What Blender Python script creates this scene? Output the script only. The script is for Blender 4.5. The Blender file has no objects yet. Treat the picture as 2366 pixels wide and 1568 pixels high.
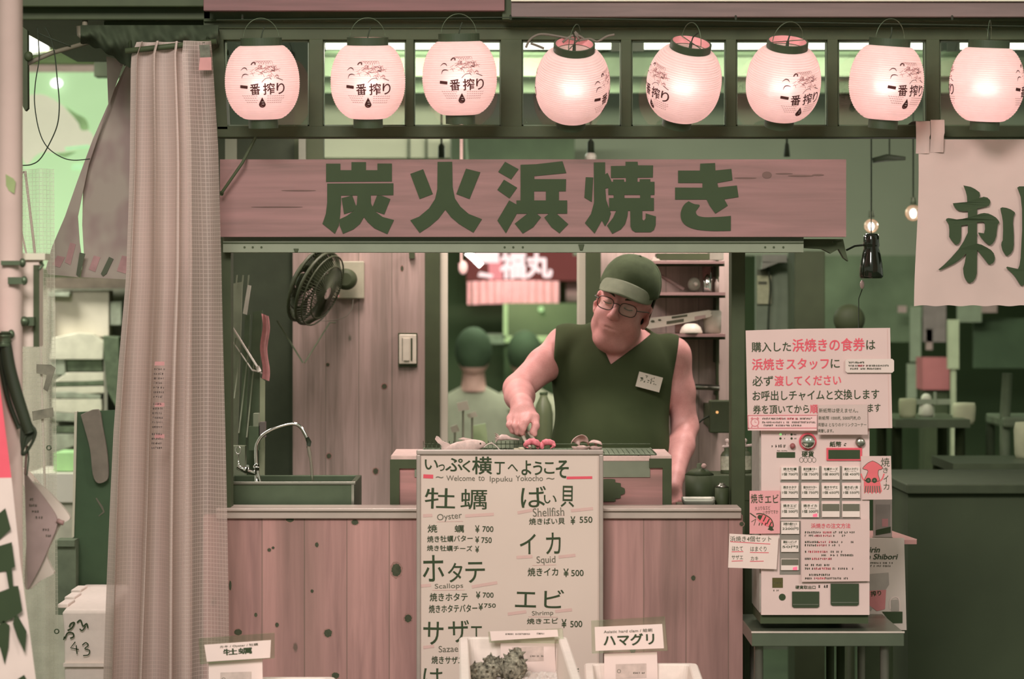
import bpy, math, random
import numpy as np
from mathutils import Vector, Matrix, geometry
random.seed(7)
SC = bpy.context.scene
COL = SC.collection
# ---------------------------------------------------------------- camera
CAM_D, CAM_H, FPX = 8.0, 1.52, 6640.0          # distance to the stall front, height, focal length in pixels of the 2366 px frame
cam = bpy.data.cameras.new('camera')
cam.sensor_fit = 'HORIZONTAL'; cam.sensor_width = 36.0
cam.lens = 36.0 * FPX / 2366.0
cam.shift_y = -(784.0 - 700.0) / 2366.0
cam.dof.use_dof = True; cam.dof.focus_distance = 8.05; cam.dof.aperture_fstop = 3.4
cam.clip_end = 200
camo = bpy.data.objects.new('camera', cam); COL.objects.link(camo)
camo.location = (0, -CAM_D, CAM_H); camo.rotation_euler = (math.pi / 2, 0, 0)
SC.camera = camo
# ---------------------------------------------------------------- world and lamps
w = bpy.data.worlds.new('night street'); SC.world = w; w.use_nodes = True
wb = w.node_tree.nodes['Background']
wb.inputs[0].default_value = (0.92, 1.0, 0.78, 1); wb.inputs[1].default_value = 0.40
def lamp(name, kind, loc, power, color, size=0.1, size_y=None, aim=None, spot=None):
    l = bpy.data.lights.new(name, kind); l.energy = power; l.color = color
    if kind == 'AREA':
        l.size = size
        if size_y: l.shape = 'RECTANGLE'; l.size_y = size_y
    else: l.shadow_soft_size = size
    o = bpy.data.objects.new(name, l); COL.objects.link(o); o.location = loc
    if aim: o.rotation_euler = (Vector(aim) - Vector(loc)).to_track_quat('-Z', 'Y').to_euler()
    return o
lamp('street_light', 'AREA', (-1.2, -6.2, 4.6), 365, (1.0, 0.91, 0.88), 2.4, 1.6, (0.1, 0, 1.3))
lamp('street_light', 'AREA', (4.2, -5.5, 4.4), 105, (1.0, 0.91, 0.88), 1.6, 1.2, (0.7, 0, 1.0))
lamp('kitchen_ceiling_light', 'AREA', (-0.40, 0.80, 2.30), 14.5, (1.0, 0.80, 0.78), 0.6, 0.3, (0.1, 0.8, 0.9))
lamp('kitchen_ceiling_light', 'AREA', (0.80, 0.98, 2.28), 14, (1.0, 0.84, 0.80), 0.35, 0.2, (0.62, 1.3, 1.2))
lamp('dining_fill_light', 'AREA', (-0.2, 3.4, 2.42), 30, (0.90, 1.0, 0.80), 1.4, 0.5)  # added fill over the dining room, no fitting modelled
lamp('dining_fill_light', 'AREA', (-0.25, 2.7, 2.37), 26, (0.95, 1.0, 0.86), 0.9, 0.05, (-0.5, 5.0, 1.75))  # added fill towards the beige block, no tube at this spot
lamp('dining_fill_light', 'AREA', (1.1, 2.7, 2.37), 15, (0.95, 1.0, 0.86), 0.9, 0.05, (1.2, 5.0, 1.75))  # added fill towards the right upper wall, no tube at this spot
lamp('dining_fill_light', 'AREA', (1.7, 3.4, 2.42), 8, (0.86, 1.0, 0.78), 1.6, 0.8)  # added fill for the right of the dining room, no fitting
lamp('dining_fill_light', 'AREA', (0.1, 6.0, 2.40), 34, (0.90, 1.0, 0.78), 1.4, 0.8)  # added fill for the far end of the dining room, no fitting
lamp('next_shop_light', 'AREA', (-2.2, 2.9, 2.45), 38, (1.0, 0.97, 0.88), 0.5, 0.5, (-1.8, 4.0, 1.2))
lamp('next_shop_light', 'AREA', (-1.75, 0.9, 2.3), 14, (1.0, 0.92, 0.86), 0.6, 0.6)
SC.view_settings.view_transform = 'Standard'; SC.view_settings.look = 'None'
SC.view_settings.exposure = 0.0; SC.view_settings.gamma = 1.0; SC.view_settings.use_curve_mapping = False
SC.cycles.use_denoising = True
SC.cycles.max_bounces = 8; SC.cycles.transparent_max_bounces = 16
# ---------------------------------------------------------------- helpers
def X(px, y): return (px - 1183.0) * (y + CAM_D) / FPX
def Z(py, y): return CAM_H - (py - 700.0) * (y + CAM_D) / FPX
def P(px, py, y): return (X(px, y), y, Z(py, y))
def K(y): return (y + CAM_D) / FPX                # metres per photo pixel at depth y
def lin(h):
    h = h.lstrip('#'); c = [int(h[i:i + 2], 16) / 255 for i in (0, 2, 4)]
    return tuple((v / 12.92 if v <= 0.04045 else ((v + 0.055) / 1.055) ** 2.4) for v in c) + (1.0,)
class NT:
    def __init__(s, name):
        s.m = bpy.data.materials.new(name); s.m.use_nodes = True
        s.t = s.m.node_tree; s.b = s.t.nodes['Principled BSDF']; s.out = s.t.nodes['Material Output']
    def n(s, typ, **kw):
        d = s.t.nodes.new(typ)
        for k, v in kw.items():
            if k in d.inputs.keys(): d.inputs[k].default_value = v
            else: setattr(d, k, v)
        return d
    def l(s, a, b): s.t.links.new(a, b)
    def math(s, op, a, b=None):
        d = s.n('ShaderNodeMath', operation=op)
        for i, v in enumerate((a, b)):
            if v is None: continue
            if isinstance(v, (int, float)): d.inputs[i].default_value = v
            else: s.l(v, d.inputs[i])
        return d.outputs[0]
    def mix(s, f, a, b, mode='MIX'):
        d = s.n('ShaderNodeMix', data_type='RGBA', blend_type=mode)
        for i, v in ((0, f), (6, a), (7, b)):
            if isinstance(v, (int, float)): d.inputs[i].default_value = v
            elif isinstance(v, tuple): d.inputs[i].default_value = v
            else: s.l(v, d.inputs[i])
        return d.outputs[2]
    def obj(s): return s.n('ShaderNodeTexCoord').outputs['Object']
    def scaled(s, v, sc):
        d = s.n('ShaderNodeMapping'); d.inputs['Scale'].default_value = sc; s.l(v, d.inputs['Vector']); return d.outputs[0]
    def noise(s, v, scale, detail=3.0, rough=0.5):
        d = s.n('ShaderNodeTexNoise'); d.inputs['Scale'].default_value = scale; d.inputs['Detail'].default_value = detail
        d.inputs['Roughness'].default_value = rough; s.l(v, d.inputs['Vector']); return d.outputs[0]
    def ramp(s, f, stops):
        d = s.n('ShaderNodeValToRGB'); e = d.color_ramp.elements
        while len(e) < len(stops): e.new(0.5)
        for q, (p, c) in zip(e, stops):
            q.position = p; q.color = c if isinstance(c, tuple) else (c, c, c, 1)
        s.l(f, d.inputs[0]); return d.outputs[0]
MATS = {}
def mat(name, hexc, rough=0.65, metal=0.0, spec=0.3, var=0.10, scale=18.0, emit=0.0, bump=0.0, coat=0.0):
    """plain coloured surface with a little procedural unevenness"""
    if name in MATS: return MATS[name]
    t = NT(name); c = lin(hexc); o = t.obj()
    nz = t.noise(o, scale)
    lo = tuple(v * (1 - var) for v in c[:3]) + (1,); hi = tuple(min(1, v * (1 + var)) for v in c[:3]) + (1,)
    colr = t.ramp(nz, [(0.3, lo), (0.7, hi)])
    t.l(colr, t.b.inputs['Base Color'])
    t.b.inputs['Roughness'].default_value = rough; t.b.inputs['Metallic'].default_value = metal
    t.b.inputs['Specular IOR Level'].default_value = spec
    if coat: t.b.inputs['Coat Weight'].default_value = coat
    if emit: t.l(colr, t.b.inputs['Emission Color']); t.b.inputs['Emission Strength'].default_value = emit
    if bump:
        bp = t.n('ShaderNodeBump', Strength=bump); t.l(t.noise(o, scale * 4), bp.inputs['Height']); t.l(bp.outputs[0], t.b.inputs['Normal'])
    MATS[name] = t.m; return t.m
def wood(name, light, dark, knot, plank=0.0, axis='z', grain=1.0, knots=3.0, rough=0.55, tone=0.55, groove=0.0035, knot_r=0.055):
    """boards running along axis; plank = board width across (0: one board)"""
    if name in MATS: return MATS[name]
    t = NT(name); o = t.obj()
    sx = t.n('ShaderNodeSeparateXYZ'); t.l(o, sx.inputs[0])
    across = sx.outputs[0] if axis == 'z' else sx.outputs[2]
    L, D, N = lin(light), lin(dark), lin(knot)
    if plank:
        q = t.math('DIVIDE', across, plank); fl = t.math('FLOOR', q); fr = t.math('FRACT', q)
        wn = t.n('ShaderNodeTexWhiteNoise', noise_dimensions='1D'); t.l(fl, wn.inputs['W']); rnd = wn.outputs[0]
    cmb = t.n('ShaderNodeCombineXYZ')
    stretch = (9, 9, 0.55) if axis == 'z' else (0.55, 9, 9)
    v = t.scaled(o, stretch)
    if plank:
        t.l(t.math('MULTIPLY', rnd, 37.0), cmb.inputs[0]); t.l(t.math('MULTIPLY', rnd, 11.0), cmb.inputs[2])
        ad = t.n('ShaderNodeVectorMath', operation='ADD'); t.l(v, ad.inputs[0]); t.l(cmb.outputs[0], ad.inputs[1]); v = ad.outputs[0]
    big = t.noise(v, 1.0 * grain, 4.0, 0.55)
    wv = t.n('ShaderNodeTexNoise'); wv.inputs['Scale'].default_value = 7.0 * grain; wv.inputs['Detail'].default_value = 5; wv.inputs['Distortion'].default_value = 0.6
    t.l(v, wv.inputs['Vector'])
    g = t.math('ADD', t.math('MULTIPLY', big, 0.65), t.math('MULTIPLY', wv.outputs[0], 0.35))
    colr = t.ramp(g, [(0.34, D), (0.62, L)])
    if plank:
        colr = t.mix(t.math('MULTIPLY', rnd, tone), colr, D)
    bd = t.noise(t.scaled(o, (5.5, 5.5, 0.3) if axis == 'z' else (0.5, 5.0, 7.0)), 1.0, 3.0, 0.6)
    colr = t.mix(t.ramp(bd, [(0.48, 0.0), (0.68, 0.62)]), colr, tuple(0.5 * (a + b) for a, b in zip(D, N)))
    vr = t.n('ShaderNodeTexVoronoi', feature='F1', distance='EUCLIDEAN', voronoi_dimensions='2D')
    vr.inputs['Scale'].default_value = knots; vr.inputs['Randomness'].default_value = 1.0
    kc = t.n('ShaderNodeCombineXYZ'); t.l(t.math('MULTIPLY', sx.outputs[0], 1.0 if axis == 'z' else 0.5), kc.inputs[0]); t.l(t.math('MULTIPLY', sx.outputs[2], 0.55 if axis == 'z' else 1.0), kc.inputs[1]); t.l(kc.outputs[0], vr.inputs['Vector'])
    dist = t.math('ADD', vr.outputs['Distance'], t.math('MULTIPLY', t.math('SUBTRACT', t.noise(o, 60.0), 0.5), 0.03))
    kf = t.ramp(dist, [(knot_r * 0.45, 0.95), (knot_r, 0.0)])
    colr = t.mix(kf, colr, N)
    ring = t.ramp(dist, [(knot_r, 0.35), (knot_r * 2.6, 0.0)])
    colr = t.mix(ring, colr, D)
    if plank:
        edge = t.math('ABSOLUTE', t.math('SUBTRACT', fr, 0.5))
        gr = t.math('GREATER_THAN', edge, 0.5 - groove / plank * 0.5)
        colr = t.mix(t.math('MULTIPLY', gr, 0.42), colr, N)
    t.l(colr, t.b.inputs['Base Color']); t.b.inputs['Roughness'].default_value = rough
    t.b.inputs['Specular IOR Level'].default_value = 0.25
    MATS[name] = t.m; return t.m
def glass(name, hexc='E8F0E4', opac=0.10, rough=0.05):
    if name in MATS: return MATS[name]
    t = NT(name); tr = t.n('ShaderNodeBsdfTransparent'); tr.inputs[0].default_value = (0.95, 0.98, 0.94, 1)
    gl = t.n('ShaderNodeBsdfGlossy'); gl.inputs['Roughness'].default_value = rough; gl.inputs[0].default_value = lin(hexc)
    lw = t.n('ShaderNodeLayerWeight'); lw.inputs[0].default_value = 0.25
    mx = t.n('ShaderNodeMixShader'); t.l(t.math('ADD', t.math('MULTIPLY', lw.outputs[0], 0.5), opac * 0.5), mx.inputs[0])
    t.l(tr.outputs[0], mx.inputs[1]); t.l(gl.outputs[0], mx.inputs[2]); t.l(mx.outputs[0], t.out.inputs[0])
    MATS[name] = t.m; return t.m
def vinyl(name, hexc, line, opac=0.6, cell=0.0095, lw=0.16, line_op=0.95):
    """clear vinyl sheet with a woven reinforcing grid, from the sheet's own UV in metres"""
    if name in MATS: return MATS[name]
    t = NT(name); uv = t.n('ShaderNodeTexCoord').outputs['UV']; o = t.obj()
    sx = t.n('ShaderNodeSeparateXYZ'); t.l(uv, sx.inputs[0])
    fx = t.math('FRACT', t.math('DIVIDE', sx.outputs[0], cell)); fy = t.math('FRACT', t.math('DIVIDE', sx.outputs[1], cell))
    g = t.math('MAXIMUM', t.math('LESS_THAN', fx, lw), t.math('LESS_THAN', fy, lw))
    sp = t.noise(o, 5.0)
    colr = t.mix(g, t.ramp(sp, [(0.3, tuple(v * 0.9 for v in lin(hexc)[:3]) + (1,)), (0.7, lin(hexc))]), lin(line))
    df = t.n('ShaderNodeBsdfDiffuse'); t.l(colr, df.inputs[0])
    tl = t.n('ShaderNodeBsdfTranslucent'); t.l(colr, tl.inputs[0])
    m1 = t.n('ShaderNodeMixShader'); m1.inputs[0].default_value = 0.28; t.l(df.outputs[0], m1.inputs[1]); t.l(tl.outputs[0], m1.inputs[2])
    gs = t.n('ShaderNodeBsdfGlossy'); gs.inputs['Roughness'].default_value = 0.25
    m2 = t.n('ShaderNodeMixShader'); m2.inputs[0].default_value = 0.05; t.l(m1.outputs[0], m2.inputs[1]); t.l(gs.outputs[0], m2.inputs[2])
    tr = t.n('ShaderNodeBsdfTransparent')
    m3 = t.n('ShaderNodeMixShader')
    t.l(t.math('ADD', t.math('MULTIPLY', g, line_op - opac), opac), m3.inputs[0])
    t.l(tr.outputs[0], m3.inputs[1]); t.l(m2.outputs[0], m3.inputs[2]); t.l(m3.outputs[0], t.out.inputs[0])
    MATS[name] = t.m; return t.m
def paper_lantern(name, hexc):
    """thin paper: some light scatters evenly, some passes nearly straight on, so the bulb shows as a soft bright patch"""
    t = NT(name); o = t.obj()
    c = t.ramp(t.noise(o, 30.0), [(0.3, tuple(v * 0.95 for v in lin(hexc)[:3]) + (1,)), (0.7, lin(hexc))])
    df = t.n('ShaderNodeBsdfDiffuse'); t.l(c, df.inputs[0])
    tl = t.n('ShaderNodeBsdfTranslucent'); t.l(c, tl.inputs[0])
    rf = t.n('ShaderNodeBsdfRefraction'); t.l(c, rf.inputs[0]); rf.inputs['Roughness'].default_value = 1.0; rf.inputs['IOR'].default_value = 1.25
    m1 = t.n('ShaderNodeMixShader'); m1.inputs[0].default_value = 0.55; t.l(df.outputs[0], m1.inputs[1]); t.l(tl.outputs[0], m1.inputs[2])
    m2 = t.n('ShaderNodeMixShader'); m2.inputs[0].default_value = 0.10; t.l(m1.outputs[0], m2.inputs[1]); t.l(rf.outputs[0], m2.inputs[2])
    t.l(m2.outputs[0], t.out.inputs[0]); MATS[name] = t.m; return t.m
def glow(name, hexc, strength):
    if name in MATS: return MATS[name]
    t = NT(name); e = t.n('ShaderNodeEmission'); e.inputs[1].default_value = strength
    o = t.obj(); c = lin(hexc)
    t.l(t.ramp(t.noise(o, 12.0), [(0.3, tuple(v * 0.96 for v in c[:3]) + (1,)), (0.7, c)]), e.inputs[0])
    t.l(e.outputs[0], t.out.inputs[0]); MATS[name] = t.m; return t.m
# ------------------------------------------------ mesh builder
_TXT = {}
def glyphs(s, off=0.0):
    k = (s, off)
    if k in _TXT: return _TXT[k]
    c = bpy.data.curves.new('lettering', 'FONT'); c.body = s; c.size = 1; c.offset = off; c.resolution_u = 4
    o = bpy.data.objects.new('lettering', c); COL.objects.link(o)
    dg = bpy.context.evaluated_depsgraph_get(); dg.update()
    m = bpy.data.meshes.new_from_object(o.evaluated_get(dg))
    v = [(a.co.x, a.co.y) for a in m.vertices]; f = [tuple(p.vertices) for p in m.polygons]
    bpy.data.objects.remove(o); bpy.data.curves.remove(c); bpy.data.meshes.remove(m)
    _TXT[k] = (v, f); return v, f
class MB:
    def __init__(s): s.v = []; s.f = []; s.m = []; s.s = []; s.uv = {}
    def add(s, v, f, mi=0, smooth=False):
        b = len(s.v); s.v += [tuple(a) for a in v]
        for q in f: s.f.append(tuple(b + i for i in q)); s.m.append(mi); s.s.append(smooth)
        return b
    def box(s, x0, x1, y0, y1, z0, z1, mi=0, top=None):
        v = [(x0, y0, z0), (x1, y0, z0), (x1, y1, z0), (x0, y1, z0), (x0, y0, z1), (x1, y0, z1), (x1, y1, z1), (x0, y1, z1)]
        s.add(v, [(0, 3, 2, 1), (4, 5, 6, 7), (0, 1, 5, 4), (1, 2, 6, 5), (2, 3, 7, 6), (3, 0, 4, 7)], mi); return s
    def pb(s, x0, y0, x1, y1, y, dep=0.02, mi=0):
        """box whose front face covers photo pixels x0..x1, y0..y1 at depth y"""
        return s.box(X(x0, y), X(x1, y), y, y + dep, Z(y1, y), Z(y0, y), mi)
    def obox(s, c, size, R=None, mi=0):
        R = R or Matrix.Identity(3); hx, hy, hz = (q / 2 for q in size)
        v = [Vector(c) + R @ Vector((a * hx, b * hy, d * hz)) for d in (-1, 1) for a, b in ((-1, -1), (1, -1), (1, 1), (-1, 1))]
        s.add(v, [(0, 3, 2, 1), (4, 5, 6, 7), (0, 1, 5, 4), (1, 2, 6, 5), (2, 3, 7, 6), (3, 0, 4, 7)], mi); return s
    def prism(s, pts, y, dep=0.004, mi=0, bend=None):
        """polygon in photo pixels at depth y, extruded back by dep (0: a flat mark)"""
        q = [(X(a, y), Z(b, y)) for a, b in pts]; return s.prism3(q, y, dep, mi, bend)
    def prism3(s, q, y, dep, mi=0, bend=None):
        a = sum(q[i][0] * q[(i + 1) % len(q)][1] - q[(i + 1) % len(q)][0] * q[i][1] for i in range(len(q)))
        if a < 0: q = q[::-1]
        tri = geometry.tessellate_polygon([[Vector((p[0], p[1], 0)) for p in q]]); n = len(q)
        def orient(t):
            A, B, C = (q[i] for i in t)
            return t if (B[0] - A[0]) * (C[1] - A[1]) - (B[1] - A[1]) * (C[0] - A[0]) > 0 else t[::-1]
        tri = [orient(tuple(t)) for t in tri]
        bd = bend or (lambda x, z: 0.0)
        v = [(a, y + bd(a, b), b) for a, b in q]
        if dep <= 0: s.add(v, tri, mi); return s
        v += [(a, y + dep + bd(a, b), b) for a, b in q]
        f = list(tri) + [tuple(n + i for i in t[::-1]) for t in tri] + [(i, i + n, (i + 1) % n + n, (i + 1) % n) for i in range(n)]
        s.add(v, f, mi); return s
    def tube(s, pts, r, seg=8, mi=0, cap=True, smooth=True):
        pts = [Vector(p) for p in pts]; n = len(pts)
        rr = r if isinstance(r, (list, tuple)) else [r] * n
        v = []; up = None
        for i, p in enumerate(pts):
            d = (pts[min(i + 1, n - 1)] - pts[max(i - 1, 0)])
            d = d.normalized() if d.length > 1e-9 else Vector((0, 0, 1))
            if up is None: up = Vector((0, 0, 1)) if abs(d.z) < 0.9 else Vector((1, 0, 0))
            a = d.cross(up).normalized(); b = a.cross(d).normalized(); up = b
            for k in range(seg):
                t = 2 * math.pi * k / seg; v.append(p + (a * math.cos(t) + b * math.sin(t)) * rr[i])
        f = [(i * seg + k, i * seg + (k + 1) % seg, (i + 1) * seg + (k + 1) % seg, (i + 1) * seg + k) for i in range(n - 1) for k in range(seg)]
        b0 = s.add(v, f, mi, smooth)
        if cap:
            s.f += [tuple(b0 + k for k in range(seg)), tuple(b0 + (n - 1) * seg + k for k in range(seg))[::-1]]; s.m += [mi, mi]; s.s += [False, False]
        return s
    def lathe(s, prof, c=(0, 0, 0), seg=32, mi=0, smooth=True, R=None, close=True, sx=1, sy=1):
        v = []
        for r, z in prof:
            for k in range(seg):
                t = 2 * math.pi * k / seg; p = Vector((r * math.cos(t) * sx, r * math.sin(t) * sy, z))
                v.append((R @ p if R else p) + Vector(c))
        n = len(prof)
        f = [(i * seg + k, i * seg + (k + 1) % seg, (i + 1) * seg + (k + 1) % seg, (i + 1) * seg + k) for i in range(n - 1) for k in range(seg)]
        b0 = s.add(v, f, mi, smooth)
        if close:
            if prof[0][0] > 1e-5: s.f.append(tuple(b0 + k for k in range(seg))[::-1]); s.m.append(mi); s.s.append(False)
            if prof[-1][0] > 1e-5: s.f.append(tuple(b0 + (n - 1) * seg + k for k in range(seg))); s.m.append(mi); s.s.append(False)
        return s
    def ball(s, c, r, seg=20, rings=12, mi=0, R=None):
        rx, ry, rz = r if isinstance(r, (tuple, list)) else (r, r, r)
        prof = [(max(1e-6, math.sin(math.pi * i / rings)), -math.cos(math.pi * i / rings)) for i in range(rings + 1)]
        v = []
        for a, z in prof:
            for k in range(seg):
                t = 2 * math.pi * k / seg; p = Vector((a * math.cos(t) * rx, a * math.sin(t) * ry, z * rz)); v.append((R @ p if R else p) + Vector(c))
        s.add(v, [(i * seg + k, i * seg + (k + 1) % seg, (i + 1) * seg + (k + 1) % seg, (i + 1) * seg + k) for i in range(rings) for k in range(seg)], mi, True); return s
    def grid(s, fn, nu, nv, mi=0, smooth=True, uv=None):
        v = [fn(i / nu, j / nv) for j in range(nv + 1) for i in range(nu + 1)]
        f = [(j * (nu + 1) + i, j * (nu + 1) + i + 1, (j + 1) * (nu + 1) + i + 1, (j + 1) * (nu + 1) + i) for j in range(nv) for i in range(nu)]
        b = s.add(v, f, mi, smooth)
        if uv:
            for j in range(nv + 1):
                for i in range(nu + 1): s.uv[b + j * (nu + 1) + i] = uv(i / nu, j / nv)
        return s
    def text(s, t, x0, y0, x1, y1, y, mi=0, off=0.0, rot=0.0, bend=None, skew=0.0):
        """lettering fitted to photo pixels x0..x1, y0..y1 at depth y; x1 None keeps the letters' own proportions"""
        v, f = glyphs(t)
        if not v: return s
        ax, bx = min(a[0] for a in v), max(a[0] for a in v); ay, by = min(a[1] for a in v), max(a[1] for a in v)
        W, H = max(bx - ax, 1e-6), max(by - ay, 1e-6)
        if x1 is None: x1 = x0 + (y1 - y0) * W / H
        cx, cy = (x0 + x1) / 2, (y0 + y1) / 2; cr, sr = math.cos(math.radians(rot)), math.sin(math.radians(rot))
        out = []
        for a, b in v:
            u = ((a - ax) / W - 0.5) * (x1 - x0); w_ = ((b - ay) / H - 0.5) * (y1 - y0); u += skew * w_
            px, py = cx + u * cr - w_ * sr, cy - (u * sr + w_ * cr)
            x_, z_ = X(px, y), Z(py, y); out.append((x_, y + (bend(x_, z_) if bend else 0), z_))
        b_ = max(off, 0.0) * (y1 - y0) * K(y) * 0.9
        sh = [(0, 0)] if b_ <= 0 else [(0, 0), (b_, 0), (-b_, 0), (0, b_), (0, -b_), (b_ * .7, b_ * .7), (-b_ * .7, -b_ * .7), (b_ * .7, -b_ * .7), (-b_ * .7, b_ * .7)]
        for i, (u, w_) in enumerate(sh): s.add([(a + u, c - 0.00004 * i, d + w_) for a, c, d in out], f, mi)
        return s
    def stroke(s, pts, wd, y, mi=0, bend=None):
        """flat pen line through photo pixels, wd pixels wide (a number or one per point)"""
        n = len(pts); ww = wd if isinstance(wd, (list, tuple)) else [wd] * n; L = []; Rr = []
        for i, (a, b) in enumerate(pts):
            p, q = pts[max(i - 1, 0)], pts[min(i + 1, n - 1)]; dx, dy = q[0] - p[0], q[1] - p[1]; l = math.hypot(dx, dy) or 1
            nx, ny = -dy / l * ww[i] / 2, dx / l * ww[i] / 2
            L.append((a + nx, b + ny)); Rr.append((a - nx, b - ny))
        def pt(a, b):
            x_, z_ = X(a, y), Z(b, y); return (x_, y + (bend(x_, z_) if bend else 0), z_)
        v = [pt(*a) for a in L] + [pt(*a) for a in Rr]
        s.add(v, [(i, i + 1, n + i + 1, n + i) for i in range(n - 1)], mi); return s
    def scribble(s, x0, y0, x1, y1, y, mi=0, n=None, seed=0, dens=0.75):
        """a line of print too small to read in the photo: a row of tiny marks"""
        r = random.Random(seed * 131 + int(x0 * 7 + y0 * 13)); h = y1 - y0; x = x0
        while x < x1 - h * 0.4:
            wd = h * r.uniform(0.5, 0.95)
            if r.random() < dens:
                for k in range(5):
                    a = x + r.uniform(0, wd * 0.55); b = y0 + r.uniform(0, h * 0.8)
                    if r.random() < 0.55: s.prism([(a, b), (min(a + wd * 0.5, x1), b), (min(a + wd * 0.5, x1), b + h * 0.2), (a, b + h * 0.2)], y, 0, mi)
                    else: s.prism([(a, y0 + h * .1), (a + h * 0.18, y0 + h * .1), (a + h * 0.18, y1), (a, y1)], y, 0, mi)
            x += wd * 1.15
        return s
    def mesh(s, name):
        m = bpy.data.meshes.new(name); m.from_pydata(s.v, [], s.f); n = len(s.f)
        if n:
            m.polygons.foreach_set('material_index', s.m); m.polygons.foreach_set('use_smooth', s.s)
        if s.uv:
            u = m.uv_layers.new(name='UVMap')
            for lp in m.loops: u.data[lp.index].uv = s.uv.get(lp.vertex_index, (0, 0))
        m.update(); return m
def org(o):
    L = Vector((0, 0, 0))
    while o is not None: L += o.location; o = o.parent
    return L
def tag(o, label=None, cat=None, group=None, kind=None):
    if label: o['label'] = label
    if cat: o['category'] = cat
    if group: o['group'] = group
    if kind: o['kind'] = kind
    return o
def thing(name, label, cat, loc=(0, 0, 0), group=None, kind=None):
    o = bpy.data.objects.new(name, None); COL.objects.link(o); o.location = loc; o.empty_display_size = 0.05
    return tag(o, label, cat, group, kind)
def obj(name, mb, mats, parent=None, label=None, cat=None, group=None, kind=None, bevel=0.0, local=False):
    m = mb.mesh(name) if isinstance(mb, MB) else mb
    for q in (mats if isinstance(mats, (list, tuple)) else [mats]): m.materials.append(q)
    o = bpy.data.objects.new(name, m); COL.objects.link(o)
    if parent is not None:
        o.parent = parent
        if not local: m.transform(Matrix.Translation(-org(parent)))
    elif not local:
        c = np.empty(len(m.vertices) * 3); m.vertices.foreach_get('co', c); c = c.reshape(-1, 3)
        lo, hi = c.min(0), c.max(0); L = Vector(((lo[0] + hi[0]) / 2, (lo[1] + hi[1]) / 2, lo[2]))
        m.transform(Matrix.Translation(-L)); o.location = L
    if bevel:
        b = o.modifiers.new('edges', 'BEVEL'); b.width = bevel; b.segments = 2; b.limit_method = 'ANGLE'; b.angle_limit = 0.7
    return tag(o, label, cat, group, kind)
def struct(name, mb, mats, label, cat, bevel=0.0): return obj(name, mb, mats, None, label, cat, None, 'structure', bevel)
def copy_tree(o, parent=None):
    c = o.copy(); COL.objects.link(c)
    if parent is not None: c.parent = parent
    for ch in list(o.children): copy_tree(ch, c)
    return c
def arc(c, r, a0, a1, n=12, plane='xz', sy=1.0):
    out = []
    for i in range(n + 1):
        t = math.radians(a0 + (a1 - a0) * i / n); u, v_ = r * math.cos(t), r * math.sin(t) * sy
        out.append((c[0] + u, c[1], c[2] + v_) if plane == 'xz' else (c[0] + u, c[1] + v_, c[2]) if plane == 'xy' else (c[0], c[1] + u, c[2] + v_))
    return out
def smooth_path(pts, n=8):
    """Catmull-Rom through points of any dimension"""
    p = [pts[0]] + list(pts) + [pts[-1]]; out = []
    for i in range(1, len(p) - 2):
        for k in range(n):
            t = k / n; a, b, c, d = p[i - 1], p[i], p[i + 1], p[i + 2]
            out.append(tuple(0.5 * (2 * b[j] + (c[j] - a[j]) * t + (2 * a[j] - 5 * b[j] + 4 * c[j] - d[j]) * t * t + (3 * b[j] - a[j] - 3 * c[j] + d[j]) * t ** 3) for j in range(len(b))))
    out.append(tuple(pts[-1])); return out
# ------------------------------------------------ palette
DARK = mat('dark painted wood', '404930', 0.6, var=0.08)
DARK2 = mat('dark green metal', '484F38', 0.45, spec=0.4)
INK = mat('black ink', '3E4A34', 0.7, spec=0.1, var=0.03)
INKG = mat('grey ink', '6E6A5C', 0.7, spec=0.1, var=0.03)
RED = mat('red print', 'DC5A66', 0.6, spec=0.1, var=0.04)
PINK = mat('pink marker', 'D3AFA6', 0.7, spec=0.1, var=0.05)
PAPER = mat('white paper', 'D4B7B0', 0.7, spec=0.15, var=0.02, scale=8)
WHITEP = mat('white plastic', 'D9C4BA', 0.4, spec=0.4, var=0.03)
CREAM = mat('cream plastic', 'C9C3AE', 0.5, var=0.04)
STEEL = mat('brushed steel', 'A9A598', 0.28, metal=0.9, var=0.06)
STEELD = mat('dull steel', '59654F', 0.4, metal=0.6, var=0.08)
CHROME = mat('chrome', 'E4E0DA', 0.12, metal=1.0, var=0.02)
CABLE = mat('black cable', '2C3424', 0.6, var=0.05)
BLACKG = mat('gloss black enamel', '20261A', 0.12, spec=0.6, coat=0.6, var=0.03)
# ================================================================ setting
FLOORM = mat('wet dark concrete', '3F4A36', 0.5, var=0.15, scale=5, bump=0.1)
WALLG = mat('grey green plaster', '8A8F7A', 0.8, var=0.05, scale=3)
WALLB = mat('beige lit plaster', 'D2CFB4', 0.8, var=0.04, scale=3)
CEILM = mat('dark ceiling board', '4C5840', 0.8, var=0.08)
PLANKS = wood('pink cedar planks', 'C1938B', '93706A', '4A4C3A', plank=0.118, knots=3.4, tone=0.36, knot_r=0.028)
PLANKB = wood('faded cedar planks', 'BFA59C', '837469', '46503C', plank=0.107, knots=3.2, tone=0.45, knot_r=0.022)
SIGNW = wood('cedar sign board', 'A27976', '785F59', '5F5048', axis='x', grain=0.75, knots=1.1, knot_r=0.02)
FASCIA = wood('red cedar fascia', '825C5B', '624A47', '4A4438', axis='x', knots=0.8)
FASCIAG = wood('grey cedar fascia', '7F6C68', '645652', '4A4438', axis='x', knots=0.8)
KNOT = mat('dark knot', '464A36', .7, var=.2, scale=80); KNOTR = mat('knot halo', '9A756B', .7, var=.1)
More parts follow.
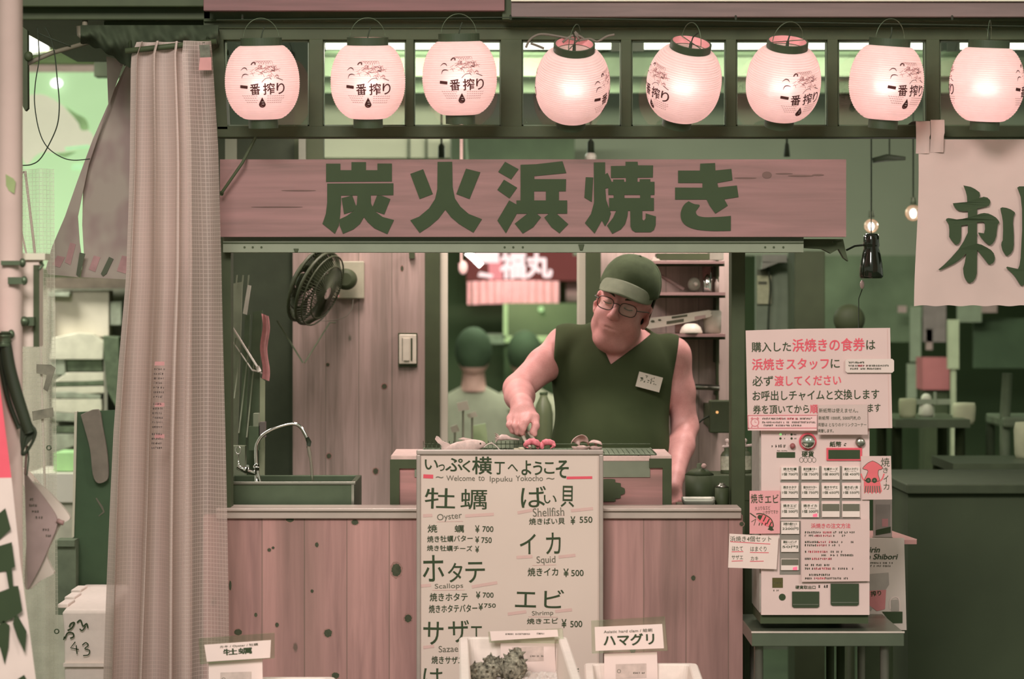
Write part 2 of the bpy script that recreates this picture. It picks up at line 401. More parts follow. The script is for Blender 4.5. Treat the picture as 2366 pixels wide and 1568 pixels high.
def knots(mb, L, y):
    r_ = random.Random(4)
    for a, d, rx, ry in L:
        for g, mi, lift in ((1.3, 2, .0004), (1.0, 1, .0008)):
            mb.prism([(a + g * rx * (1 + .10 * r_.uniform(-1, 1)) * math.cos(t), d + g * ry * (1 + .10 * r_.uniform(-1, 1)) * math.sin(t)) for t in np.linspace(0, 2 * math.pi, 29)[:-1]], y - lift, 0, mi)
    return mb
struct('floor', MB().box(-9, 9, -9, 12, -0.1, 0.0), FLOORM, 'dark wet concrete floor under the whole stall', 'floor')
struct('ceiling', MB().box(-1.6, 6, 0.35, 9.5, 2.46, 2.52), CEILM, 'dark boarded ceiling of the dining room behind the lanterns', 'ceiling')
for i, (py0, py1, y) in enumerate(((164, 176, 3.0), (188, 214, 3.7))):
    struct('trim_%d' % (i + 1), MB().box(-1.6, 6, y, y + 0.1, Z(py1, y), 2.46), mat('dim ceiling beam', '626A54', .8), ('nearer' if i == 0 else 'farther') + ' pale beam crossing the dining room ceiling behind the lanterns', 'beam')
# dining room back wall: dark below, pale plaster above
Y = 7.8
struct('wall_back', MB().box(-1.75, 7, Y, Y + 0.1, 0, 2.5), mat('dark green plaster', '4A5A3E', 0.8, var=0.22, scale=1.6), 'dark green rear wall of the dining room', 'wall')
y = 5.05
struct('wall_back_upper', MB().box(X(1325, y), 7, y, y + 0.1, Z(590, y), 2.46), WALLG, 'grey green plaster upper wall of the dining room, right side', 'wall')
struct('wall_back_lower', MB().box(X(1905, y), X(2135, y), y, y + .08, Z(790, y), Z(590, y)), mat('mottled grey green wall', '69765C', .8, var=.3, scale=5), 'mottled grey green lower wall behind the black lamp shade', 'wall')
struct('wall_back_left', MB().box(X(745, y), X(1042, y), y - 0.3, y + 0.1, Z(372, y), Z(214, y)), WALLB, 'bright beige plaster block seen above the left end of the signboard', 'wall')
b = MB().box(X(1042, 4.3), X(1328, 4.3), 4.3, 4.36, Z(374, 4.3), Z(300, 4.3))
struct('wall_partition', b, mat('dark partition', '39422F', .8, var=.25, scale=6), 'dark green partition board above the middle of the signboard', 'wall')
# kitchen walls
y = 1.3
struct('wall_kitchen_back', knots(MB().box(X(676, y), X(982, y), y, y + 0.05, 0, Z(500, y)), [(888, 892, 6, 6), (760, 1053, 5.5, 6), (868, 1088, 6, 7), (757, 842, 4, 4), (929, 620, 3, 6)], y), [PLANKB, KNOT, KNOTR], 'faded cedar plank wall behind the sink', 'wall')
struct('wall_kitchen_left', MB().box(X(440, y), X(679, y), y + 0.02, y + 0.08, 0, 2.46), mat('recess shade panel', '3A4230', .7, var=.1), 'wall panel at the left end of the kitchen, recess shade put into its dark colour', 'wall')  # shade of the recess put into a darker wall colour
struct('wall_kitchen_upper', MB().box(X(679, y), X(746, y), y + 0.02, y + 0.08, Z(500, y), 2.46), DARK, 'dark narrow wall panel above the cedar planks, left of the first lanterns', 'wall')
y = 1.45
struct('wall_kitchen_right', MB().box(X(1386, y), X(1692, y), y, y + 0.05, 0, Z(560, y)), wood('brightened shelf planks', 'DCC4BA', 'A8968A', '5A5E4A', plank=0.107, knots=3.2, tone=0.25, knot_r=0.022), 'faded plank wall with shelves behind the cook, its colour lightened in place of light', 'wall')  # lighter version of the faded planks, making up for missing light
for i, (a, b_, yy, m_, lab) in enumerate(((690, 706, 1.27, mat('grey post', '7C7F6E', .6), 'grey narrow post behind the left end of the signboard'), (520, 546, 1.2, WALLG, 'pale slatted strip behind the far left end of the signboard'), (943, 947, 4.7, DARK, 'thin dark line on the beige block, left'), (983, 987, 4.7, DARK, 'thin dark line on the beige block, right'))):
    struct('trim_upper_%d' % (i + 1), MB().pb(a, 316 if i < 3 else 316, b_, 374, yy, .02), m_, lab, 'post')
# window frame into the dining room
y = 1.3
for nm, a, b_, m_, lab in (('window_frame_left_post', 981, 1016, DARK, 'dark upright post left of the view into the dining room'),
                           ('window_frame_right_post', 1353, 1388, DARK, 'dark upright post right of the view into the dining room')):
    struct('trim_' + nm, MB().pb(a, 560, b_, 1400, y, 0.09), m_, lab, 'post', 0.003)
struct('trim_jamb_left', MB().pb(1015, 560, 1034, 1400, y + 0.02, 0.08), mat('pale painted jamb', 'CFC8B4', 0.6, var=0.02), 'pale painted window jamb at the left of the dining room view', 'jamb')
struct('trim_jamb_right', MB().pb(1334, 560, 1353, 1400, y + 0.02, 0.08), MATS['pale painted jamb'], 'pale painted window jamb at the right of the dining room view, behind the cook', 'jamb')
# counter
struct('wall_front', knots(MB().box(X(470, 0), X(1716, 0), 0, 0.05, 0, Z(1190, 0)), [(916, 1316, 11, 15), (943, 1428, 8, 9), (758, 1462, 9, 9), (721, 1365, 3.5, 4), (732, 1258, 4, 5.5), (820, 1206, 8, 6), (670, 1200, 9, 6), (622, 1270, 4, 4), (631, 1265, 3, 3), (640, 1443, 4, 5), (591, 1420, 3.5, 5), (532, 1352, 3, 11), (775, 1560, 9, 7), (550, 1460, 9, 7), (1714, 1210, 5, 5), (1602, 1335, 5, 6), (1462, 1502, 6, 7)], 0), [PLANKS, KNOT, KNOTR], 'pink cedar plank counter front with dark knots', 'wall')
SILL = mat('aluminium sill', 'B4A498', 0.4, metal=0.15, spec=0.5, var=0.04)
b = MB().box(X(500, 0), X(1712, 0), -0.02, 0.13, Z(1180, 0), Z(1173, 0)); b.box(X(500, 0), X(1712, 0), -0.012, 0.1, Z(1197, 0), Z(1180, 0))
struct('trim_counter_ledge', b, SILL, 'pale aluminium ledge along the top of the cedar counter', 'ledge', 0.002)
# posts right of the kitchen
y = 0.3
struct('column_kitchen_end', MB().pb(1690, 555, 1722, 1700, y, 0.1), DARK, 'dark square post at the right end of the kitchen', 'post', 0.003)
y = 2.2
struct('column_dining_room', MB().pb(1836, 580, 1906, 1600, y, 0.25), DARK, 'dark wide post in the dining room behind the ticket notice', 'post', 0.003)
struct('wall_dining_panel', MB().pb(1746, 590, 1838, 1500, 2.6, 0.04), mat('grey green panel', '6F7C66', 0.7, var=0.08), 'grey green door panel behind the ticket notice', 'wall')
# ---------------------------------------------------------------- transom above the signboard
y = 0.0
TR = DARK
n = 3
def trim(mb, label, bev=0.002, m_=None):
    global n
    struct('trim_%d' % n, mb, m_ or TR, label, 'beam', bev); n += 1
b = MB().pb(470, 20, 2480, 92, y, 0.09); b.pb(470, 44, 2480, 50, y - 0.012, 0.02); b.pb(500, 62, 2480, 66, y - 0.006, 0.02)
trim(b, 'dark top beam of the glazed transom behind the lanterns')
trim(MB().pb(500, 291, 2480, 317, y, 0.08), 'dark bottom rail of the glazed transom below the lanterns')
trim(MB().prism([(484, 90), (516, 90), (526, 300), (503, 300)], y, 0.08), 'dark leaning end post of the transom beside the vinyl curtain')
for a, b_, lab in ((714, 746, 'between the first and second lanterns'), (938, 956, 'between the second and third lanterns'),
                  (1157, 1206, 'wide double one between the third and fourth lanterns'), (1435, 1459, 'between the fourth and fifth lanterns'),
                  (1677, 1701, 'between the fifth and sixth lanterns'), (1912, 1936, 'between the sixth and seventh lanterns'), (2140, 2171, 'between the seventh and eighth lanterns')):
    trim(MB().pb(a, 90, b_, 293, y, 0.07), 'dark transom mullion, ' + lab)
PANE = glass('window glass')
SASH = mat('sash edge', '5A6A4C', 0.4, spec=0.5)
order = ['leftmost', 'second', 'third', 'fourth', 'fifth', 'sixth', 'seventh', 'rightmost']
for i, (a, b_) in enumerate(((520, 714), (746, 938), (956, 1157), (1206, 1435), (1459, 1677), (1701, 1912), (1936, 2140), (2171, 2400))):
    f = MB(); t_ = 3
    f.pb(a, 92, a + t_, 291, y + 0.02, 0.02); f.pb(b_ - t_, 92, b_, 291, y + 0.02, 0.02); f.pb(a, 92, b_, 92 + t_, y + 0.02, 0.02); f.pb(a, 288, b_, 291, y + 0.02, 0.02)
    wn = obj('window_%d' % (i + 1), f, SASH, None, '%s glazed transom light, behind the %s lantern' % (order[i], order[i]), 'window', None, 'structure')
    obj('pane', MB().pb(a + 2, 94, b_ - 2, 289, y + 0.028, 0.004), PANE, wn)
# fascia boards along the very top
trim(MB().pb(470, -60, 1166, 25, -0.1, 0.03), 'red cedar fascia board across the top left of the stall', 0.002, FASCIA)
b = MB().pb(1181, 2, 2480, 39, -0.1, 0.03)
trim(b, 'greyish cedar fascia board across the top right of the stall', 0.002, FASCIAG)
trim(MB().pb(1181, -60, 2480, 3, -0.11, 0.04), 'pale edge board above the grey fascia at the top right', 0.0, CREAM)
trim(MB().pb(1160, -60, 1184, 45, -0.08, 0.05), 'dark joint post between the two fascia boards')
b = MB().box(X(30, 0.2), X(505, 0.2), 0.0, 1.4, Z(62, 0.2), Z(-90, 0.2)); b.box(X(30, 0), X(505, 0), -0.05, 0.2, Z(20, 0), Z(-60, 0)); b.pb(240, 40, 505, 108, 0.05, 0.1)
trim(b, 'dark eaves of the stall roof at the upper left', 0.004)
# ---------------------------------------------------------------- signboard
sg = MB().pb(508, 368, 1955, 547, -0.05, 0.04)
TS = 200 / 1568.0
def zp(ox, oy, pts, s=TS): return [(ox + a * s, oy + b * s) for a, b in pts]
ys = -0.052
def glyph(ox, polys, oy=360):
    for i, p in enumerate(polys): sg.prism(zp(ox, oy, p), ys - .00005 * i, 0, 1)
def R4(a, b, c, d): return [(a, b), (c, b), (c, d), (a, d)]
glyph(740, [[(105, 140), (365, 140), (365, 258), (565, 258), (565, 112), (828, 112), (828, 258), (1035, 258), (1035, 138), (1298, 138), (1298, 462), (105, 470)],
            [(125, 500), (1325, 495), (1325, 710), (375, 718), (375, 850), (360, 1080), (335, 1260), (265, 1410), (40, 1230), (100, 1050), (125, 850)],
            [(385, 765), (580, 715), (655, 925), (590, 1005), (430, 1055)], [(1030, 715), (1120, 722), (1270, 780), (1160, 1060), (1000, 1005), (940, 940)],
            [(675, 700), (915, 700), (920, 860), (1000, 1010), (1130, 1105), (1335, 1160), (1215, 1415), (980, 1310), (860, 1200), (790, 1110), (720, 1230), (600, 1330), (410, 1410), (350, 1260), (345, 1150), (480, 1085), (600, 1000), (660, 880)]])
glyph(930, [[(635, 108), (900, 105), (908, 560), (950, 770), (1050, 920), (1200, 1050), (1440, 1145), (1285, 1390), (1020, 1230), (880, 1110), (775, 975), (650, 1140), (500, 1270), (310, 1395), (140, 1165), (300, 1100), (480, 950), (590, 780), (630, 600)],
            [(140, 325), (375, 240), (550, 690), (310, 780)], [(1150, 230), (1410, 295), (1215, 780), (975, 690)]])
glyph(1130, [[(290, 105), (535, 240), (400, 425), (165, 290)], [(270, 430), (510, 575), (370, 770), (150, 615)], [(365, 805), (500, 880), (500, 1050), (305, 1400), (150, 1170)],
             [(570, 160), (850, 150), (1330, 95), (1400, 310), (820, 365), (820, 420), (1395, 420), (1390, 640), (570, 640)], R4(570, 630, 815, 815), R4(1030, 630, 1265, 815), R4(495, 805, 1415, 1045),
             [(700, 1040), (860, 1040), (940, 1110), (800, 1290), (610, 1405), (465, 1225)], [(1090, 1040), (1220, 1040), (1435, 1235), (1275, 1400), (1130, 1290), (1000, 1115)]])
glyph(1340, [[(105, 385), (240, 390), (215, 835), (80, 755)], [(250, 118), (455, 115), (460, 600), (475, 800), (560, 1040), (520, 1170), (455, 1275), (395, 1170), (265, 1405), (90, 1215), (200, 1050), (255, 850)],
             [(455, 335), (500, 305), (560, 430), (600, 560), (460, 590)], [(560, 182), (825, 180), (825, 105), (1045, 105), (1050, 170), (1325, 172), (1320, 390), (560, 400)],
             R4(600, 425, 800, 480), R4(832, 385, 1043, 480), R4(1080, 420, 1275, 480), R4(513, 468, 1350, 705), R4(610, 700, 805, 770), R4(1090, 700, 1280, 770), R4(527, 762, 1340, 992),
             [(660, 985), (870, 985), (860, 1090), (820, 1230), (740, 1330), (585, 1410), (490, 1260), (600, 1120)],
             [(910, 985), (1130, 985), (1130, 1150), (1160, 1170), (1190, 1130), (1190, 1040), (1375, 1095), (1370, 1250), (1340, 1340), (1280, 1380), (1000, 1380), (940, 1340), (915, 1280)]])
glyph(1540, [[(210, 265), (605, 265), (610, 140), (880, 128), (885, 262), (1175, 235), (1195, 440), (920, 490), (640, 490), (210, 490)],
             [(155, 572), (650, 575), (650, 485), (920, 485), (940, 570), (1275, 535), (1305, 745), (1045, 785), (720, 790), (155, 790)],
             [(720, 780), (1045, 780), (1110, 900), (885, 1045), (780, 900)],
             smooth_path([(400, 820), (500, 870), (600, 890), (560, 960), (530, 1010), (560, 1075), (640, 1102), (750, 1110), (1000, 1100), (1165, 1085)], 4) + smooth_path([(1165, 1355), (850, 1360), (560, 1335), (380, 1275), (280, 1180), (255, 1050), (290, 930), (340, 860)], 4)])
for a, d, rx, ry in ((1772, 404, 11, 8), (1850, 406, 30, 2.2), (1812, 401, 20, 1.6), (1722, 411, 26, 1.8), (1890, 404, 14, 2), (640, 478, 60, 1.6), (690, 440, 40, 1.4)): sg.prism([(a + rx * math.cos(t), d + ry * math.sin(t)) for t in np.linspace(0, 2 * math.pi, 25)[:-1]], ys + .0008, 0, 2)
obj('signboard', sg, [SIGNW, INK, mat('sign grain mark', '6B534C', .7, var=.1)], None, 'long cedar signboard with five heavy black characters below the lanterns', 'sign', bevel=0.002)
struct('trim_counter_left_post', MB().pb(498, 549, 533, 1900, 0.02, 0.08), DARK, 'dark jamb post at the left end of the counter opening, behind the vinyl curtain', 'post')
obj('hook_rod', MB().tube([P(513, 444, -.085), P(560, 376, -.085), P(590, 318, -.012)], .0042, 8).tube([P(513, 444, -.085), P(511, 449, -.08)], .006, 8), DARK, None, 'dark slanting rod across the left end of the signboard', 'rod')
# roller shutter rail below the signboard
b = MB().pb(515, 547, 1857, 556, -0.011, 0.05); b.pb(515, 556, 1857, 583, -0.022, 0.06); b.pb(515, 560, 1857, 563, -0.024, 0.01, 1)
for gx in (565, 584, 604, 1166, 1186, 1208, 1768, 1788, 1810):
    b.prism([(gx + 2.6 * math.cos(t), 571 + 2.6 * math.sin(t)) for t in np.linspace(0, 2 * math.pi, 9)[:-1]], -0.0235, 0, 1)
b.prism([(678, 574), (690, 574), (687, 583), (681, 583)], -0.026, 0.004, 1); b.prism([(1336, 564), (1350, 564), (1346, 578), (1340, 578)], -0.026, 0.004, 1)
obj('shutter_rail', b, [mat('grey green painted rail', '828872', 0.5, spec=0.4, var=0.05), DARK], None, 'grey green metal shutter rail with small screw holes under the signboard', 'rail', bevel=0.001)
# ================================================================ paper lanterns
LR, LH = 0.1, 0.2
def lrad(z):
    t = (z + LH / 2) / LH; e = 0.041 + 0.012 * t
    return e + (LR - e) * (1 - abs(2 * t - 1) ** 2.2) ** 0.64
LPAPER = paper_lantern('lantern paper', 'FFEAE5')
LINK = mat('lantern print', '53322F', 0.8, spec=0.05, var=0.05)
LINKF = mat('faint lantern print', 'A5706C', 0.8, spec=0.05, var=0.05)
BANDM = mat('black lacquered band', '38432E', 0.5, spec=0.4)
PXM = 851.0
def lmap(th0, px, py, lift=0.0021):
    u, z = (px - 600.0) / PXM, -(py - 190.0) / PXM
    a = th0 + u / LR; r = lrad(z) + lift
    return (r * math.sin(a), -r * math.cos(a), z)
shell = MB(); NR, RB = 136, 34
prof = []
for i in range(NR + 1):
    z = -LH / 2 + LH * i / NR; prof.append((lrad(z) + 0.0017 * abs(math.sin(math.pi * RB * i / NR)), z))
shell.lathe(prof, seg=72, close=False)
for th0 in (0.0, math.pi):
    def put(v2, f, mi): shell.add([lmap(th0, a, b) for a, b in v2], f, mi)
    def ltext(t, x0, y0, x1, y1, mi, off=0.0, rot=0.0):
        v, f = glyphs(t); ax, bx = min(q[0] for q in v), max(q[0] for q in v); ay, by = min(q[1] for q in v), max(q[1] for q in v)
        c, s_ = math.cos(math.radians(rot)), math.sin(math.radians(rot)); o_ = []
        for a, d in v:
            u = ((a - ax) / (bx - ax) - 0.5) * (x1 - x0); w_ = -((d - ay) / (by - ay) - 0.5) * (y1 - y0)
            o_.append(((x0 + x1) / 2 + u * c + w_ * s_, (y0 + y1) / 2 - u * s_ + w_ * c))
        for i_, (dx_, dy_) in enumerate(((0, 0), (.5, 0), (-.5, 0), (0, .5), (0, -.5))):
            shell.add([lmap(th0, a + dx_, d + dy_, .0021 + .00004 * i_) for a, d in o_], f, mi)
    def lstroke(pts, wd, mi):
        m_ = MB(); n_ = len(pts); L = []; R_ = []
        ww = wd if isinstance(wd, (list, tuple)) else [wd] * n_
        for i, (a, b_) in enumerate(pts):
            p, q = pts[max(i - 1, 0)], pts[min(i + 1, n_ - 1)]; dx, dy = q[0] - p[0], q[1] - p[1]; l = math.hypot(dx, dy) or 1
            L.append((a - dy / l * ww[i] / 2, b_ + dx / l * ww[i] / 2)); R_.append((a + dy / l * ww[i] / 2, b_ - dx / l * ww[i] / 2))
        put(L + R_, [(i, n_ + i, n_ + i + 1, i + 1) for i in range(n_ - 1)], mi)
    ltext('一', 549, 195, 567, 201, 1, 0.03, -6); ltext('番', 573, 191, 596, 216, 1, 0.025, 2); ltext('搾', 603, 190, 629, 216, 1, 0.02, 2); ltext('り', 634, 190, 654, 215, 1, 0.025, 4)
    drop = [(600, 222)] + smooth_path([(600, 222), (606, 233), (608.5, 239), (606, 244), (600, 246), (594, 244), (591.5, 239), (594, 233)], 4)
    put(drop, [tuple(range(len(drop)))[::-1]], 1)
    lstroke([(596, 240), (598, 243), (602, 243.5)], 1.2, 2)
    for k, yy in enumerate((219, 224, 229, 234)):
        for (xa, xb) in ((552 + k * 3, 588), (612, 653 - k * 2)):
            x_ = xa
            while x_ < xb:
                lstroke([(x_, yy + 0.03 * (x_ - 600)), (x_ + 4, yy)], 1.0, 2); x_ += 5.5
    # the running beast above the letters, in pen strokes
    r_ = random.Random(3)
    lstroke(smooth_path([(549, 161), (556, 155), (563, 156), (566, 161)], 4), [0.6 + 1.8 * math.sin(math.pi * i / 12) for i in range(13)], 1)
    lstroke(smooth_path([(553, 179), (556, 171), (563, 169), (570, 171)], 4), [0.6 + 1.8 * math.sin(math.pi * i / 12) for i in range(13)], 1)
    lstroke(smooth_path([(575, 148), (579, 143), (584, 143), (585, 148)], 4), 3.0, 1)
    lstroke(smooth_path([(629, 152), (632, 158), (628, 162), (622, 160)], 4), 1.8, 1)
    lstroke(smooth_path([(634, 178), (642, 181), (650, 184)], 4), 1.6, 1); lstroke(smooth_path([(600, 188), (608, 180), (618, 178), (622, 182)], 4), 1.2, 1)
    for k in range(46):
        a = r_.uniform(572, 640); d = 160 + 16 * math.sin((a - 572) / 24) * 0.35 + r_.uniform(-13, 12); l = r_.uniform(5, 11); g = r_.uniform(-0.6, 0.6)
        lstroke(smooth_path([(a, d), (a + l * 0.5, d - 2.5 - l * g * 0.3), (a + l, d + l * g)], 3), 0.9, 2)
    for k in range(16):
        a = r_.uniform(596, 628); d = r_.uniform(152, 166); lstroke([(a, d), (a + r_.uniform(3, 7), d + r_.uniform(-3, 3))], 1.4, 2 if k % 3 else 1)
    for k in range(7): lstroke(smooth_path([(580 + 6 * k, 146 - 3 * math.sin(k)), (585 + 6 * k, 140), (591 + 6 * k, 141), (597 + 5 * k, 147)], 3), 0.8, 2)
band_t = MB(); z = LH / 2
rt = lrad(z)
band_t.lathe([(rt - 0.002, z - 0.004), (rt + 0.003, z - 0.004), (rt + 0.003, z + 0.020), (rt - 0.002, z + 0.020), (rt - 0.002, z - 0.004)], seg=48, smooth=False, close=False)
rim = MB().lathe([(rt - 0.0021, z - 0.002), (rt - 0.0021, z + 0.0192)], seg=48, close=False)
band_b = MB(); rb_ = lrad(-z)
band_b.lathe([(rb_ - 0.006, -z - 0.024), (rb_ - 0.001, -z - 0.024), (rb_ - 0.001, -z + 0.004), (rb_ - 0.006, -z + 0.004)], seg=48, smooth=False, close=False)
band_b.lathe([(0.0005, -z - 0.022), (rb_ - 0.002, -z - 0.022)], seg=48, close=False)
handle = MB().tube(arc((0, 0, z + 0.018), 0.048, 4, 176, 16, 'xz', 1.15), 0.0011, 6); handle.tube([(-0.05, 0, z + 0.019), (0.05, 0, z + 0.019)], 0.0013, 6)
sock = MB().lathe([(0.012, 0.045), (0.012, 0.085), (0.005, 0.09), (0.004, 0.118)], seg=14)
sock.tube([(0, 0, 0.118), (0.004, 0.0, 0.135), (0.01, 0.01, 0.15)], 0.002, 6)
bulb = MB().ball((0, 0, 0.008), (0.022, 0.022, 0.03)); bulb.lathe([(0.014, 0.03), (0.011, 0.045)], seg=14)
BULBM = glow('lantern bulb glass', 'FFE6DA', 4.0)
def lantern(proto=None):
    t_ = thing('paper_lantern', 'x', 'lantern', (0, 0, 0), 'paper lanterns along the front of the stall')
    obj('shade', shell, [LPAPER, LINK, LINKF], t_, local=True)
    tb = obj('top_band', band_t, BANDM, t_, local=True); obj('rim_lining', rim, mat('pink lining', 'D89A9A', 0.7), tb, local=True)
    obj('bottom_band', band_b, BANDM, t_, local=True); obj('handle', handle, STEELD, t_, local=True)
    s_ = obj('socket', sock, CABLE, t_, local=True); obj('bulb', bulb, BULBM, s_, local=True)
    return t_
LANT = [(606, 190, 4, 6, 1, 'leftmost paper lantern, its print facing straight out'), (850, 189, 3, 7, 0, 'paper lantern second from the left, before the bright beige wall'),
        (1062, 180, 4, 6, 1, 'paper lantern third from the left, left of the double mullion'), (1323, 196, 70, 27, -2, 'pleated paper lantern fourth from the left with tangled cables on top'),
        (1580, 193, -58, 24, -9, 'tilted paper lantern fifth from the left, its print turned away to the left'), (1810, 192, 27, 22, -4, 'paper lantern sixth from the left with a dark smudge near its bottom'),
        (2048, 191, 30, 6, -4, 'paper lantern seventh from the left, print turned right'), (2280, 195, 75, 6, -2, 'brightest, rightmost paper lantern above the cloth banner')]
proto = lantern(); yl = -0.2
for i, (px, py, ang, fwd, roll, lab) in enumerate(LANT):
    o = proto if i == 0 else copy_tree(proto)
    o.location = P(px, py, yl)
    o.rotation_euler = (Matrix.Rotation(math.radians(-roll), 3, 'Y') @ Matrix.Rotation(math.radians(fwd), 3, 'X') @ Matrix.Rotation(math.radians(ang), 3, 'Z')).to_euler()
    o['label'] = lab
    L = lamp('lantern_lamp', 'POINT', o.location + Vector((0, 0, 0.0)), 2.15 if i in (0, 1, 2, 6) else (3.2 if i == 7 else 2.1), (1.0, 0.61, 0.62), 0.024)
    L.location = (0, 0, 0.0); L.parent = o
# hanging wire the lanterns are hooked to, and the loose cables above the fourth one
b = MB().tube([P(500, 46, yl), P(1180, 40, yl), P(2450, 62, yl)], 0.0016, 6)
for q in (560, 1180, 1700, 2200): b.tube([P(q, 44, yl), P(q, 34, -0.05)], 0.003, 6)
obj('lantern_wire', b, CABLE, None, 'thin dark wire along the top beam from which the lanterns hang', 'wire')
b = MB()
for pts in ([(1215, 110), (1226, 90), (1250, 79), (1290, 84), (1320, 90), (1330, 92)], [(1330, 95), (1362, 90), (1380, 96), (1402, 84), (1420, 80)], [(1300, 98), (1318, 84), (1336, 82), (1352, 92)], [(1335, 80), (1328, 74), (1340, 96)], [(1226, 100), (1240, 105), (1257, 112)]):
    b.tube([P(a, d, yl - 0.02) for a, d in smooth_path(pts, 5)], 0.0035, 6)
obj('cable_tangle', b, mat('grey brown cable', '6D6257', 0.6), None, 'tangled grey cables lying over the fourth lantern', 'cable')
# ================================================================ whiteboard menu
y = -0.07
wt = thing('whiteboard', 'handwritten white menu board with a thin aluminium frame, standing before the counter', 'menu board', P(1178, 1850, y))
m = MB().pb(968, 1046, 1388, 1800, y, 0.012)
yw = y - 0.0012
def wa(t, a, b, c, d, mi=1, off=0.0, rot=0.0, o=(940, 1020), s=4.929, sk=0.0): m.text(t, o[0] + a / s, o[1] + b / s, o[0] + c / s, o[1] + d / s, yw, mi, off, rot, None, sk)
def wbx(*a, **k): wa(*a, o=(940, 1280), **k)
for t, a, b, c, d in (('い', 205, 205, 355, 315), ('っ', 360, 258, 430, 332), ('ぷ', 440, 188, 635, 335), ('く', 634, 213, 722, 345), ('横', 745, 172, 968, 368), ('丁', 1000, 232, 1112, 370),
                      ('へ', 1150, 258, 1265, 335), ('よ', 1308, 215, 1415, 378), ('う', 1440, 228, 1540, 378), ('こ', 1565, 235, 1680, 362), ('そ', 1700, 213, 1840, 410)): wa(t, a, b, c, d, 1, 0.018, random.uniform(-3, 3))
for t, a, b, c, d, mi in (('~', 330, 395, 415, 415, 2), ('Welcome', 450, 385, 775, 445, 2), ('to', 815, 390, 885, 445, 2), ('Ippuku', 945, 393, 1200, 472, 2), ('Yokocho', 1240, 385, 1550, 447, 2), ('~', 1590, 410, 1680, 430, 2)): wa(t, a, b, c, d, mi, -0.012, 0.0)
for t, a, b, c, d in (('牡', 205, 528, 550, 762), ('蠣', 612, 540, 912, 768), ('ば', 1300, 508, 1585, 748), ('い', 1560, 608, 1705, 702), ('貝', 1755, 503, 1905, 742), ('イ', 1288, 1050, 1468, 1278), ('カ', 1585, 1035, 1752, 1278)): wa(t, a, b, c, d, 1, 0.004, random.uniform(-2, 2))
wa('Oyster', 345, 812, 628, 905, 2, -0.012, 6); wa('Shellfish', 1435, 752, 1792, 848, 2, -0.012, 2)
for t, a, b, c, d in (('焼', 238, 945, 345, 1032), ('蠣', 545, 948, 650, 1032), ('¥', 780, 952, 826, 1036), ('700', 862, 962, 985, 1026), ('焼き牡蠣バター', 232, 1068, 750, 1140), ('¥', 780, 1078, 822, 1152), ('750', 850, 1088, 966, 1152),
                      ('焼き牡蠣チーズ', 230, 1180, 745, 1245), ('¥', 780, 1188, 822, 1262), ('焼きばい貝', 1393, 868, 1797, 942), ('¥', 1865, 850, 1917, 942), ('550', 1968, 853, 2112, 922)): wa(t, a, b, c, d, 1, 0.012, random.uniform(-1, 1.5))
for t, a, b, c, d in (('ホ', 182, 10, 422, 308), ('タ', 468, 98, 632, 318), ('テ', 668, 88, 888, 322), ('エ', 1235, 428, 1472, 602), ('ビ', 1565, 402, 1788, 612), ('サ', 188, 768, 415, 1028), ('ザ', 473, 752, 708, 1002), ('エ', 722, 818, 862, 962), ('は', 188, 1298, 412, 1500)): wbx(t, a, b, c, d, 1, 0.004, random.uniform(-2, 3))
for t, a, b, c, d in (('Scallops', 318, 332, 642, 402), ('Squid', 1478, 20, 1692, 122), ('Shrimp', 1425, 642, 1668, 708), ('Sazae', 362, 1040, 585, 1112)): wbx(t, a, b, c, d, 2, -0.012, 2)
for t, a, b, c, d in (('焼きホタテ', 262, 440, 692, 532), ('¥', 788, 425, 836, 502), ('700', 865, 435, 987, 492), ('焼きホタテバター', 252, 572, 802, 662), ('¥', 818, 558, 866, 636), ('750', 880, 560, 1012, 606), ('焼きイカ', 1378, 153, 1722, 247), ('¥', 1785, 163, 1842, 257),
                      ('500', 1873, 178, 2012, 247), ('焼きエビ', 1368, 728, 1722, 792), ('¥', 1763, 738, 1817, 837), ('500', 1862, 758, 1997, 828), ('焼きサザエ', 283, 1160, 650, 1247), ('ま', 1880, 1285, 1960, 1405)): wbx(t, a, b, c, d, 1, 0.012, random.uniform(-1, 1.5))
def mk(a, b, c, d, wd, mi, o=(940, 1020)): m.stroke([(o[0] + a / 4.929, o[1] + b / 4.929), (o[0] + c / 4.929, o[1] + d / 4.929)], wd, yw + 0.0003, mi)
mk(188, 393, 300, 398, 9, 3); mk(1820, 412, 2112, 408, 6, 3)
for a, b, c, d in ((185, 842, 290, 838), (665, 845, 990, 825), (1260, 810, 1440, 775), (1870, 785, 2120, 760), ): mk(a, b, c, d, 7, 4)
for a, b, c, d in ((160, 360, 275, 350), (740, 370, 1030, 322), (1250, 35, 1430, 25), (1730, 30, 1920, 10), (1150, 680, 1360, 652), (1690, 650, 1880, 630), (188, 1060, 310, 1045)): mk(a, b, c, d, 7, 4, (940, 1280))
for a, b, c, d, o in ((340, 912, 640, 905, (940, 1020)), (1430, 1408, 1700, 1400, (940, 1020)), (290, 410, 660, 405, (940, 1280)), (1385, 710, 1720, 715, (940, 1280)), (1440, 848, 1800, 838, (940, 1020))): mk(a, b, c, d, 1.3, 4, o)
obj('board', m, [mat('whiteboard face', 'D6C1B4', 0.35, spec=0.4, var=0.03, scale=4), INK, INKG, RED, PINK], wt)
f = MB(); 
f.pb(962, 1039, 1394, 1050, y - 0.008, 0.024); f.pb(962, 1790, 1394, 1810, y - 0.008, 0.024); f.pb(962, 1050, 972, 1790, y - 0.008, 0.024); f.pb(1384, 1050, 1394, 1790, y - 0.008, 0.024)
obj('frame', f, mat('whiteboard aluminium', 'A99A90', 0.4, metal=0.2, spec=0.4, var=0.05), wt, bevel=0.003)
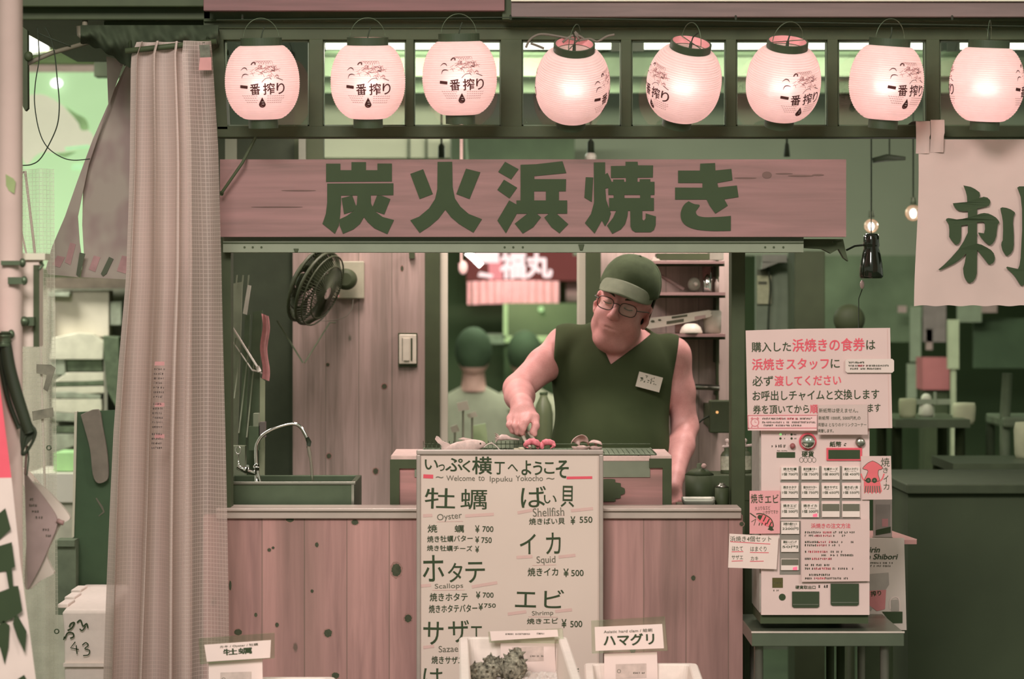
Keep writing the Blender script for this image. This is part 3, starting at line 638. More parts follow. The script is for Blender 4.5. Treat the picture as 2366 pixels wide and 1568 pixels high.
for a in (1000, 1340):
    obj('leg', MB().tube([(X(a, y), y + 0.005, Z(1800, y)), (X(a, y), y + 0.005, 0.0)], 0.012, 8), STEELD, wt)
# ================================================================ ticket machine and its notices
y = -0.24
tm = thing('ticket_machine', 'pale tabletop meal ticket vending machine covered with notices on the steel table', 'ticket machine', (X(1884, y), y + 0.13, Z(1432, y)))
m = MB().pb(1759, 985, 2009, 1420, y, 0.27)
yf = y - 0.001
E2 = lambda a, b: (1660 + a / 4.929, 980 + b / 4.929)
E3 = lambda a, b: (1660 + a / 4.26, 1200 + b / 4.26)
def t2(t, a, b, c, d, mi=1, off=0.01, rot=0, yy=None, mb=None): (mb or m).text(t, *E2(a, b), *E2(c, d), yf if yy is None else yy, mi, off, rot)
def disc(mb, cx, cy, r, yy, mi, n_=16): mb.prism([(cx + r * math.cos(2 * math.pi * k / n_), cy + r * math.sin(2 * math.pi * k / n_)) for k in range(n_)], yy, 0, mi)
t2('硬貨', 950, 305, 1085, 370, 1, 0.03); t2('紙幣', 1268, 195, 1398, 255, 1, 0.03); m.scribble(*E2(1425, 205), *E2(1530, 250), yf, 2, seed=3)
m.scribble(*E2(600, 228), *E2(790, 262), yf, 2, seed=4); m.scribble(*E2(665, 292), *E2(795, 306), yf, 2, seed=5)
for a, b in ((833, 115), (706, 160), (833, 160)): disc(m, *E2(a, b), 2.6, yf, 1)
disc(m, *E2(708, 113), 3.0, yf, 3)
for a, b in ((730, 115), (855, 115), (730, 160), (855, 160)): m.scribble(*E2(a, b - 8), *E2(a + 55, b + 8), yf, 2, seed=a)
for k in range(4): m.stroke([(E2(945 + 48 * k, 405)[0] + 4.5 * math.cos(t), E2(0, 405)[1] + 5.5 * math.sin(t)) for t in np.linspace(0, 6.3, 14)], 0.9, yf, 2)
m.prism([E2(662, 315), E2(873, 315), E2(873, 380), E2(662, 380)], yf, 0, 1)
for r0, r1 in ((632, 660), (843, 868), (1062, 1078)): m.prism([E2(705, r0), E2(1622, r0), E2(1622, r1), E2(705, r1)], yf, 0, 4)
for px in (928, 1160, 1393): m.prism([E2(px - 12, 475), E2(px + 12, 475), E2(px + 12, 1065), E2(px - 12, 1065)], yf - 0.0002, 0, 4)
m.prism([E3(603, 10), E3(808, 10), E3(808, 540), E3(603, 540)], yf, 0, 4)
m.text('硬貨取出口', *E3(758, 648), *E3(955, 682), yf, 1, 0.02); m.scribble(*E3(985, 640), *E3(1090, 670), yf, 2, seed=8); m.scribble(*E3(540, 688), *E3(628, 704), yf, 2, seed=9)
m.prism([E3(530, 572), E3(634, 572), E3(634, 670), E3(530, 670)], yf, 0, 5); m.scribble(*E3(545, 615), *E3(620, 628), yf - 0.0004, 2, seed=10)
disc(m, *E3(628, 762), 8, yf, 1)
TMB = mat('ticket machine enamel', 'D9BDB6', 0.45, spec=0.35, var=0.02)
obj('body', m, [TMB, INK, INKG, mat('green indicator', '9BE08C', 0.4, emit=0.4), mat('grey gap', '867E74', 0.6, var=0.03), mat('olive plate', '57502C', 0.5)], tm, bevel=0.006)
side = MB().box(X(1759, y) - 0.004, X(1759, y), y + 0.012, y + 0.26, Z(1415, y), Z(990, y))
obj('side_panel', side, mat('grey machine side', '9A948A', 0.6, var=0.12, scale=40), tm)
k = MB(); c = P(*E2(1016, 195), y); k.ball((c[0], y - 0.012, c[2]), (0.019, 0.014, 0.019)); obj('coin_inlet', k, CHROME, tm)
kr = MB(); kr.lathe([(0.0195, 0), (0.0235, 0), (0.0235, 0.004), (0.0195, 0.004)], (c[0], y, c[2]), 32, R=Matrix.Rotation(math.pi / 2, 3, 'X'), close=False, smooth=False); obj('coin_inlet_ring', kr, RED, tm)
c = P(*E2(1614, 205), y); k = MB().lathe([(0.0, 0.012), (0.008, 0.012), (0.012, 0.009), (0.0135, 0.0)], (c[0], y, c[2]), 24, R=Matrix.Rotation(math.pi / 2, 3, 'X')); obj('lock', k, STEEL, tm)
c = P(*E2(842, 245), y); obj('return_lever', MB().ball((c[0], y - 0.006, c[2]), (0.0075, 0.008, 0.008)), mat('dark red knob', '9A5A58', 0.4), tm)
bs = MB(); bs.prism([E2(1232, 268), E2(1635, 268), E2(1635, 412), E2(1232, 412)], y - 0.004, 0.004); bs.prism([E2(1252, 290), E2(1612, 290), E2(1612, 394), E2(1252, 394)], y - 0.0046, 0, 1)
obj('banknote_slot', bs, [RED, INK], tm)
BTN = [('焼き牡蠣', '1個 700円'), ('焼き牡蠣バター', '1個 750円'), ('牡蠣チーズ', '1個 800円'), ('焼きハマグリ', '1個 450円'), ('焼きホタテ', '1個 700円'), ('焼きホタテバター', '1個 750円'), ('焼きサザエ', '1個 650円'), ('焼きばい貝', '1個 550円'),
       ('焼きエビ', '1個 500円'), ('焼きイカ', '1個 500円'), None, None]
BW = mat('lit ticket button', 'E6D2C8', 0.35, spec=0.4, var=0.03)
BP = [((715, 945, 1178, 1410)[i % 4], (485, 692, 900)[i // 4], (912, 1145, 1382, 1612)[i % 4], (628, 838, 1058)[i // 4]) for i in range(12)]
def button(pts, txt, off_=False, red=False):
    q = MB(); (a, b), (c_, d) = pts
    q.pb(a, b, c_, d, y - 0.006, 0.006); yy = y - 0.0065; h = d - b; w_ = c_ - a
    if txt:
        q.text(txt[0], a + w_ * 0.12, b + h * 0.06, c_ - w_ * 0.12, b + h * 0.27, yy, 1, 0.02); q.text(txt[1], a + w_ * 0.06, b + h * 0.46, c_ - w_ * 0.05, b + h * 0.68, yy, 1, 0.015)
        q.scribble(a + w_ * 0.2, b + h * 0.32, c_ - w_ * 0.2, b + h * 0.38, yy, 2, seed=int(a))
    elif off_: q.prism([(a + 1, b + 1), (c_ - 1, b + 1), (c_ - 1, b + h * 0.55), (a + 1, b + h * 0.55)], yy, 0, 2)
    if red: q.prism([(c_ - 14, d - 7), (c_ - 4, d - 9), (c_ - 4, d - 1), (c_ - 14, d - 1)], yy, 0, 3)
    obj('ticket_button', q, [BW, INK, INKG, mat('red button lamp', 'F06A84', 0.4, emit=0.5)], tm, bevel=0.0015)
for i in range(12): button((E2(BP[i][0], BP[i][1]), E2(BP[i][2], BP[i][3])), BTN[i], i >= 10, i == 9)
button((E3(618, 22), E3(795, 140)), ('浜焼き4個セット', '2200円')); button((E3(618, 200), E3(790, 318)), ('薬味トッピング', '50円')); button((E3(615, 385), E3(792, 500)), None, True, True)
for (a, b, c_, d) in ((725, 708, 992, 865), (1105, 630, 1382, 845)):
    q = MB().prism([E3(a, b), E3(c_, b), E3(c_, d - 12), E3(c_ - 15, d), E3(a + 15, d), E3(a, d - 12)], y - 0.004, 0.0045); q.prism([E3(a + 8, d - 34), E3(c_ - 8, d - 34), E3(c_ - 8, d - 27), E3(a + 8, d - 27)], y - 0.0046, 0, 1)
    obj('payout_tray', q, [mat('dark tray recess', '3C4632', 0.4, var=0.04), STEEL], tm)
obj('base_shadow', MB().pb(1757, 1420, 2006, 1440, y + 0.012, 0.25), DARK, tm)  # dark strip standing in for the shadow at the machine's base
# notice above the machine
y = -0.255
F1 = lambda a, b: (1660 + a / 4.929, 740 + b / 4.929)
m = MB().prism([F1(310, 115), F1(900, 95), F1(1955, 85), F1(1980, 1225), F1(335, 1245)], y, 0.004)
yn = y - 0.0008
for t, a, b, c, d, mi in (('購入した', 378, 245, 825, 355, 1), ('浜焼きの食券', 845, 205, 1665, 350, 2), ('は', 1685, 225, 1785, 330, 1), ('浜焼きスタッフ', 385, 430, 1255, 560, 2), ('に', 1280, 440, 1380, 540, 1), ('必ず', 388, 632, 622, 745, 1),
                          ('渡してください', 640, 625, 1395, 740, 2), ('お呼出しチャイムと交換します', 390, 790, 1830, 905, 1), ('券を頂いてから', 395, 960, 1030, 1060, 1), ('順', 1045, 960, 1130, 1055, 2), ('ます', 1705, 950, 1845, 1040, 1)):
    m.text(t, *F1(a, b), *F1(c, d), yn, mi, 0.012 if mi == 1 else 0.018, 0.8)
m.stroke([F1(1925, 90), F1(1945, 1220)], 1.0, yn, 3)
obj('notice_sheet', m, [PAPER, INK, RED, PINK], None, 'large paper notice with black and red Japanese lines standing on the ticket machine', 'notice')
def sheet(name, pts, yy, label, cat, draw, mats, dep=0.0025):
    q = MB().prism(pts, yy, dep); draw(q, yy - 0.0007); return obj(name, q, mats, None, label, cat)
def d_strip(q, yy):
    for k, (x1, b) in enumerate(((1690, 478), (1950, 514), (1860, 549))): q.scribble(*F1(1480, b - 11), *F1(x1, b + 11), yy, 1, seed=20 + k, dens=0.9)
    q.scribble(*F1(1590, 503), *F1(1690, 525), yy - 0.0003, 2, seed=25)
rr = lambda a, b, c, d, r: [(a + r, b), (c - r, b), (c, b + r), (c, d - r), (c - r, d), (a + r, d), (a, d - r), (a, b + r)]
sheet('label_strip', [F1(*p) for p in rr(1445, 437, 2000, 595, 20)], -0.262, 'small rounded white label strip stuck over the right edge of the large notice', 'label', d_strip, [WHITEP, INK, RED])
def d_clock(q, yy):
    for k, (b, x1, mi) in enumerate(((1118, 1070, 1), (1160, 1110, 3), (1195, 970, 3))): q.scribble(*F1(495, b - 12), *F1(x1, b + 10), yy, mi, seed=30 + k, dens=0.9)
    q.scribble(*F1(700, 1106), *F1(905, 1128), yy - 0.0002, 2, seed=35)
    cx, cy = F1(415, 1160); q.stroke([(cx + 9 * math.cos(t), cy + 9 * math.sin(t)) for t in np.linspace(0, 6.3, 20)], 2.0, yy, 4); q.stroke([(cx, cy - 5), (cx, cy), (cx + 4, cy)], 1.0, yy, 4)
    q.stroke([(cx - 9, cy - 8), (cx - 5, cy - 11)], 3, yy, 4); q.stroke([(cx + 5, cy - 11), (cx + 9, cy - 8)], 3, yy, 4); q.stroke([(cx - 6, cy + 8), (cx - 8, cy + 12)], 2, yy, 4); q.stroke([(cx + 6, cy + 8), (cx + 8, cy + 12)], 2, yy, 4)
    for b in (1082, 1228): q.stroke([F1(335, b), F1(1118, b - 4)], 2, yy, 4)
    q.stroke([F1(336, 1080), F1(342, 1240)], 2, yy, 4)
sheet('notice_slip', [F1(330, 1072), F1(1122, 1066), F1(1120, 1255), F1(335, 1252)], -0.261, 'pink bordered slip with an alarm clock drawing on the foot of the large notice', 'notice', d_clock, [mat('pale pink paper', 'E6BDB9', 0.7, var=0.02), INK, RED, INKG, mat('rose print', 'D07C80', 0.6)])
def d_hand(q, yy):
    q.text('新紙幣は使えません。', *F1(1145, 1000), *F1(1590, 1050), yy, 1, 0.0, 0); q.text('新紙幣 1000札 5000円札の', *F1(1140, 1088), *F1(1618, 1132), yy, 1, 0.0)
    q.text('両替は となりのドリンクコーナー', *F1(1135, 1165), *F1(1685, 1208), yy, 1, -0.005); q.text('両替します。', *F1(1135, 1236), *F1(1310, 1276), yy, 1, 0.005)
sheet('handwritten_note', [F1(1138, 962), F1(1695, 955), F1(1700, 1300), F1(1132, 1300)], -0.264, 'greyish handwritten note taped over the lower middle of the large notice', 'note', d_hand, [mat('greyish paper', 'C9B0A8', 0.7, var=0.03), INK])
SQ = mat('squid red', 'DD6A6E', 0.7, var=0.05)
def d_squid(q, yy):
    p = lambda L: [E2(*a) for a in L]
    body = smooth_path([(1755, 415), (1810, 440), (1870, 490), (1850, 515), (1825, 520), (1818, 570), (1832, 640), (1750, 650), (1665, 640), (1690, 570), (1700, 525), (1655, 510), (1645, 495), (1700, 440), (1755, 415)], 4)[:-1]
    legs = [(1655, 650), (1840, 650), (1862, 760), (1840, 790), (1815, 765), (1795, 790), (1775, 765), (1750, 792), (1725, 762), (1705, 790), (1690, 765), (1660, 790)]
    q.prism(p(body), yy, 0, 2); q.prism(p(legs), yy + 0.0001, 0, 2)
    q.stroke(p(body + [body[0]]), 1.0, yy - 0.0002, 1)
    for a in (1680, 1705, 1730, 1755, 1780, 1805, 1830): q.stroke(p([(a, 700), (a + (a - 1755) * 0.15, 775)]), 2.6, yy - 0.0002, 3)
    for s_ in (1, -1): q.stroke(p(smooth_path([(1755 + 75 * s_, 650), (1755 + 110 * s_, 620), (1755 + 132 * s_, 560)], 4)), 3.2, yy, 2)
    for a in (1707, 1777): disc(q, *E2(a, 637), 6, yy - 0.0004, 1); disc(q, *E2(a, 637), 2.4, yy - 0.0006, 3)
    q.text('焼', *E2(1850, 380), *E2(1950, 480), yy, 1, 0.0); q.text('き', *E2(1875, 490), *E2(1932, 552), yy, 1, 0); q.text('イ', *E2(1880, 580), *E2(1935, 660), yy, 1, 0); q.text('カ', *E2(1880, 672), *E2(1945, 742), yy, 1, 0)
sheet('squid_card', [E2(1622, 362), E2(1965, 360), E2(1978, 855), E2(1635, 857)], -0.246, 'white card with a hand drawn red squid at the right edge of the ticket machine', 'card', d_squid, [PAPER, INK, SQ, INKG])
def d_shrimp(q, yy):
    p = lambda L: [E2(*a) for a in L]
    q.text('焼き', *E2(370, 790), *E2(510, 895), yy, 1, 0.008, 3); q.text('エビ', *E2(530, 800), *E2(685, 895), yy, 1, 0.008, 3)
    q.text('大ぶりなエビ', *E2(415, 930), *E2(590, 975), yy, 1, -0.005, 3); q.text('いかがですか', *E2(510, 975), *E2(680, 1018), yy, 1, -0.005, 2)
    q.prism(p(smooth_path([(455, 1025), (520, 1030), (590, 1070), (625, 1130), (600, 1170), (540, 1155), (470, 1110), (440, 1070), (455, 1025)], 3)[:-1]), yy, 0, 2)
    q.stroke(p(smooth_path([(430, 1020), (480, 1015), (540, 1035), (600, 1080), (625, 1150), (605, 1180)], 5)), 2.2, yy - 0.0002, 1)
    for a, b in ((500, 1030), (540, 1045), (580, 1075), (605, 1110)): q.stroke(p([(a, b), (a - 30, b + 60)]), 2.6, yy - 0.0003, 1)
    disc(q, *E2(470, 1055), 5, yy - 0.0004, 1); q.stroke(p([(430, 1060), (360, 1010)]), 2.4, yy - 0.0002, 1); q.stroke(p([(430, 1075), (375, 1110)]), 1.2, yy, 1); q.stroke(p([(425, 1085), (405, 1150)]), 1.2, yy, 1)
    q.prism(p([(600, 1150), (632, 1205), (600, 1210), (560, 1195), (585, 1165)]), yy - 0.0003, 0, 1)
    for a in (470, 500, 540): q.stroke(p([(a, 1120), (a - 8, 1150)]), 2, yy, 1)
sheet('shrimp_card', [E2(355, 757), E2(702, 754), E2(700, 1242), E2(355, 1245)], -0.247, 'pink card with a hand drawn shrimp at the left edge of the ticket machine', 'card', d_shrimp, [mat('pink card', 'DF9C9C', 0.7, var=0.03), INK, mat('shrimp red', 'E8737A', 0.7)])
def d_set(q, yy):
    for t, a, b, c, d in (('浜焼き4個セット', 115, 162, 520, 216), ('ほたて', 135, 262, 240, 306), ('はまぐり', 315, 264, 472, 312), ('サザエ', 130, 350, 242, 392), ('カキ', 318, 362, 392, 402)): q.text(t, *E3(a, b), *E3(c, d), yy, 1, -0.005, 0)
    for a, b, c, d in ((118, 216, 510, 240), (130, 316, 245, 314), (310, 322, 495, 325), (130, 408, 240, 404), (310, 410, 445, 408)): q.stroke([E3(a, b), E3(c, d)], 1.5, yy, 2)
sheet('set_menu_card', [E3(108, 138), E3(592, 165), E3(572, 488), E3(95, 472)], -0.252, 'white handwritten set menu card with red underlines low on the left of the ticket machine', 'card', d_set, [mat('card white', 'E4CCC2', 0.7, var=0.02), INK, RED])
def d_inst(q, yy):
    q.text('浜焼きの注文方法', *E3(912, 36), *E3(1298, 84), yy, 2, 0.01)
    for k, (b, a0, a1, r0, r1) in enumerate(((125, 850, 1340, 1010, 1110), (158, 850, 1280, 940, 1130), (220, 850, 1330, 980, 1120), (252, 850, 1190, 970, 1070), (316, 850, 1225, 880, 1100), (350, 1015, 1335, 0, 0), (385, 850, 1125, 920, 1120), (447, 850, 1105, 0, 0), (482, 850, 1330, 940, 1120), (543, 850, 1095, 0, 0), (578, 850, 1290, 925, 1050))):
        if r0: q.scribble(*E3(a0, b - 12), *E3(r0, b + 10), yy, 1, seed=40 + k, dens=.92); q.scribble(*E3(r0, b - 12), *E3(r1, b + 10), yy, 2, seed=60 + k, dens=.92); q.scribble(*E3(r1, b - 12), *E3(a1, b + 10), yy, 3, seed=80 + k)
        else: q.scribble(*E3(a0, b - 12), *E3(a1, b + 10), yy, 1, seed=40 + k)
sheet('instruction_sheet', [E3(815, 0), E3(1425, 0), E3(1488, 0), E3(1488, 605), E3(818, 612)], -0.25, 'white ordering instruction sheet with a red title on the lower front of the ticket machine', 'notice', d_inst, [PAPER, INK, RED, INKG])
# steel table under the machine
y = -0.30
tt = thing('steel_table', 'stainless steel table with tube legs carrying the ticket machine', 'table', (X(1914, y), y + 0.22, 0))
zt = Z(1460, y)
STT = mat('table steel', '6B7260', 0.3, metal=0.55, spec=0.5, var=0.06)
q = MB().box(X(1737, y), X(2089, y), y, y + 0.45, zt - 0.038, zt)
obj('table_top', q, STT, tt, bevel=0.002)
obj('edge_trim', MB().box(X(1736, y), X(2090, y), y - 0.002, y + 0.006, zt - 0.002, zt + 0.002), mat('painted steel glint', 'D2C2B6', .4, metal=.2, spec=.5), tt)  # bright edge reflection put into a pale, barely metallic colour
for a, yy in ((1755, y + 0.03), (2047, y + 0.03), (1772, y + 0.42), (2034, y + 0.42)):
    obj('leg', MB().tube([(X(a, y), yy, zt - 0.03), (X(a, y), yy, 0)], 0.0125 if yy < 0 else 0.011, 12), mat('steel tube', 'A39D90', .3, metal=.45, spec=.5), tt)
tm.location.z = tm.location.z  # machine stands on the table top
# beer poster on a stand, pink side table, leaflet holder
y = 0.16
ps = thing('poster_stand', 'pale drinks poster on a stand behind the right side of the ticket machine', 'poster', (X(2040, y), y, 0))
q = MB().prism([E3(1200, 182), E3(1828, 182), E3(1852, 1086), E3(1220, 1092)], y, 0.006); yy = y - 0.001
q.text('Kirin', *E3(1440, 268), *E3(1590, 322), yy, 1, 0.03, 0, None, 0.25); q.text('Ichiban Shibori', *E3(1270, 338), *E3(1762, 390), yy, 1, 0.03, 0, None, 0.25)
for b, x1 in ((426, 1715), (456, 1690)): q.scribble(*E3(1495, b - 10), *E3(x1, b + 8), yy, 2, seed=b)
q.prism([E3(1420, 540), E3(1675, 520), E3(1680, 640), E3(1500, 900), E3(1420, 880)], yy, 0, 3); q.prism([E3(1480, 700), E3(1650, 690), E3(1640, 880), E3(1560, 900), E3(1480, 840)], yy - 0.0003, 0, 4)
q.text('搾り', *E3(1500, 700), *E3(1600, 750), yy - 0.0006, 1, 0.03, 6)
q.stroke([E3(*a) for a in smooth_path([(1690, 880), (1690, 800), (1720, 765), (1770, 770), (1785, 830), (1785, 900)], 4)], 3, yy - 0.0004, 5); q.prism([E3(1700, 790), E3(1775, 785), E3(1775, 900), E3(1700, 900)], yy - 0.0003, 0, 3)
q.prism([E3(1610, 905), E3(1812, 905), E3(1812, 1018), E3(1700, 1020)], yy - 0.0005, 0, 1)
obj('poster', q, [mat('poster paper', 'CDBDB2', 0.6, var=0.03), INK, INKG, mat('poster grey', 'A59A90', 0.6, var=0.1), mat('poster red', 'C87F7E', 0.6, var=0.08), WHITEP], ps)
obj('stand', MB().box(X(1995, y), X(2060, y), y + 0.007, y + 0.03, 0, Z(1400, y)), DARK, ps)
y = 0.18
zt2 = Z(1247, y)
st = thing('side_table', 'small pink topped side table behind the ticket machine', 'table', (X(2020, y), y + 0.15, 0))
q = MB(); pts = [(X(1930, y), y), (X(2118, y), y), (X(2122, y), y + 0.03), (X(2096, y), y + 0.34), (X(1930, y), y + 0.34)]
q.add([(a, b, zt2) for a, b in pts] + [(a, b, zt2 - 0.012) for a, b in pts], [(0, 1, 2, 3, 4), (9, 8, 7, 6, 5)] + [(i, i + 5, (i + 1) % 5 + 5, (i + 1) % 5) for i in range(5)])
obj('table_top', q, mat('pink laminate', 'C4918B', 0.5, var=0.05), st)
for a, b in ((1945, 0.21), (2060, 0.24), (1945, 0.48), (2060, 0.48)): obj('leg', MB().tube([(X(a, y), b, zt2 - 0.012), (X(a, y), b, 0)], 0.012, 8), DARK, st)
y = 0.22
hz = zt2 + 0.0015
lh = thing('leaflet_holder', 'small leaflet holder standing on the pink side table behind the machine', 'leaflet holder', (X(2041, y), y, hz))
q = MB().box(X(2018, y), X(2061, y), y, y + 0.008, hz, Z(1152, y)); q.pb(2024, 1165, 2057, 1222, y - 0.001, 0.0008, 1); q.pb(2038, 1198, 2052, 1216, y - 0.0015, 0.0008, 2); q.prism([(2024, 1224), (2058, 1216), (2058, 1230), (2024, 1236)], y - 0.002, 0, 3)
obj('leaflet', q, [mat('leaflet grey', 'A79A93', 0.5), mat('leaflet shade', '8F857E', 0.6, var=0.12), mat('leaflet red', 'B58080', 0.6), INK], lh)
obj('foot', MB().box(X(2018, y), X(2061, y), y - 0.02, y + 0.03, hz, hz + 0.004), glass('acrylic', opac=0.3), lh)
# ================================================================ cloth banner on the right
y = -0.075
CLOTH = mat('unbleached cloth', 'C8AFA6', 0.9, spec=0.05, var=0.05, scale=6, bump=0.05)
def nbend(x, z): return 0.0035 * math.sin(x * 21 + z * 6) + 0.002 * math.sin(z * 17 - x * 9) + 0.002 * math.sin(x * 47 + 1.3)
q = MB()
XL = lambda v: 2121 - 6 * v + 3 * math.sin(v * 5)
def nf(u, v):
    px = XL(v) + u * (2640 - XL(v)); py = 322 + v * (706 - 322) + (1.2 * math.sin(px / 9.0) if v > 0.995 else 0)
    x_, z_ = X(px, y), Z(py, y); return (x_, y + nbend(x_, z_), z_)
q.grid(nf, 90, 60)
S6 = 216 / 1254.0
def gl6(pts): return [(2150 + a * S6, 410 + b * S6) for a, b in pts]
A1 = [(440, 105), (540, 125), (600, 155), (660, 200), (665, 245), (652, 275), (715, 257), (765, 268), (800, 300), (806, 335), (785, 380), (625, 418), (622, 500), (670, 483), (720, 475), (775, 482), (830, 505), (880, 535), (912, 570), (928, 600), (905, 628), (890, 720), (885, 780), (860, 850), (830, 890), (800, 905), (765, 890), (720, 855), (670, 800), (635, 745), (640, 738), (715, 748), (728, 690), (725, 625), (712, 600), (690, 592), (620, 602),
      (618, 885), (680, 900), (750, 935), (810, 970), (850, 1015), (866, 1075), (858, 1120), (835, 1152), (795, 1164), (765, 1150), (730, 1105), (670, 1030), (620, 970), (618, 1280), (602, 1345), (565, 1398), (520, 1413), (485, 1395), (455, 1345), (440, 1290), (433, 1220), (455, 1140), (475, 1020), (400, 1095), (320, 1150), (230, 1195), (125, 1243), (104, 1234), (180, 1170), (270, 1080), (370, 965), (440, 855), (495, 740), (495, 630), (410, 645),
      (408, 800), (395, 860), (370, 893), (340, 902), (310, 880), (270, 830), (248, 795), (250, 700), (243, 640), (228, 600), (204, 575), (212, 552), (240, 543), (290, 550), (350, 562), (420, 555), (498, 538), (498, 450), (430, 452), (370, 440), (330, 410), (310, 375), (298, 345), (400, 335), (490, 328), (486, 250), (470, 180)]
A2 = [(940, 410), (965, 398), (1020, 405), (1075, 425), (1120, 455), (1136, 475), (1115, 525), (1108, 600), (1118, 760), (1120, 900), (1110, 970), (1080, 1020), (1032, 1051), (1000, 1030), (965, 970), (950, 905), (955, 870), (970, 840), (975, 700), (972, 590), (960, 510), (945, 450)]
A3 = [(1163, 135), (1190, 118), (1300, 118), (1380, 170), (1395, 200), (1385, 700), (1392, 1250), (1340, 1400), (1225, 1452), (1195, 1425), (1130, 1320), (1075, 1260), (1018, 1212), (1030, 1193), (1175, 1225), (1195, 1180), (1210, 1080), (1228, 700), (1225, 420), (1208, 260), (1180, 180)]
for A in (A1, A2, A3): q.prism(gl6(A), y - 0.009, 0, 1, nbend)
nr = obj('cloth_banner', q, [CLOTH, INK], None, 'pale cloth shop banner with one huge brushed black character at the right edge', 'banner')
tb = MB()
for a, b_ in ((2115, 2146), (2149, 2179)):
    def tf(u, v, a=a, b_=b_):
        t_ = 3.3 * v; px = a + u * (b_ - a) + (2 if v < .5 else 0) * u; py = 280 + (355 - 280) * v + (a - 2115) * -0.08
        return (X(px, y), y - 0.008 - 0.006 * math.sin(v * math.pi) + 0.002 * math.sin(u * 6), Z(py, y))
    tb.grid(tf, 6, 10)
    tb.grid(lambda u, v, a=a, b_=b_: (X(a + u * (b_ - a), y), y - 0.008 + 0.16 * v, Z(280, y) + 0.003 * math.sin(v * math.pi)), 6, 4)
obj('loop', tb, CLOTH, nr)
# ================================================================ foreground: foam boxes, cards, shells
FOAM = mat('white foam', 'EADAD0', 0.8, spec=0.1, var=0.03, scale=60, bump=0.15)
dt = thing('display_table', 'low steel display table under the foam boxes at the front', 'table', (0.0, -0.85, 0))
obj('table_top', MB().box(-1.0, 0.8, -1.6, -0.33, 0.43, 0.45), STEELD, dt)
for a, b in ((-0.95, -1.55), (0.75, -1.55), (-0.95, -0.38), (0.75, -0.38)): obj('leg', MB().tube([(a, b, 0.43), (a, b, 0)], 0.015, 8), STEELD, dt)
def foam(name, label, px0, px1, ptop, yb, yf_, rot=0.0, zb=0.4501):
    zt_ = Z(ptop, yb); x0, x1 = X(px0, yb), X(px1, yb); w_ = 0.022; fl = 0.02
    cx, cy = (x0 + x1) / 2, (yb + yf_) / 2
    def ring(ins, z, fx=0.0): return [(x0 + ins - fx, yf_ + ins - fx), (x1 - ins + fx, yf_ + ins - fx), (x1 - ins + fx, yb - ins + fx), (x0 + ins - fx, yb - ins + fx)], z
    def rnd(c, r=0.02, n_=4):
        out = []
        for i, (a, b) in enumerate(c):
            sx, sy = (1 if i in (0, 3) else -1), (1 if i in (0, 1) else -1); ca = (a + sx * r, b + sy * r)
            st_ = (180, 270, 0, 90)[i]
            for k in range(n_ + 1):
                t = math.radians(st_ + 90 * k / n_); out.append((ca[0] + r * math.cos(t), ca[1] + r * math.sin(t)))
        return out
    L = [ring(0.018, zb), ring(0.006, zt_ - 0.03), ring(0.0, zt_ - 0.03), ring(-0.002, zt_ - 0.004), ring(0.002, zt_), ring(w_ - 0.003, zt_), ring(w_, zt_ - 0.004), ring(w_ + 0.012, zb + 0.03)]
    v = []; 
    for c, z in L: v += [(a, b, z) for a, b in rnd(c)]
    n_ = 20; R_ = Matrix.Rotation(rot, 3, 'Z')
    v = [tuple(R_ @ (Vector(p) - Vector((cx, cy, 0))) + Vector((cx, cy, 0))) for p in v]
    q = MB(); f = [(i * n_ + k, i * n_ + (k + 1) % n_, (i + 1) * n_ + (k + 1) % n_, (i + 1) * n_ + k) for i in range(len(L) - 1) for k in range(n_)]
    f += [tuple(range(n_))[::-1], tuple((len(L) - 1) * n_ + k for k in range(n_))]
    q.add(v, f); return obj(name, q, FOAM, None, label, 'foam box'), cx, cy
foam('foam_box', 'open white foam box holding turban shells and ice before the menu board', 1072, 1318, 1470, -0.42, -1.5, 0.02)
foam('foam_box', 'open white foam box under the clam card, front right of the menu board', 1342, 1600, 1531, -0.42, -1.5, -0.02)
foam('foam_box', 'white foam box showing only its rim beside the oyster card, lower left', 600, 775, 1563, -0.5, -1.1, 0.0)
ice = MB()
r_ = random.Random(5)
def icef(u, v): return (X(1104, -0.45) + u * (X(1286, -0.45) - X(1104, -0.45)), -1.45 + v * 0.98, 0.515 + 0.014 * r_.random() + 0.03 * v * v)
ice.grid(icef, 30, 90, smooth=False)
obj('crushed_ice', ice, mat('crushed ice', 'DCCFC8', 0.3, spec=0.5, var=0.06, scale=80), None, 'crushed ice filling the foam box around the turban shells', 'ice', kind='stuff')
ice = MB(); r_ = random.Random(6)
def icef2(u, v): return (X(1380, -0.45) + u * (X(1562, -0.45) - X(1380, -0.45)), -1.43 + v * 0.95, 0.49 + 0.015 * r_.random() + 0.03 * v)
ice.grid(icef2, 24, 80, smooth=False)
obj('crushed_ice', ice, MATS['crushed ice'], None, 'crushed ice filling the foam box under the clam card', 'ice', kind='stuff')
SHELL = mat('turban shell', '7C7768', 0.85, spec=0.1, var=0.85, scale=110, bump=0.8)
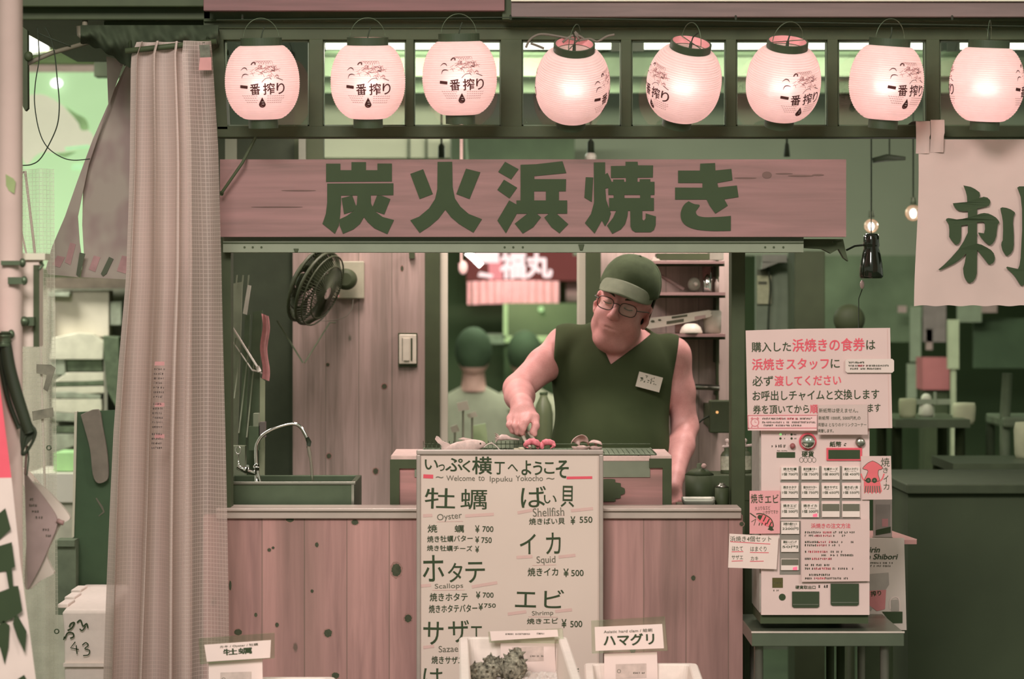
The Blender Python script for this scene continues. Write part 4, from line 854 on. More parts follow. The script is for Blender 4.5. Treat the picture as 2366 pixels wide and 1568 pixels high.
def turban():
    q = MB(); prof = [(0.001, 0.068), (0.009, 0.062), (0.013, 0.052), (0.02, 0.044), (0.024, 0.034), (0.033, 0.024), (0.036, 0.008), (0.033, -0.008), (0.02, -0.026), (0.004, -0.032)]
    seg = 36; v = []
    for i, (r, z) in enumerate(prof):
        for k in range(seg):
            t = 2 * math.pi * k / seg; rr_ = r * (1 + 0.06 * math.sin(t * 9 + i)); v.append((rr_ * math.cos(t), rr_ * math.sin(t), z + 0.006 * (k / seg) * (1 if 0 < i < len(prof) - 1 else 0)))
    q.add(v, [(i * seg + k, i * seg + (k + 1) % seg, (i + 1) * seg + (k + 1) % seg, (i + 1) * seg + k) for i in range(len(prof) - 1) for k in range(seg)], 0, True)
    for rr_, z, nn in ((0.035, 0.012, 7), (0.024, 0.036, 6), (0.013, 0.053, 4), (0.031, -0.01, 6)):
        for k in range(nn):
            t = 2 * math.pi * (k + 0.3 * z * 100) / nn; d = Vector((math.cos(t), math.sin(t), 0.25)); c = Vector((rr_ * 0.85 * math.cos(t), rr_ * 0.85 * math.sin(t), z))
            q.tube([c, c + d * 0.006, c + d * 0.013 + Vector((0, 0, 0.003))], [0.0065, 0.0042, 0.0008], 7)
    return q
tq = turban()
for i, (px, py, yy, e, lab) in enumerate(((1102, 1566, -0.62, (0.5, 1.0, 0.4), 'spiky dark turban shell at the left of the foam box, tip to the right'), (1182, 1552, -0.56, (0.35, 0.25, 1.9), 'spiky dark turban shell standing beside the card in the foam box'), (1143, 1546, -0.50, (0.6, -0.5, 0.2), 'turban shell half hidden behind the other two against the box wall'))):
    if i == 0: o = obj('turban_shell', tq, SHELL, None, lab, 'shell', 'turban shells on ice', local=True)
    else: o = copy_tree(o); o['label'] = lab
    o.location = P(px, py, yy); o.rotation_euler = e; o.scale = (1.0, 1.0, 1.0) if i < 2 else (0.8,) * 3
# price cards in clear holders
ACR = glass('clear acrylic', 'E8F2DC', 0.35, 0.08)
CARD = mat('card stock', 'EBD4CC', 0.6, var=0.015)
def holder(label, yy, head, lab, card, rot, draw, zbase):
    t_ = thing('price_card', label, 'price card', (X(sum(p[0] for p in card) / len(card), yy), yy, zbase), 'price cards in clear holders before the menu board')
    obj('clear_holder', MB().prism(head, yy - 0.003, 0.012), ACR, t_, bevel=0.001)
    q = MB().prism(lab, yy - 0.0045, 0.001); draw(q, yy - 0.0052); obj('name_label', q, [CARD, INK, INKG], t_)
    q = MB().prism(card, yy + 0.012, 0.004); x0, y0 = card[0]; x1 = card[1][0]
    q.prism([(x0 + (x1 - x0) * .22, y0 + 24), (x1 - (x1 - x0) * .2, y0 + 22), (x1 - (x1 - x0) * .2, y0 + 55), (x0 + (x1 - x0) * .22, y0 + 58)], yy + 0.0113, 0, 1)
    q.scribble(x0 + (x1 - x0) * .55, y0 + 42, x1 - (x1 - x0) * .2, y0 + 46, yy + 0.011, 2, seed=int(x0)); q.stroke([(x0 + (x1 - x0) * .28 + 4 * math.cos(t), y0 + 40 + 4 * math.sin(t)) for t in np.linspace(0, 6.3, 12)], 1.2, yy + 0.011, 2)
    obj('picture_card', q, [CARD, mat('faint picture', 'CDB8AE', 0.7, var=0.15, scale=40), INKG], t_)
    obj('stem', MB().box(X((x0 + x1) / 2 - 20, yy), X((x0 + x1) / 2 + 20, yy), yy + 0.016, yy + 0.02, zbase, Z(y0 + 20, yy)), ACR, t_)
def dr1(q, yy): q.text('牡蠣', 516, 1497, 582, 1511, yy, 1, 0.04, 4); q.text('カキ / Oyster / 牡蠣', 508, 1488, 596, 1494.5, yy, 2, 0.02, 4)
holder('oyster price card in a clear holder at the lower left before the vinyl curtain', -0.62, [(459, 1475), (634, 1462), (634, 1520), (462, 1534)], [(472, 1489), (626, 1478), (624, 1519), (478, 1528)], [(482, 1529), (606, 1521), (608, 1640), (482, 1640)], 0, dr1, 0.45)
def dr2(q, yy): q.scribble(1168, 1462, 1224, 1466, yy, 2, seed=71, dens=.95); q.scribble(1240, 1461, 1258, 1465, yy, 1, seed=72, dens=.95)
holder('price card leaning back in the foam box with the turban shells', -0.47, [(1128, 1460), (1300, 1452), (1303, 1486), (1130, 1484)], [(1132, 1458), (1288, 1454), (1290, 1470), (1135, 1480)], [(1156, 1471), (1281, 1464), (1286, 1620), (1160, 1620)], 0, dr2, 0.54)
def dr3(q, yy): q.text('ハマグリ', 1395, 1464, 1511, 1490, yy, 1, 0.035, 2); q.text('Asiatic hard clam / 蛤蜊', 1395, 1453, 1507, 1461, yy, 2, 0.012, 2)
holder('clam price card in a clear holder above the right foam box', -0.47, [(1366, 1434), (1536, 1424), (1543, 1503), (1368, 1509)], [(1374, 1448), (1530, 1441), (1534, 1497), (1376, 1503)], [(1396, 1510), (1518, 1506), (1522, 1640), (1396, 1640)], 0, dr3, 0.54)
# ================================================================ sink and tap
y = 0.2
sk = thing('sink', 'dark steel sink tank behind the counter at the left', 'sink', (X(676, y), y + 0.2, 0))
zt = Z(1117, y); x0, x1 = X(500, y), X(818, y)
q = MB().box(x0, x1, y, y + 0.015, zt - 0.34, zt); q.box(x0, x1, y + 0.4, y + 0.415, zt - 0.34, zt); q.box(x0, x0 + .015, y + .015, y + .4, zt - .34, zt); q.box(x1 - .015, x1, y + .015, y + .4, zt - .34, zt); q.box(x0, x1, y, y + .415, zt - .36, zt - .34)
obj('basin', q, STEELD, sk, bevel=0.002)
obj('rim', MB().box(x0, x1 + 0.004, y - 0.006, y + 0.01, zt - 0.002, zt + 0.006), STEEL, sk, bevel=0.001)
obj('corner_trim', MB().pb(812, 1119, 818, 1180, y - 0.003, 0.004), STEEL, sk)
for a, b in ((x0 + .03, y + .03), (x1 - .03, y + .03), (x0 + .03, y + .38), (x1 - .03, y + .38)): obj('leg', MB().tube([(a, b, zt - .36), (a, b, 0)], 0.014, 8), STEELD, sk)
y = 0.28
fa = thing('tap', 'tall curved chrome tap with water running into the sink', 'tap', P(596, 1118, y))
obj('spout', MB().tube([P(a, b, y) for a, b in smooth_path([(592, 1072), (591, 1045), (594, 1024), (606, 1006), (632, 990), (662, 980), (682, 979), (695, 987), (705, 1003), (710, 1014)], 6)], 0.0052, 10), CHROME, fa)
obj('riser', MB().tube([P(594, 1125, y), P(593, 1072, y)], 0.0075, 10).tube([P(592, 1074, y), P(592, 1080, y)], 0.0095, 10), CHROME, fa)
obj('nozzle', MB().tube([P(709, 1010, y), P(714, 1021, y), P(713, 1030, y)], [0.0055, 0.0075, 0.006], 10), CABLE, fa)
obj('flexible_hose', MB().tube([P(a, b, y - 0.02) for a, b in smooth_path([(596, 1085), (597, 1100), (602, 1118)], 4)], [0.004] * 4 + [0.005] * 5, 8), CHROME, fa)
obj('mixer_handle', MB().tube([P(548, 1078, y), P(568, 1086, y), P(590, 1092, y)], [0.007, 0.009, 0.007], 8).tube([P(570, 1090, y), P(572, 1076, y - .02)], 0.005, 8), CHROME, fa)
WAT = glass('running water', 'E8E4DA', 0.5, 0.15)
obj('water_stream', MB().tube([P(a, b, y) for a, b in smooth_path([(712, 1030), (716, 1050), (720, 1080), (722, 1122)], 4)], [0.0055] * 5 + [0.0045] * 8, 10), WAT, fa)
obj('hanging_hook', MB().tube([P(550 + 6 * math.cos(t), 1040 + 9 * math.sin(t), 0.3) for t in np.linspace(-1.4, 4.4, 14)], 0.0018, 6).tube([P(551, 1049, 0.3), P(551, 1074, 0.3)], 0.0018, 6), CHROME, fa)
# things stacked in the left corner of the kitchen
y = 0.75
lr = thing('leaning_boards', 'pale and dark boards leaning in the left corner of the kitchen', 'boards', (X(570, y), y + .1, 0))
gb = mat('dull pale board', '8B917A', 0.7, var=0.12); gd = mat('dull green board', '55634A', 0.7, var=0.12)
for a, b, c_, d, m_ in ((535, 655, 560, 1110, gb), (566, 730, 578, 1110, gd), (584, 720, 606, 1110, gd)):
    obj('board', MB().prism([(a, b), (c_, b - 4), (c_ - 14, d), (a - 18, d)], y + random.uniform(0, .06), 0.012), m_, lr)
for k, (a, b, c_, d) in enumerate(((545, 780, 530, 880), (558, 790, 541, 920), (575, 800, 552, 1000), (588, 830, 570, 1010))): obj('thin_rod', MB().tube([P(a, b, y - .02), P(c_, d, y - .02)], 0.0022, 6), gb, lr)
obj('stand', MB().box(X(520, y), X(608, y), y, y + .06, 0, Z(1108, y)), DARK, lr)
obj('white_strip', MB().prism([(572, 658), (580, 660), (570, 727), (561, 724)], y - .03, 0.008), mat('white strip', 'CFC8BA', 0.6), lr)
obj('corner_rail', MB().prism([(601, 872), (612, 880), (611, 1115), (598, 1115)], y - .02, 0.01), mat('pale rail', '9BA082', 0.6), lr)
for a in (548, 562, 575): obj('peg', MB().prism([(a - 2, 635), (a + 1, 635), (a - 1, 658), (a - 4, 658)], y, 0.005), gb, lr)
tag(obj('pink_towel', MB().grid(lambda u, v: (X(604 + 17 * u + 3 * math.sin(v * 9), .74), .738 + .006 * math.sin(u * 6), Z(724 + 150 * v + 6 * u, .74)), 6, 20), mat('pink cloth', 'C98C8B', 0.9, var=0.12, scale=60)), 'narrow pink towel hanging in the left corner of the kitchen', 'towel')
q = MB().tube([P(530, 745, .72), P(594, 846, .72)], 0.0032, 8); q.tube([P(594, 846, .72), P(600, 858, .72)], [0.0065, 0.006], 8); q.tube([P(535, 785, .73), P(583, 855, .73)], 0.002, 6); q.tube([P(583, 855, .73), P(600, 858, .72), P(604, 862, .75)], 0.003, 6)
obj('hinged_rod', q, mat('white enamel rod', 'DAD0C4', 0.4), None, 'thin white hinged rod slanting across the left corner of the kitchen', 'rod')
q = MB().tube([P(640, 740, 1.1), P(700, 838, 1.1)], 0.003, 6); q.tube([P(704, 838, 1.1), P(762, 745, 1.18), P(775, 745, 1.2)], 0.0025, 6)
obj('bracket_arm', q, mat('dull rod', '6A745A', 0.6), None, 'dull thin arm slanting before the cedar wall below the fan', 'rod')
q = MB(); 
for (a, b, c_, d, m_) in ((533, 1030, 566, 1115, 0), (575, 985, 598, 1040, 1), (585, 955, 597, 985, 0), (600, 975, 612, 1010, 2)): q.pb(a, b, c_, d, .62, .05, m_)
obj('bottle_shelf', q, [gb, gd, mat('mauve box', '6F6661', 0.6)], None, 'dim shelf of small packets beside the tap', 'shelf')
# fan on the wall
y = 1.05
fn = thing('wall_fan', 'dark caged wall fan turned sideways on the cedar wall', 'fan', P(800, 645, 1.3))
A = Matrix.Rotation(math.radians(24), 3, 'Y') @ Matrix.Rotation(math.radians(69), 3, 'Z')
c = Vector(P(733, 666, y)); R0 = 0.121
def fp(r, a, d): return c + A @ Vector((r * math.cos(a), d, r * math.sin(a)))
q = MB()
for r, d in ((R0, 0), (R0, 0.028), (R0 * .97, -.02), (R0 * .72, .05), (R0 * .72, -.035), (R0 * .45, .06)): q.tube([fp(r, t, d) for t in np.linspace(0, 2 * math.pi, 33)], 0.0055 if r == R0 else .0028, 5)
for k in range(64):
    t = 2 * math.pi * k / 64; q.tube([fp(.03, t, .065), fp(R0 * .7, t, .05), fp(R0, t, .02)], 0.0016, 4); q.tube([fp(.02, t, -.04), fp(R0 * .75, t, -.035), fp(R0, t, 0)], 0.0016, 4)
obj('cage', q, DARK2, fn)
for k in range(4):
    t0 = k * math.pi / 2; q = MB(); v = []
    for i in range(7):
        for j in range(5): v.append(fp(.02 + .088 * i / 6, t0 + (j / 4 - .5) * 1.15, .018 + .016 * (j / 4 - .5)))
    q.add(v, [(i * 5 + j, i * 5 + j + 1, i * 5 + j + 6, i * 5 + j + 5) for i in range(6) for j in range(4)], 0, True); obj('blade', q, DARK, fn)
q = MB().ball(c + A @ Vector((0, .05, 0)), .03); obj('hub', q, DARK, fn)
e = Vector(P(800, 645, 1.2)); obj('motor', MB().lathe([(0.0, -.04), (.02, -.04), (.034, -.03), (.034, .05), (.02, .06)], e, 24, R=Matrix.Rotation(math.pi / 2, 3, 'X')), DARK, fn)
obj('motor_cap', MB().lathe([(.0, -.043), (.014, -.042), (.014, -.03)], e + Vector((0, -.0, 0)) , 20, R=Matrix.Rotation(-math.pi / 2, 3, 'X')), mat('fan cap', '7C826C', 0.5), fn)
obj('arm', MB().tube([c + A @ Vector((0, .05, 0)), (c + e) / 2 + Vector((0, .03, .01)), e], .016, 10), DARK, fn)
obj('wall_plate', MB().pb(768, 603, 841, 690, 1.262, .036), mat('pale fan plate', 'A9A68E', 0.5), fn, bevel=.004)
obj('pull_cord', MB().tube([P(a, b, 1.24) for a, b in smooth_path([(816, 690), (812, 715), (795, 733), (765, 740), (728, 741)], 5)], .0013, 5), mat('pale cord', '8C8577', 0.6), fn)
ld = MB().ball(P(780, 683, 1.255), .0042); obj('indicator', ld, glow('pink indicator', 'F08890', 1.0), fn)
sw = thing('light_switch', 'cream wall switch with two rocker columns on the cedar wall', 'switch', P(942, 845, 1.29))
obj('cover_plate', MB().pb(922, 772, 962, 841, 1.285, .015), mat('cream switch', 'D5CDB9', 0.4), sw, bevel=.003)
obj('back_box', MB().pb(920, 769, 964, 847, 1.292, .008), DARK, sw)
q = MB().pb(932, 781, 946, 833, 1.281, .006); obj('rocker', q, MATS['cream switch'], sw, bevel=.001)
obj('gap', MB().pb(949, 781, 953, 833, 1.2835, .003).pb(929, 781, 930, 833, 1.2835, .003), DARK, sw)
obj('wall_clip', MB().pb(945, 582, 958, 597, 1.28, .02), DARK, None, 'small dark clip high on the cedar wall', 'clip')
# ================================================================ charcoal grill
y = 0.17
gr = thing('charcoal_grill', 'wooden boxed charcoal grill with dark angle frame and wire mesh top', 'grill', (X(1228, y), y + .17, 0))
zf = Z(1060, y); gx0, gx1 = X(903, y), X(1552, y); D = .36
PW = wood('pale grill wood', 'C48D88', '93716B', '45483A', axis='x', knots=1.5)
obj('wood_panel', MB().pb(915, 1078, 1540, 1180, y + .006, .02), PW, gr)
for a in ([(901, 1061), (966, 1061), (966, 1082), (923, 1082), (923, 1700), (901, 1700)], [(1552, 1059), (1500, 1059), (1500, 1081), (1531, 1081), (1531, 1700), (1552, 1700)]): obj('angle_frame', MB().prism(a, y - .004, .01), DARK, gr, bevel=.001)
q = MB().pb(958, 1062, 1502, 1102, y + .002, .006); obj('front_plate', q, mat('grill plate', '7A7F6C', 0.5, metal=.3, var=.08), gr)
q = MB().prism(smooth_path([(1380, 1108), (1400, 1106), (1421, 1107), (1421, 1114), (1434, 1116), (1434, 1124), (1443, 1128), (1443, 1140), (1434, 1143), (1434, 1150), (1421, 1152), (1421, 1158), (1380, 1158)], 2), y + .001, .006)
obj('air_vent', q, DARK, gr)
q = MB().box(gx0, gx0 + .085, y, y + D, zf - .006, zf + .01); q.box(gx1 - .06, gx1, y, y + D, zf - .006, zf + .01); q.box(gx0 + .085, gx1 - .06, y, y + .03, zf - .006, zf + .008); q.box(gx0 + .085, gx1 - .06, y + D - .03, y + D, zf - .006, zf + .008)
obj('rim', q, mat('grill rim', 'CDB0A6', 0.6, var=.1, scale=50), gr, bevel=.002)
obj('fire_bed', MB().box(gx0 + .08, gx1 - .055, y + .03, y + D - .03, zf - .10, zf - .08), mat('ash and charcoal', '3E4634', .9, var=.4, scale=60), gr)
obj('body', MB().box(gx0 + .01, gx1 - .01, y + .03, y + D, 0.0, zf - .006 - .1), DARK2, gr)
zm = zf + .013; q = MB(); mx0, mx1 = X(972, y), X(1516, y)
nb = 46
for k in range(nb + 1):
    x_ = mx0 + (mx1 - mx0) * k / nb; q.tube([(x_, y + .01, zm), (x_, y + D - .01, zm)], .0011, 5)
for k in range(18):
    yy = y + .01 + (D - .02) * k / 17; q.tube([(mx0, yy, zm - .0015), (mx1, yy, zm - .0015)], .0013 if 0 < k < 17 else .0024, 5)
for a in (mx0, mx1): q.tube([(a, y + .01, zm), (a, y + D - .01, zm)], .0026, 6)
for a in (mx0 + .05, (mx0 + mx1) / 2, mx1 - .05):
    for yy in (y + .012, y + D - .012): q.tube([(a, yy, zm), (a, yy, zf)], .002, 5)
obj('wire_mesh', q, STEELD, gr)
# raised back rack wires
q = MB()
for k in range(26): a = X(978, .5) + (X(1010, .5) - X(978, .5)) * k / 3.2; q.tube([(a, y + D - .02, zm), (a, y + D - .02, zm + .022)], .0009, 4)
q.tube([(mx0, y + D - .02, zm + .013), (mx1, y + D - .02, zm + .013)], .0013, 5); obj('back_guard', q, STEELD, gr)
# food on the grill
y = .32; zg = zm + .0012
fi = thing('grilled_fish', 'pale fish lying on the left of the wire mesh, tail raised', 'fish', (X(1060, y), y, zg))
prof = [(.0, -.062), (.006, -.058), (.011, -.05), (.017, -.03), (.019, -.005), (.016, .02), (.010, .045), (.0055, .06), (.005, .068)]
Rf = Matrix.Rotation(math.radians(-90 - 7), 3, 'Y')
cf = Vector(P(1074, 1031, y))
FISH = mat('fish skin', 'D9BCB2', .5, var=.16, scale=70)
q = MB().lathe(prof, cf, 22, R=Rf, sx=1.0, sy=.62); obj('body', q, FISH, fi)
q = MB().prism(smooth_path([(1008, 1007), (1014, 1009), (1022, 1018), (1034, 1023), (1040, 1028), (1034, 1038), (1024, 1036), (1019, 1028), (1011, 1022), (1005, 1014)], 3), y - .004, .007); obj('tail', q, FISH, fi)
q = MB().prism([(1058, 1014), (1070, 1010), (1090, 1014), (1094, 1018)], y - .002, .004); obj('dorsal_fin', q, FISH, fi)
obj('eye', MB().ball(P(1110, 1024, y - .0105), .0022), INK, fi)
o = obj('skewer', MB().tube([P(a, b, y - .03) for a, b in smooth_path([(1118, 1033), (1127, 1026), (1136, 1024), (1146, 1030), (1156, 1041)], 5)], .0018, 6).tube([P(1136, 1024, y - .03), P(1137, 1021, y - .03)], .0035, 8), mat('pale skewer', 'D5C2B6', .6), None, 'thin bent pale skewer arching over the mesh beside the fish', 'skewer')
sqd = thing('grilled_squid', 'small pale squid with splayed tentacles at the back of the mesh', 'squid', P(1165, 1018, .44))
yy = .44
obj('mantle', MB().tube([P(1152, 1013, yy), P(1160, 1010, yy), P(1170, 1010, yy), P(1180, 1013, yy), P(1200, 1015, yy)], [.006, .0095, .008, .004, .002], 10), FISH, sqd)
q = MB()
for k in range(6): q.tube([P(1155, 1012, yy), P(1149 - k % 2 * 2, 1003 + 3 * k, yy - .01), P(1143 + k % 3, 1000 + 4.2 * k, yy - .015)], [.003, .002, .0008], 5)
obj('tentacles', q, FISH, sqd)
for a, b, yy, lab in ((1193, 1029, .30, 'two small butter blocks on the mesh, front pair left one'), (1206, 1029, .30, 'small butter block beside the pink shrimps on the mesh'), (1204, 1021, .36, 'small flat butter block behind the other two on the mesh')):
    c = P(a, b, yy); lab = lab.replace('two small butter blocks on the mesh, front pair left one', 'small butter block farthest left of the three on the mesh')
    obj('butter_block', MB().obox((c[0], c[1], zg + .005), (.013, .012, .010), Matrix.Rotation(.3, 3, 'Z')), mat('butter', 'D8CDB0', .4), None, lab, 'butter', 'butter blocks on the grill', bevel=.001)
SHR = mat('cooked shrimp', 'E07E86', .45, var=.22, scale=90)
def shrimp(px, py, yy, rz, lab, sc):
    q = MB(); pts = []; rr_ = []
    for k in range(15):
        t = -0.5 + 3.7 * k / 14; r = .0165 * sc; pts.append(Vector((r * math.cos(t) * 1.15, .004 * math.sin(k), r * math.sin(t) * .75 + r * .75))); rr_.append((.0048 + .0042 * math.sin(math.pi * k / 14) + .0012 * (k % 2)) * sc)
    Rz = Matrix.Rotation(rz, 3, 'Z'); c = Vector((X(px, yy), yy, zg + .006))
    q.tube([c + Rz @ p for p in pts], rr_, 10)
    t_ = thing('grilled_shrimp', lab, 'shrimp', (c.x, c.y, zg), 'pink shrimps on the grill'); obj('body', q, SHR, t_)
    e = c + Rz @ pts[-1]; q = MB()
    for s_ in (-1, 0, 1): q.tube([e, e + Rz @ Vector((.009, .005 * s_, -.006))], [.004, .0012], 6)
    obj('tail', q, SHR, t_)
shrimp(1229, 1032, .27, .1, 'curled pink shrimp under the tongs on the mesh', 1.0); shrimp(1266, 1032, .27, 2.9, 'curled pink shrimp right of the tongs on the mesh', .95)
CLAM = mat('clam shell', 'D2B2A8', .45, var=.22, scale=45); MEAT = mat('clam meat', 'DDBCB2', .4, var=.1)
def clam(px, py, yy, lab, open_, sc, rz):
    c = Vector((X(px, yy), yy, zg)); t_ = thing('grilled_clam', lab, 'clam', c, 'clams on the grill')
    def half(Rm, inner):
        q = MB(); v = []; nu, nv = 20, 6
        for j in range(nv + 1):
            for i in range(nu + 1):
                a = -1.35 + 2.7 * i / nu; r = (j / nv); d = r * .031 * sc * (1 - .12 * abs(a)); p = Vector((math.sin(a) * d, -math.cos(a) * d, .013 * sc * (-(1 - (r * 2 - 1) ** 2)) * 1.0 + .0006 * math.sin(j * 9)))
                v.append(c + Rm @ p)
        q.add(v, [(j * (nu + 1) + i, j * (nu + 1) + i + 1, (j + 1) * (nu + 1) + i + 1, (j + 1) * (nu + 1) + i) for j in range(nv) for i in range(nu)], 0, True)
        return q
    Rz = Matrix.Rotation(rz, 3, 'Z'); up = Vector((0, 0, .013 * sc))
    o1 = obj('lower_shell', half(Matrix.Translation((0, 0, 0)).to_3x3() @ Rz, 0), CLAM, t_); o1.location.z += .014 * sc
    o2 = obj('upper_shell', half(Rz @ Matrix.Rotation(math.radians(-open_), 3, 'X') @ Matrix.Rotation(math.pi, 3, 'Y'), 0), CLAM, t_); o2.location.z += .016 * sc
    for o in (o1, o2): s_ = o.modifiers.new('shell thickness', 'SOLIDIFY'); s_.thickness = .0016
    obj('meat', MB().ball(c + Vector((0, 0, .011 * sc)) + Rz @ Vector((0, -.012 * sc, 0)), (.014 * sc, .011 * sc, .006 * sc)), MEAT, t_)
clam(1338, 1034, .30, 'wide open clam on the right of the mesh, upper shell standing up', 62, 1.15, .5); clam(1377, 1034, .33, 'half open clam at the far right of the mesh beside the open one', 22, .95, -.5)
# ================================================================ right side of the kitchen
cb = thing('work_counter', 'dark kitchen work counter between the grill and the end post', 'counter', (X(1650, .5), .45, 0))
ztb = Z(1172, .36)
obj('body', MB().box(X(1578, .36), X(1684, .36), .30, .58, 0, ztb - .02), DARK, cb); obj('work_top', MB().box(X(1572, .36), X(1686, .36), .28, .60, ztb - .02, ztb), DARK2, cb, bevel=.003)
obj('side_body', MB().box(X(1640, .5), X(1760, .5), .605, .9, 0, ztb), DARK, cb); obj('riser_shelf', MB().box(X(1640, .7), X(1745, .7), .63, .85, ztb, Z(1094, .7)), DARK, cb, bevel=.003)
tr = thing('steel_tray', 'low pale steel tray on the dark work counter', 'tray', (X(1613, .36), .38, ztb))
q = MB().grid(lambda u, v: (X(1577, .31) + u * (X(1652, .31) - X(1577, .31)) + (.004 if v > .5 else 0), .30 + .12 * v, ztb + .0015 + .026 * max(abs(2 * u - 1), abs(2 * v - 1)) ** 8), 24, 24); o = obj('pan', q, mat('tray metal', '98998A', .4, metal=.5, var=.1), tr); s_ = o.modifiers.new('t', 'SOLIDIFY'); s_.thickness = .001
for i, (px, pz, yy, r, lab) in enumerate(((1616, 1140, .53, .042, 'dark round pot on the work counter, below the pump bottles'), (1668, 1150, .34, .02, 'small dark jar at the front right of the work counter'))):
    t_ = thing('cooking_pot' if i == 0 else 'glass_jar', lab, 'pot' if i == 0 else 'jar', (X(px, yy), yy, ztb))
    q = MB().lathe([(r * .8, ztb), (r, ztb + .01), (r * 1.02, ztb + (.085 if i == 0 else .06)), (r * .95, ztb + (.085 if i == 0 else .06)), (r * .9, ztb + .012)], (X(px, yy), yy, 0), 28); obj('body', q, DARK, t_)
    q = MB().lathe([(r * 1.03, ztb + (.086 if i == 0 else .061)), (r * .6, ztb + (.1 if i == 0 else .066)), (.008, ztb + (.106 if i == 0 else .07)), (.008, ztb + (.118 if i == 0 else .072)), (.0005, ztb + (.12 if i == 0 else .072))], (X(px, yy), yy, 0), 28); obj('lid', q, DARK if i == 0 else STEEL, t_)
    if i == 0: obj('lid_knob', MB().ball((X(px, yy) + .012, yy - .02, ztb + .112), .008), mat('pink knob', 'B09088', .5), t_)
for i, (px, lab) in enumerate(((1680, 'dark pump bottle with a pale label, left of the pair behind the notice'), (1722, 'dark pump bottle with a pale label, right of the pair beside the ticket machine'))):
    yy = .72; zb = Z(1094, yy); cx = X(px, yy)
    if i == 0:
        t0 = t_ = thing('pump_bottle', lab, 'bottle', (cx, yy, zb), 'pump bottles on the shelf')
        obj('bottle', MB().lathe([(.018, zb), (.02, zb + .004), (.02, zb + .056), (.014, zb + .066), (.009, zb + .07), (.009, zb + .08)], (cx, yy, 0), 24), DARK2, t_)
        obj('label_wrap', MB().lathe([(.0204, zb + .012), (.0204, zb + .054)], (cx, yy, 0), 24, close=False), mat('bottle label', 'A8A48F', .6, var=.25, scale=90), t_)
        pk = obj('pump', MB().tube([(cx, yy, zb + .08), (cx, yy, zb + .1)], .004, 8).tube([(cx - .014, yy, zb + .082), (cx + .022, yy - .012, zb + .086)], [.004, .0045], 8).ball((cx, yy, zb + .1), .007), mat('pump plastic', 'C9B3AA', .4), t_)
    else:
        c_ = copy_tree(t0); c_.location.x = cx; c_.location.y += .015; c_['label'] = lab; c_.rotation_euler.z = .8
dv = thing('charging_device', 'dark wall device with a glowing amber dot right of the cook', 'device', P(1660, 990, 1.0))
obj('case', MB().pb(1640, 925, 1690, 1000, 1.0, .06), DARK, dv, bevel=.004); obj('indicator', MB().ball(P(1657, 952, .998), .0045), glow('amber indicator', 'F0B070', 1.2), dv)
obj('mount', MB().pb(1645, 940, 1680, 990, 1.05, .42), DARK, dv); obj('cable', MB().tube([P(a, b, 1.02) for a, b in smooth_path([(1640, 960), (1622, 970), (1606, 990), (1600, 1030)], 4)], .003, 6), CABLE, dv)
# shelves on the right wall
y = 1.2
SHW = wood('dusty shelf wood', 'AD8A84', '77635E', '46493C', axis='x', knots=1.0)
for i, (a, b, py0, py1, lab) in enumerate(((1500, 1674, 603, 609, 'top wall shelf behind the cook'), (1500, 1676, 675, 682, 'middle wall shelf behind the cook, holding a steel cup'), (1520, 1676, 771, 778, 'lower wall shelf behind the cook, holding white dishes'))):
    t_ = thing('wall_shelf', lab, 'shelf', P((a + b) / 2, py1, y + .25), 'shelves behind the cook')
    obj('board', MB().pb(a, py0, b, py1, y, .25), SHW, t_); obj('bracket', MB().pb(1655, py1, 1662, py1 + 60 if i else py1 + 30, y + .1, .15).pb(a, py1, b, py1 + 6, y + .04, .02), DARK, t_)
obj('shelf_rail', MB().pb(1655, 560, 1661, 1000, 1.42, .03), DARK, None, 'dark upright shelf rail on the plank wall right of the cook', 'rail')
zs = Z(675, y) + .001
yy = 1.3
def onz(px): return X(px, yy)
t_ = thing('steel_cup', 'tall shiny steel cup on the middle shelf right of the cap', 'cup', (onz(1634), yy, zs)); obj('cup', MB().lathe([(.014, zs), (.015, zs + .003), (.0165, zs + .082), (.015, zs + .082), (.013, zs + .006)], (onz(1634), yy, 0), 24), CHROME, t_)
obj('spoon', MB().tube([(onz(1634), yy, zs + .01), (onz(1638), yy + .008, zs + .1)], .003, 6), STEEL, t_)
t_ = thing('small_bottle', 'small pale bottle beside the steel cup on the middle shelf', 'bottle', (onz(1656), yy, zs)); obj('bottle', MB().lathe([(.0065, zs), (.007, zs + .03), (.003, zs + .036), (.003, zs + .042)], (onz(1656), yy, 0), 16), WHITEP, t_)
t_ = thing('round_jar', 'round grey jar left of the steel cup on the middle shelf', 'jar', (onz(1604), yy, zs)); obj('jar', MB().ball((onz(1604), yy, zs + .024), (.021, .02, .0235)), mat('grey glaze', '9C9587', .35, var=.1), t_); obj('lid_knob', MB().ball((onz(1607), yy - .02, zs + .026), .007), mat('white knob', 'D8CBBE', .3), t_)
q = MB().tube([P(1528, 637, yy), P(1580, 668, yy)], .0055, 8); obj('rolling_pin', q, SHW, None, 'wooden stick leaning on the middle shelf beside the cap', 'stick')
q = MB()
for k in range(9): c = P(1484 + k * 4.2, 612 - 6 * math.sin(k) - k * .4, 1.29 + .01 * math.sin(k * 3)); q.ball(c, (.012, .014, .014 + .006 * math.sin(k * 2.1)), 12, 8)
q.ball(P(1512, 608, 1.28), (.014, .014, .02)); obj('folded_cloth', q, mat('grey cloth', 'A79A8E', .9, var=.1, bump=.3), None, 'crumpled grey cloth on the top shelf just behind the cap', 'cloth')
obj('storage_basket', MB().pb(1518, 585, 1640, 600, 1.28, .12), DARK, None, 'dark low box on the top shelf behind the cook', 'box')
obj('white_box', MB().pb(1640, 582, 1672, 600, 1.28, .1), mat('dim white box', '8D8A7C', .6), None, 'dim pale box at the right end of the top shelf', 'box')
zs = Z(771, y) + .001
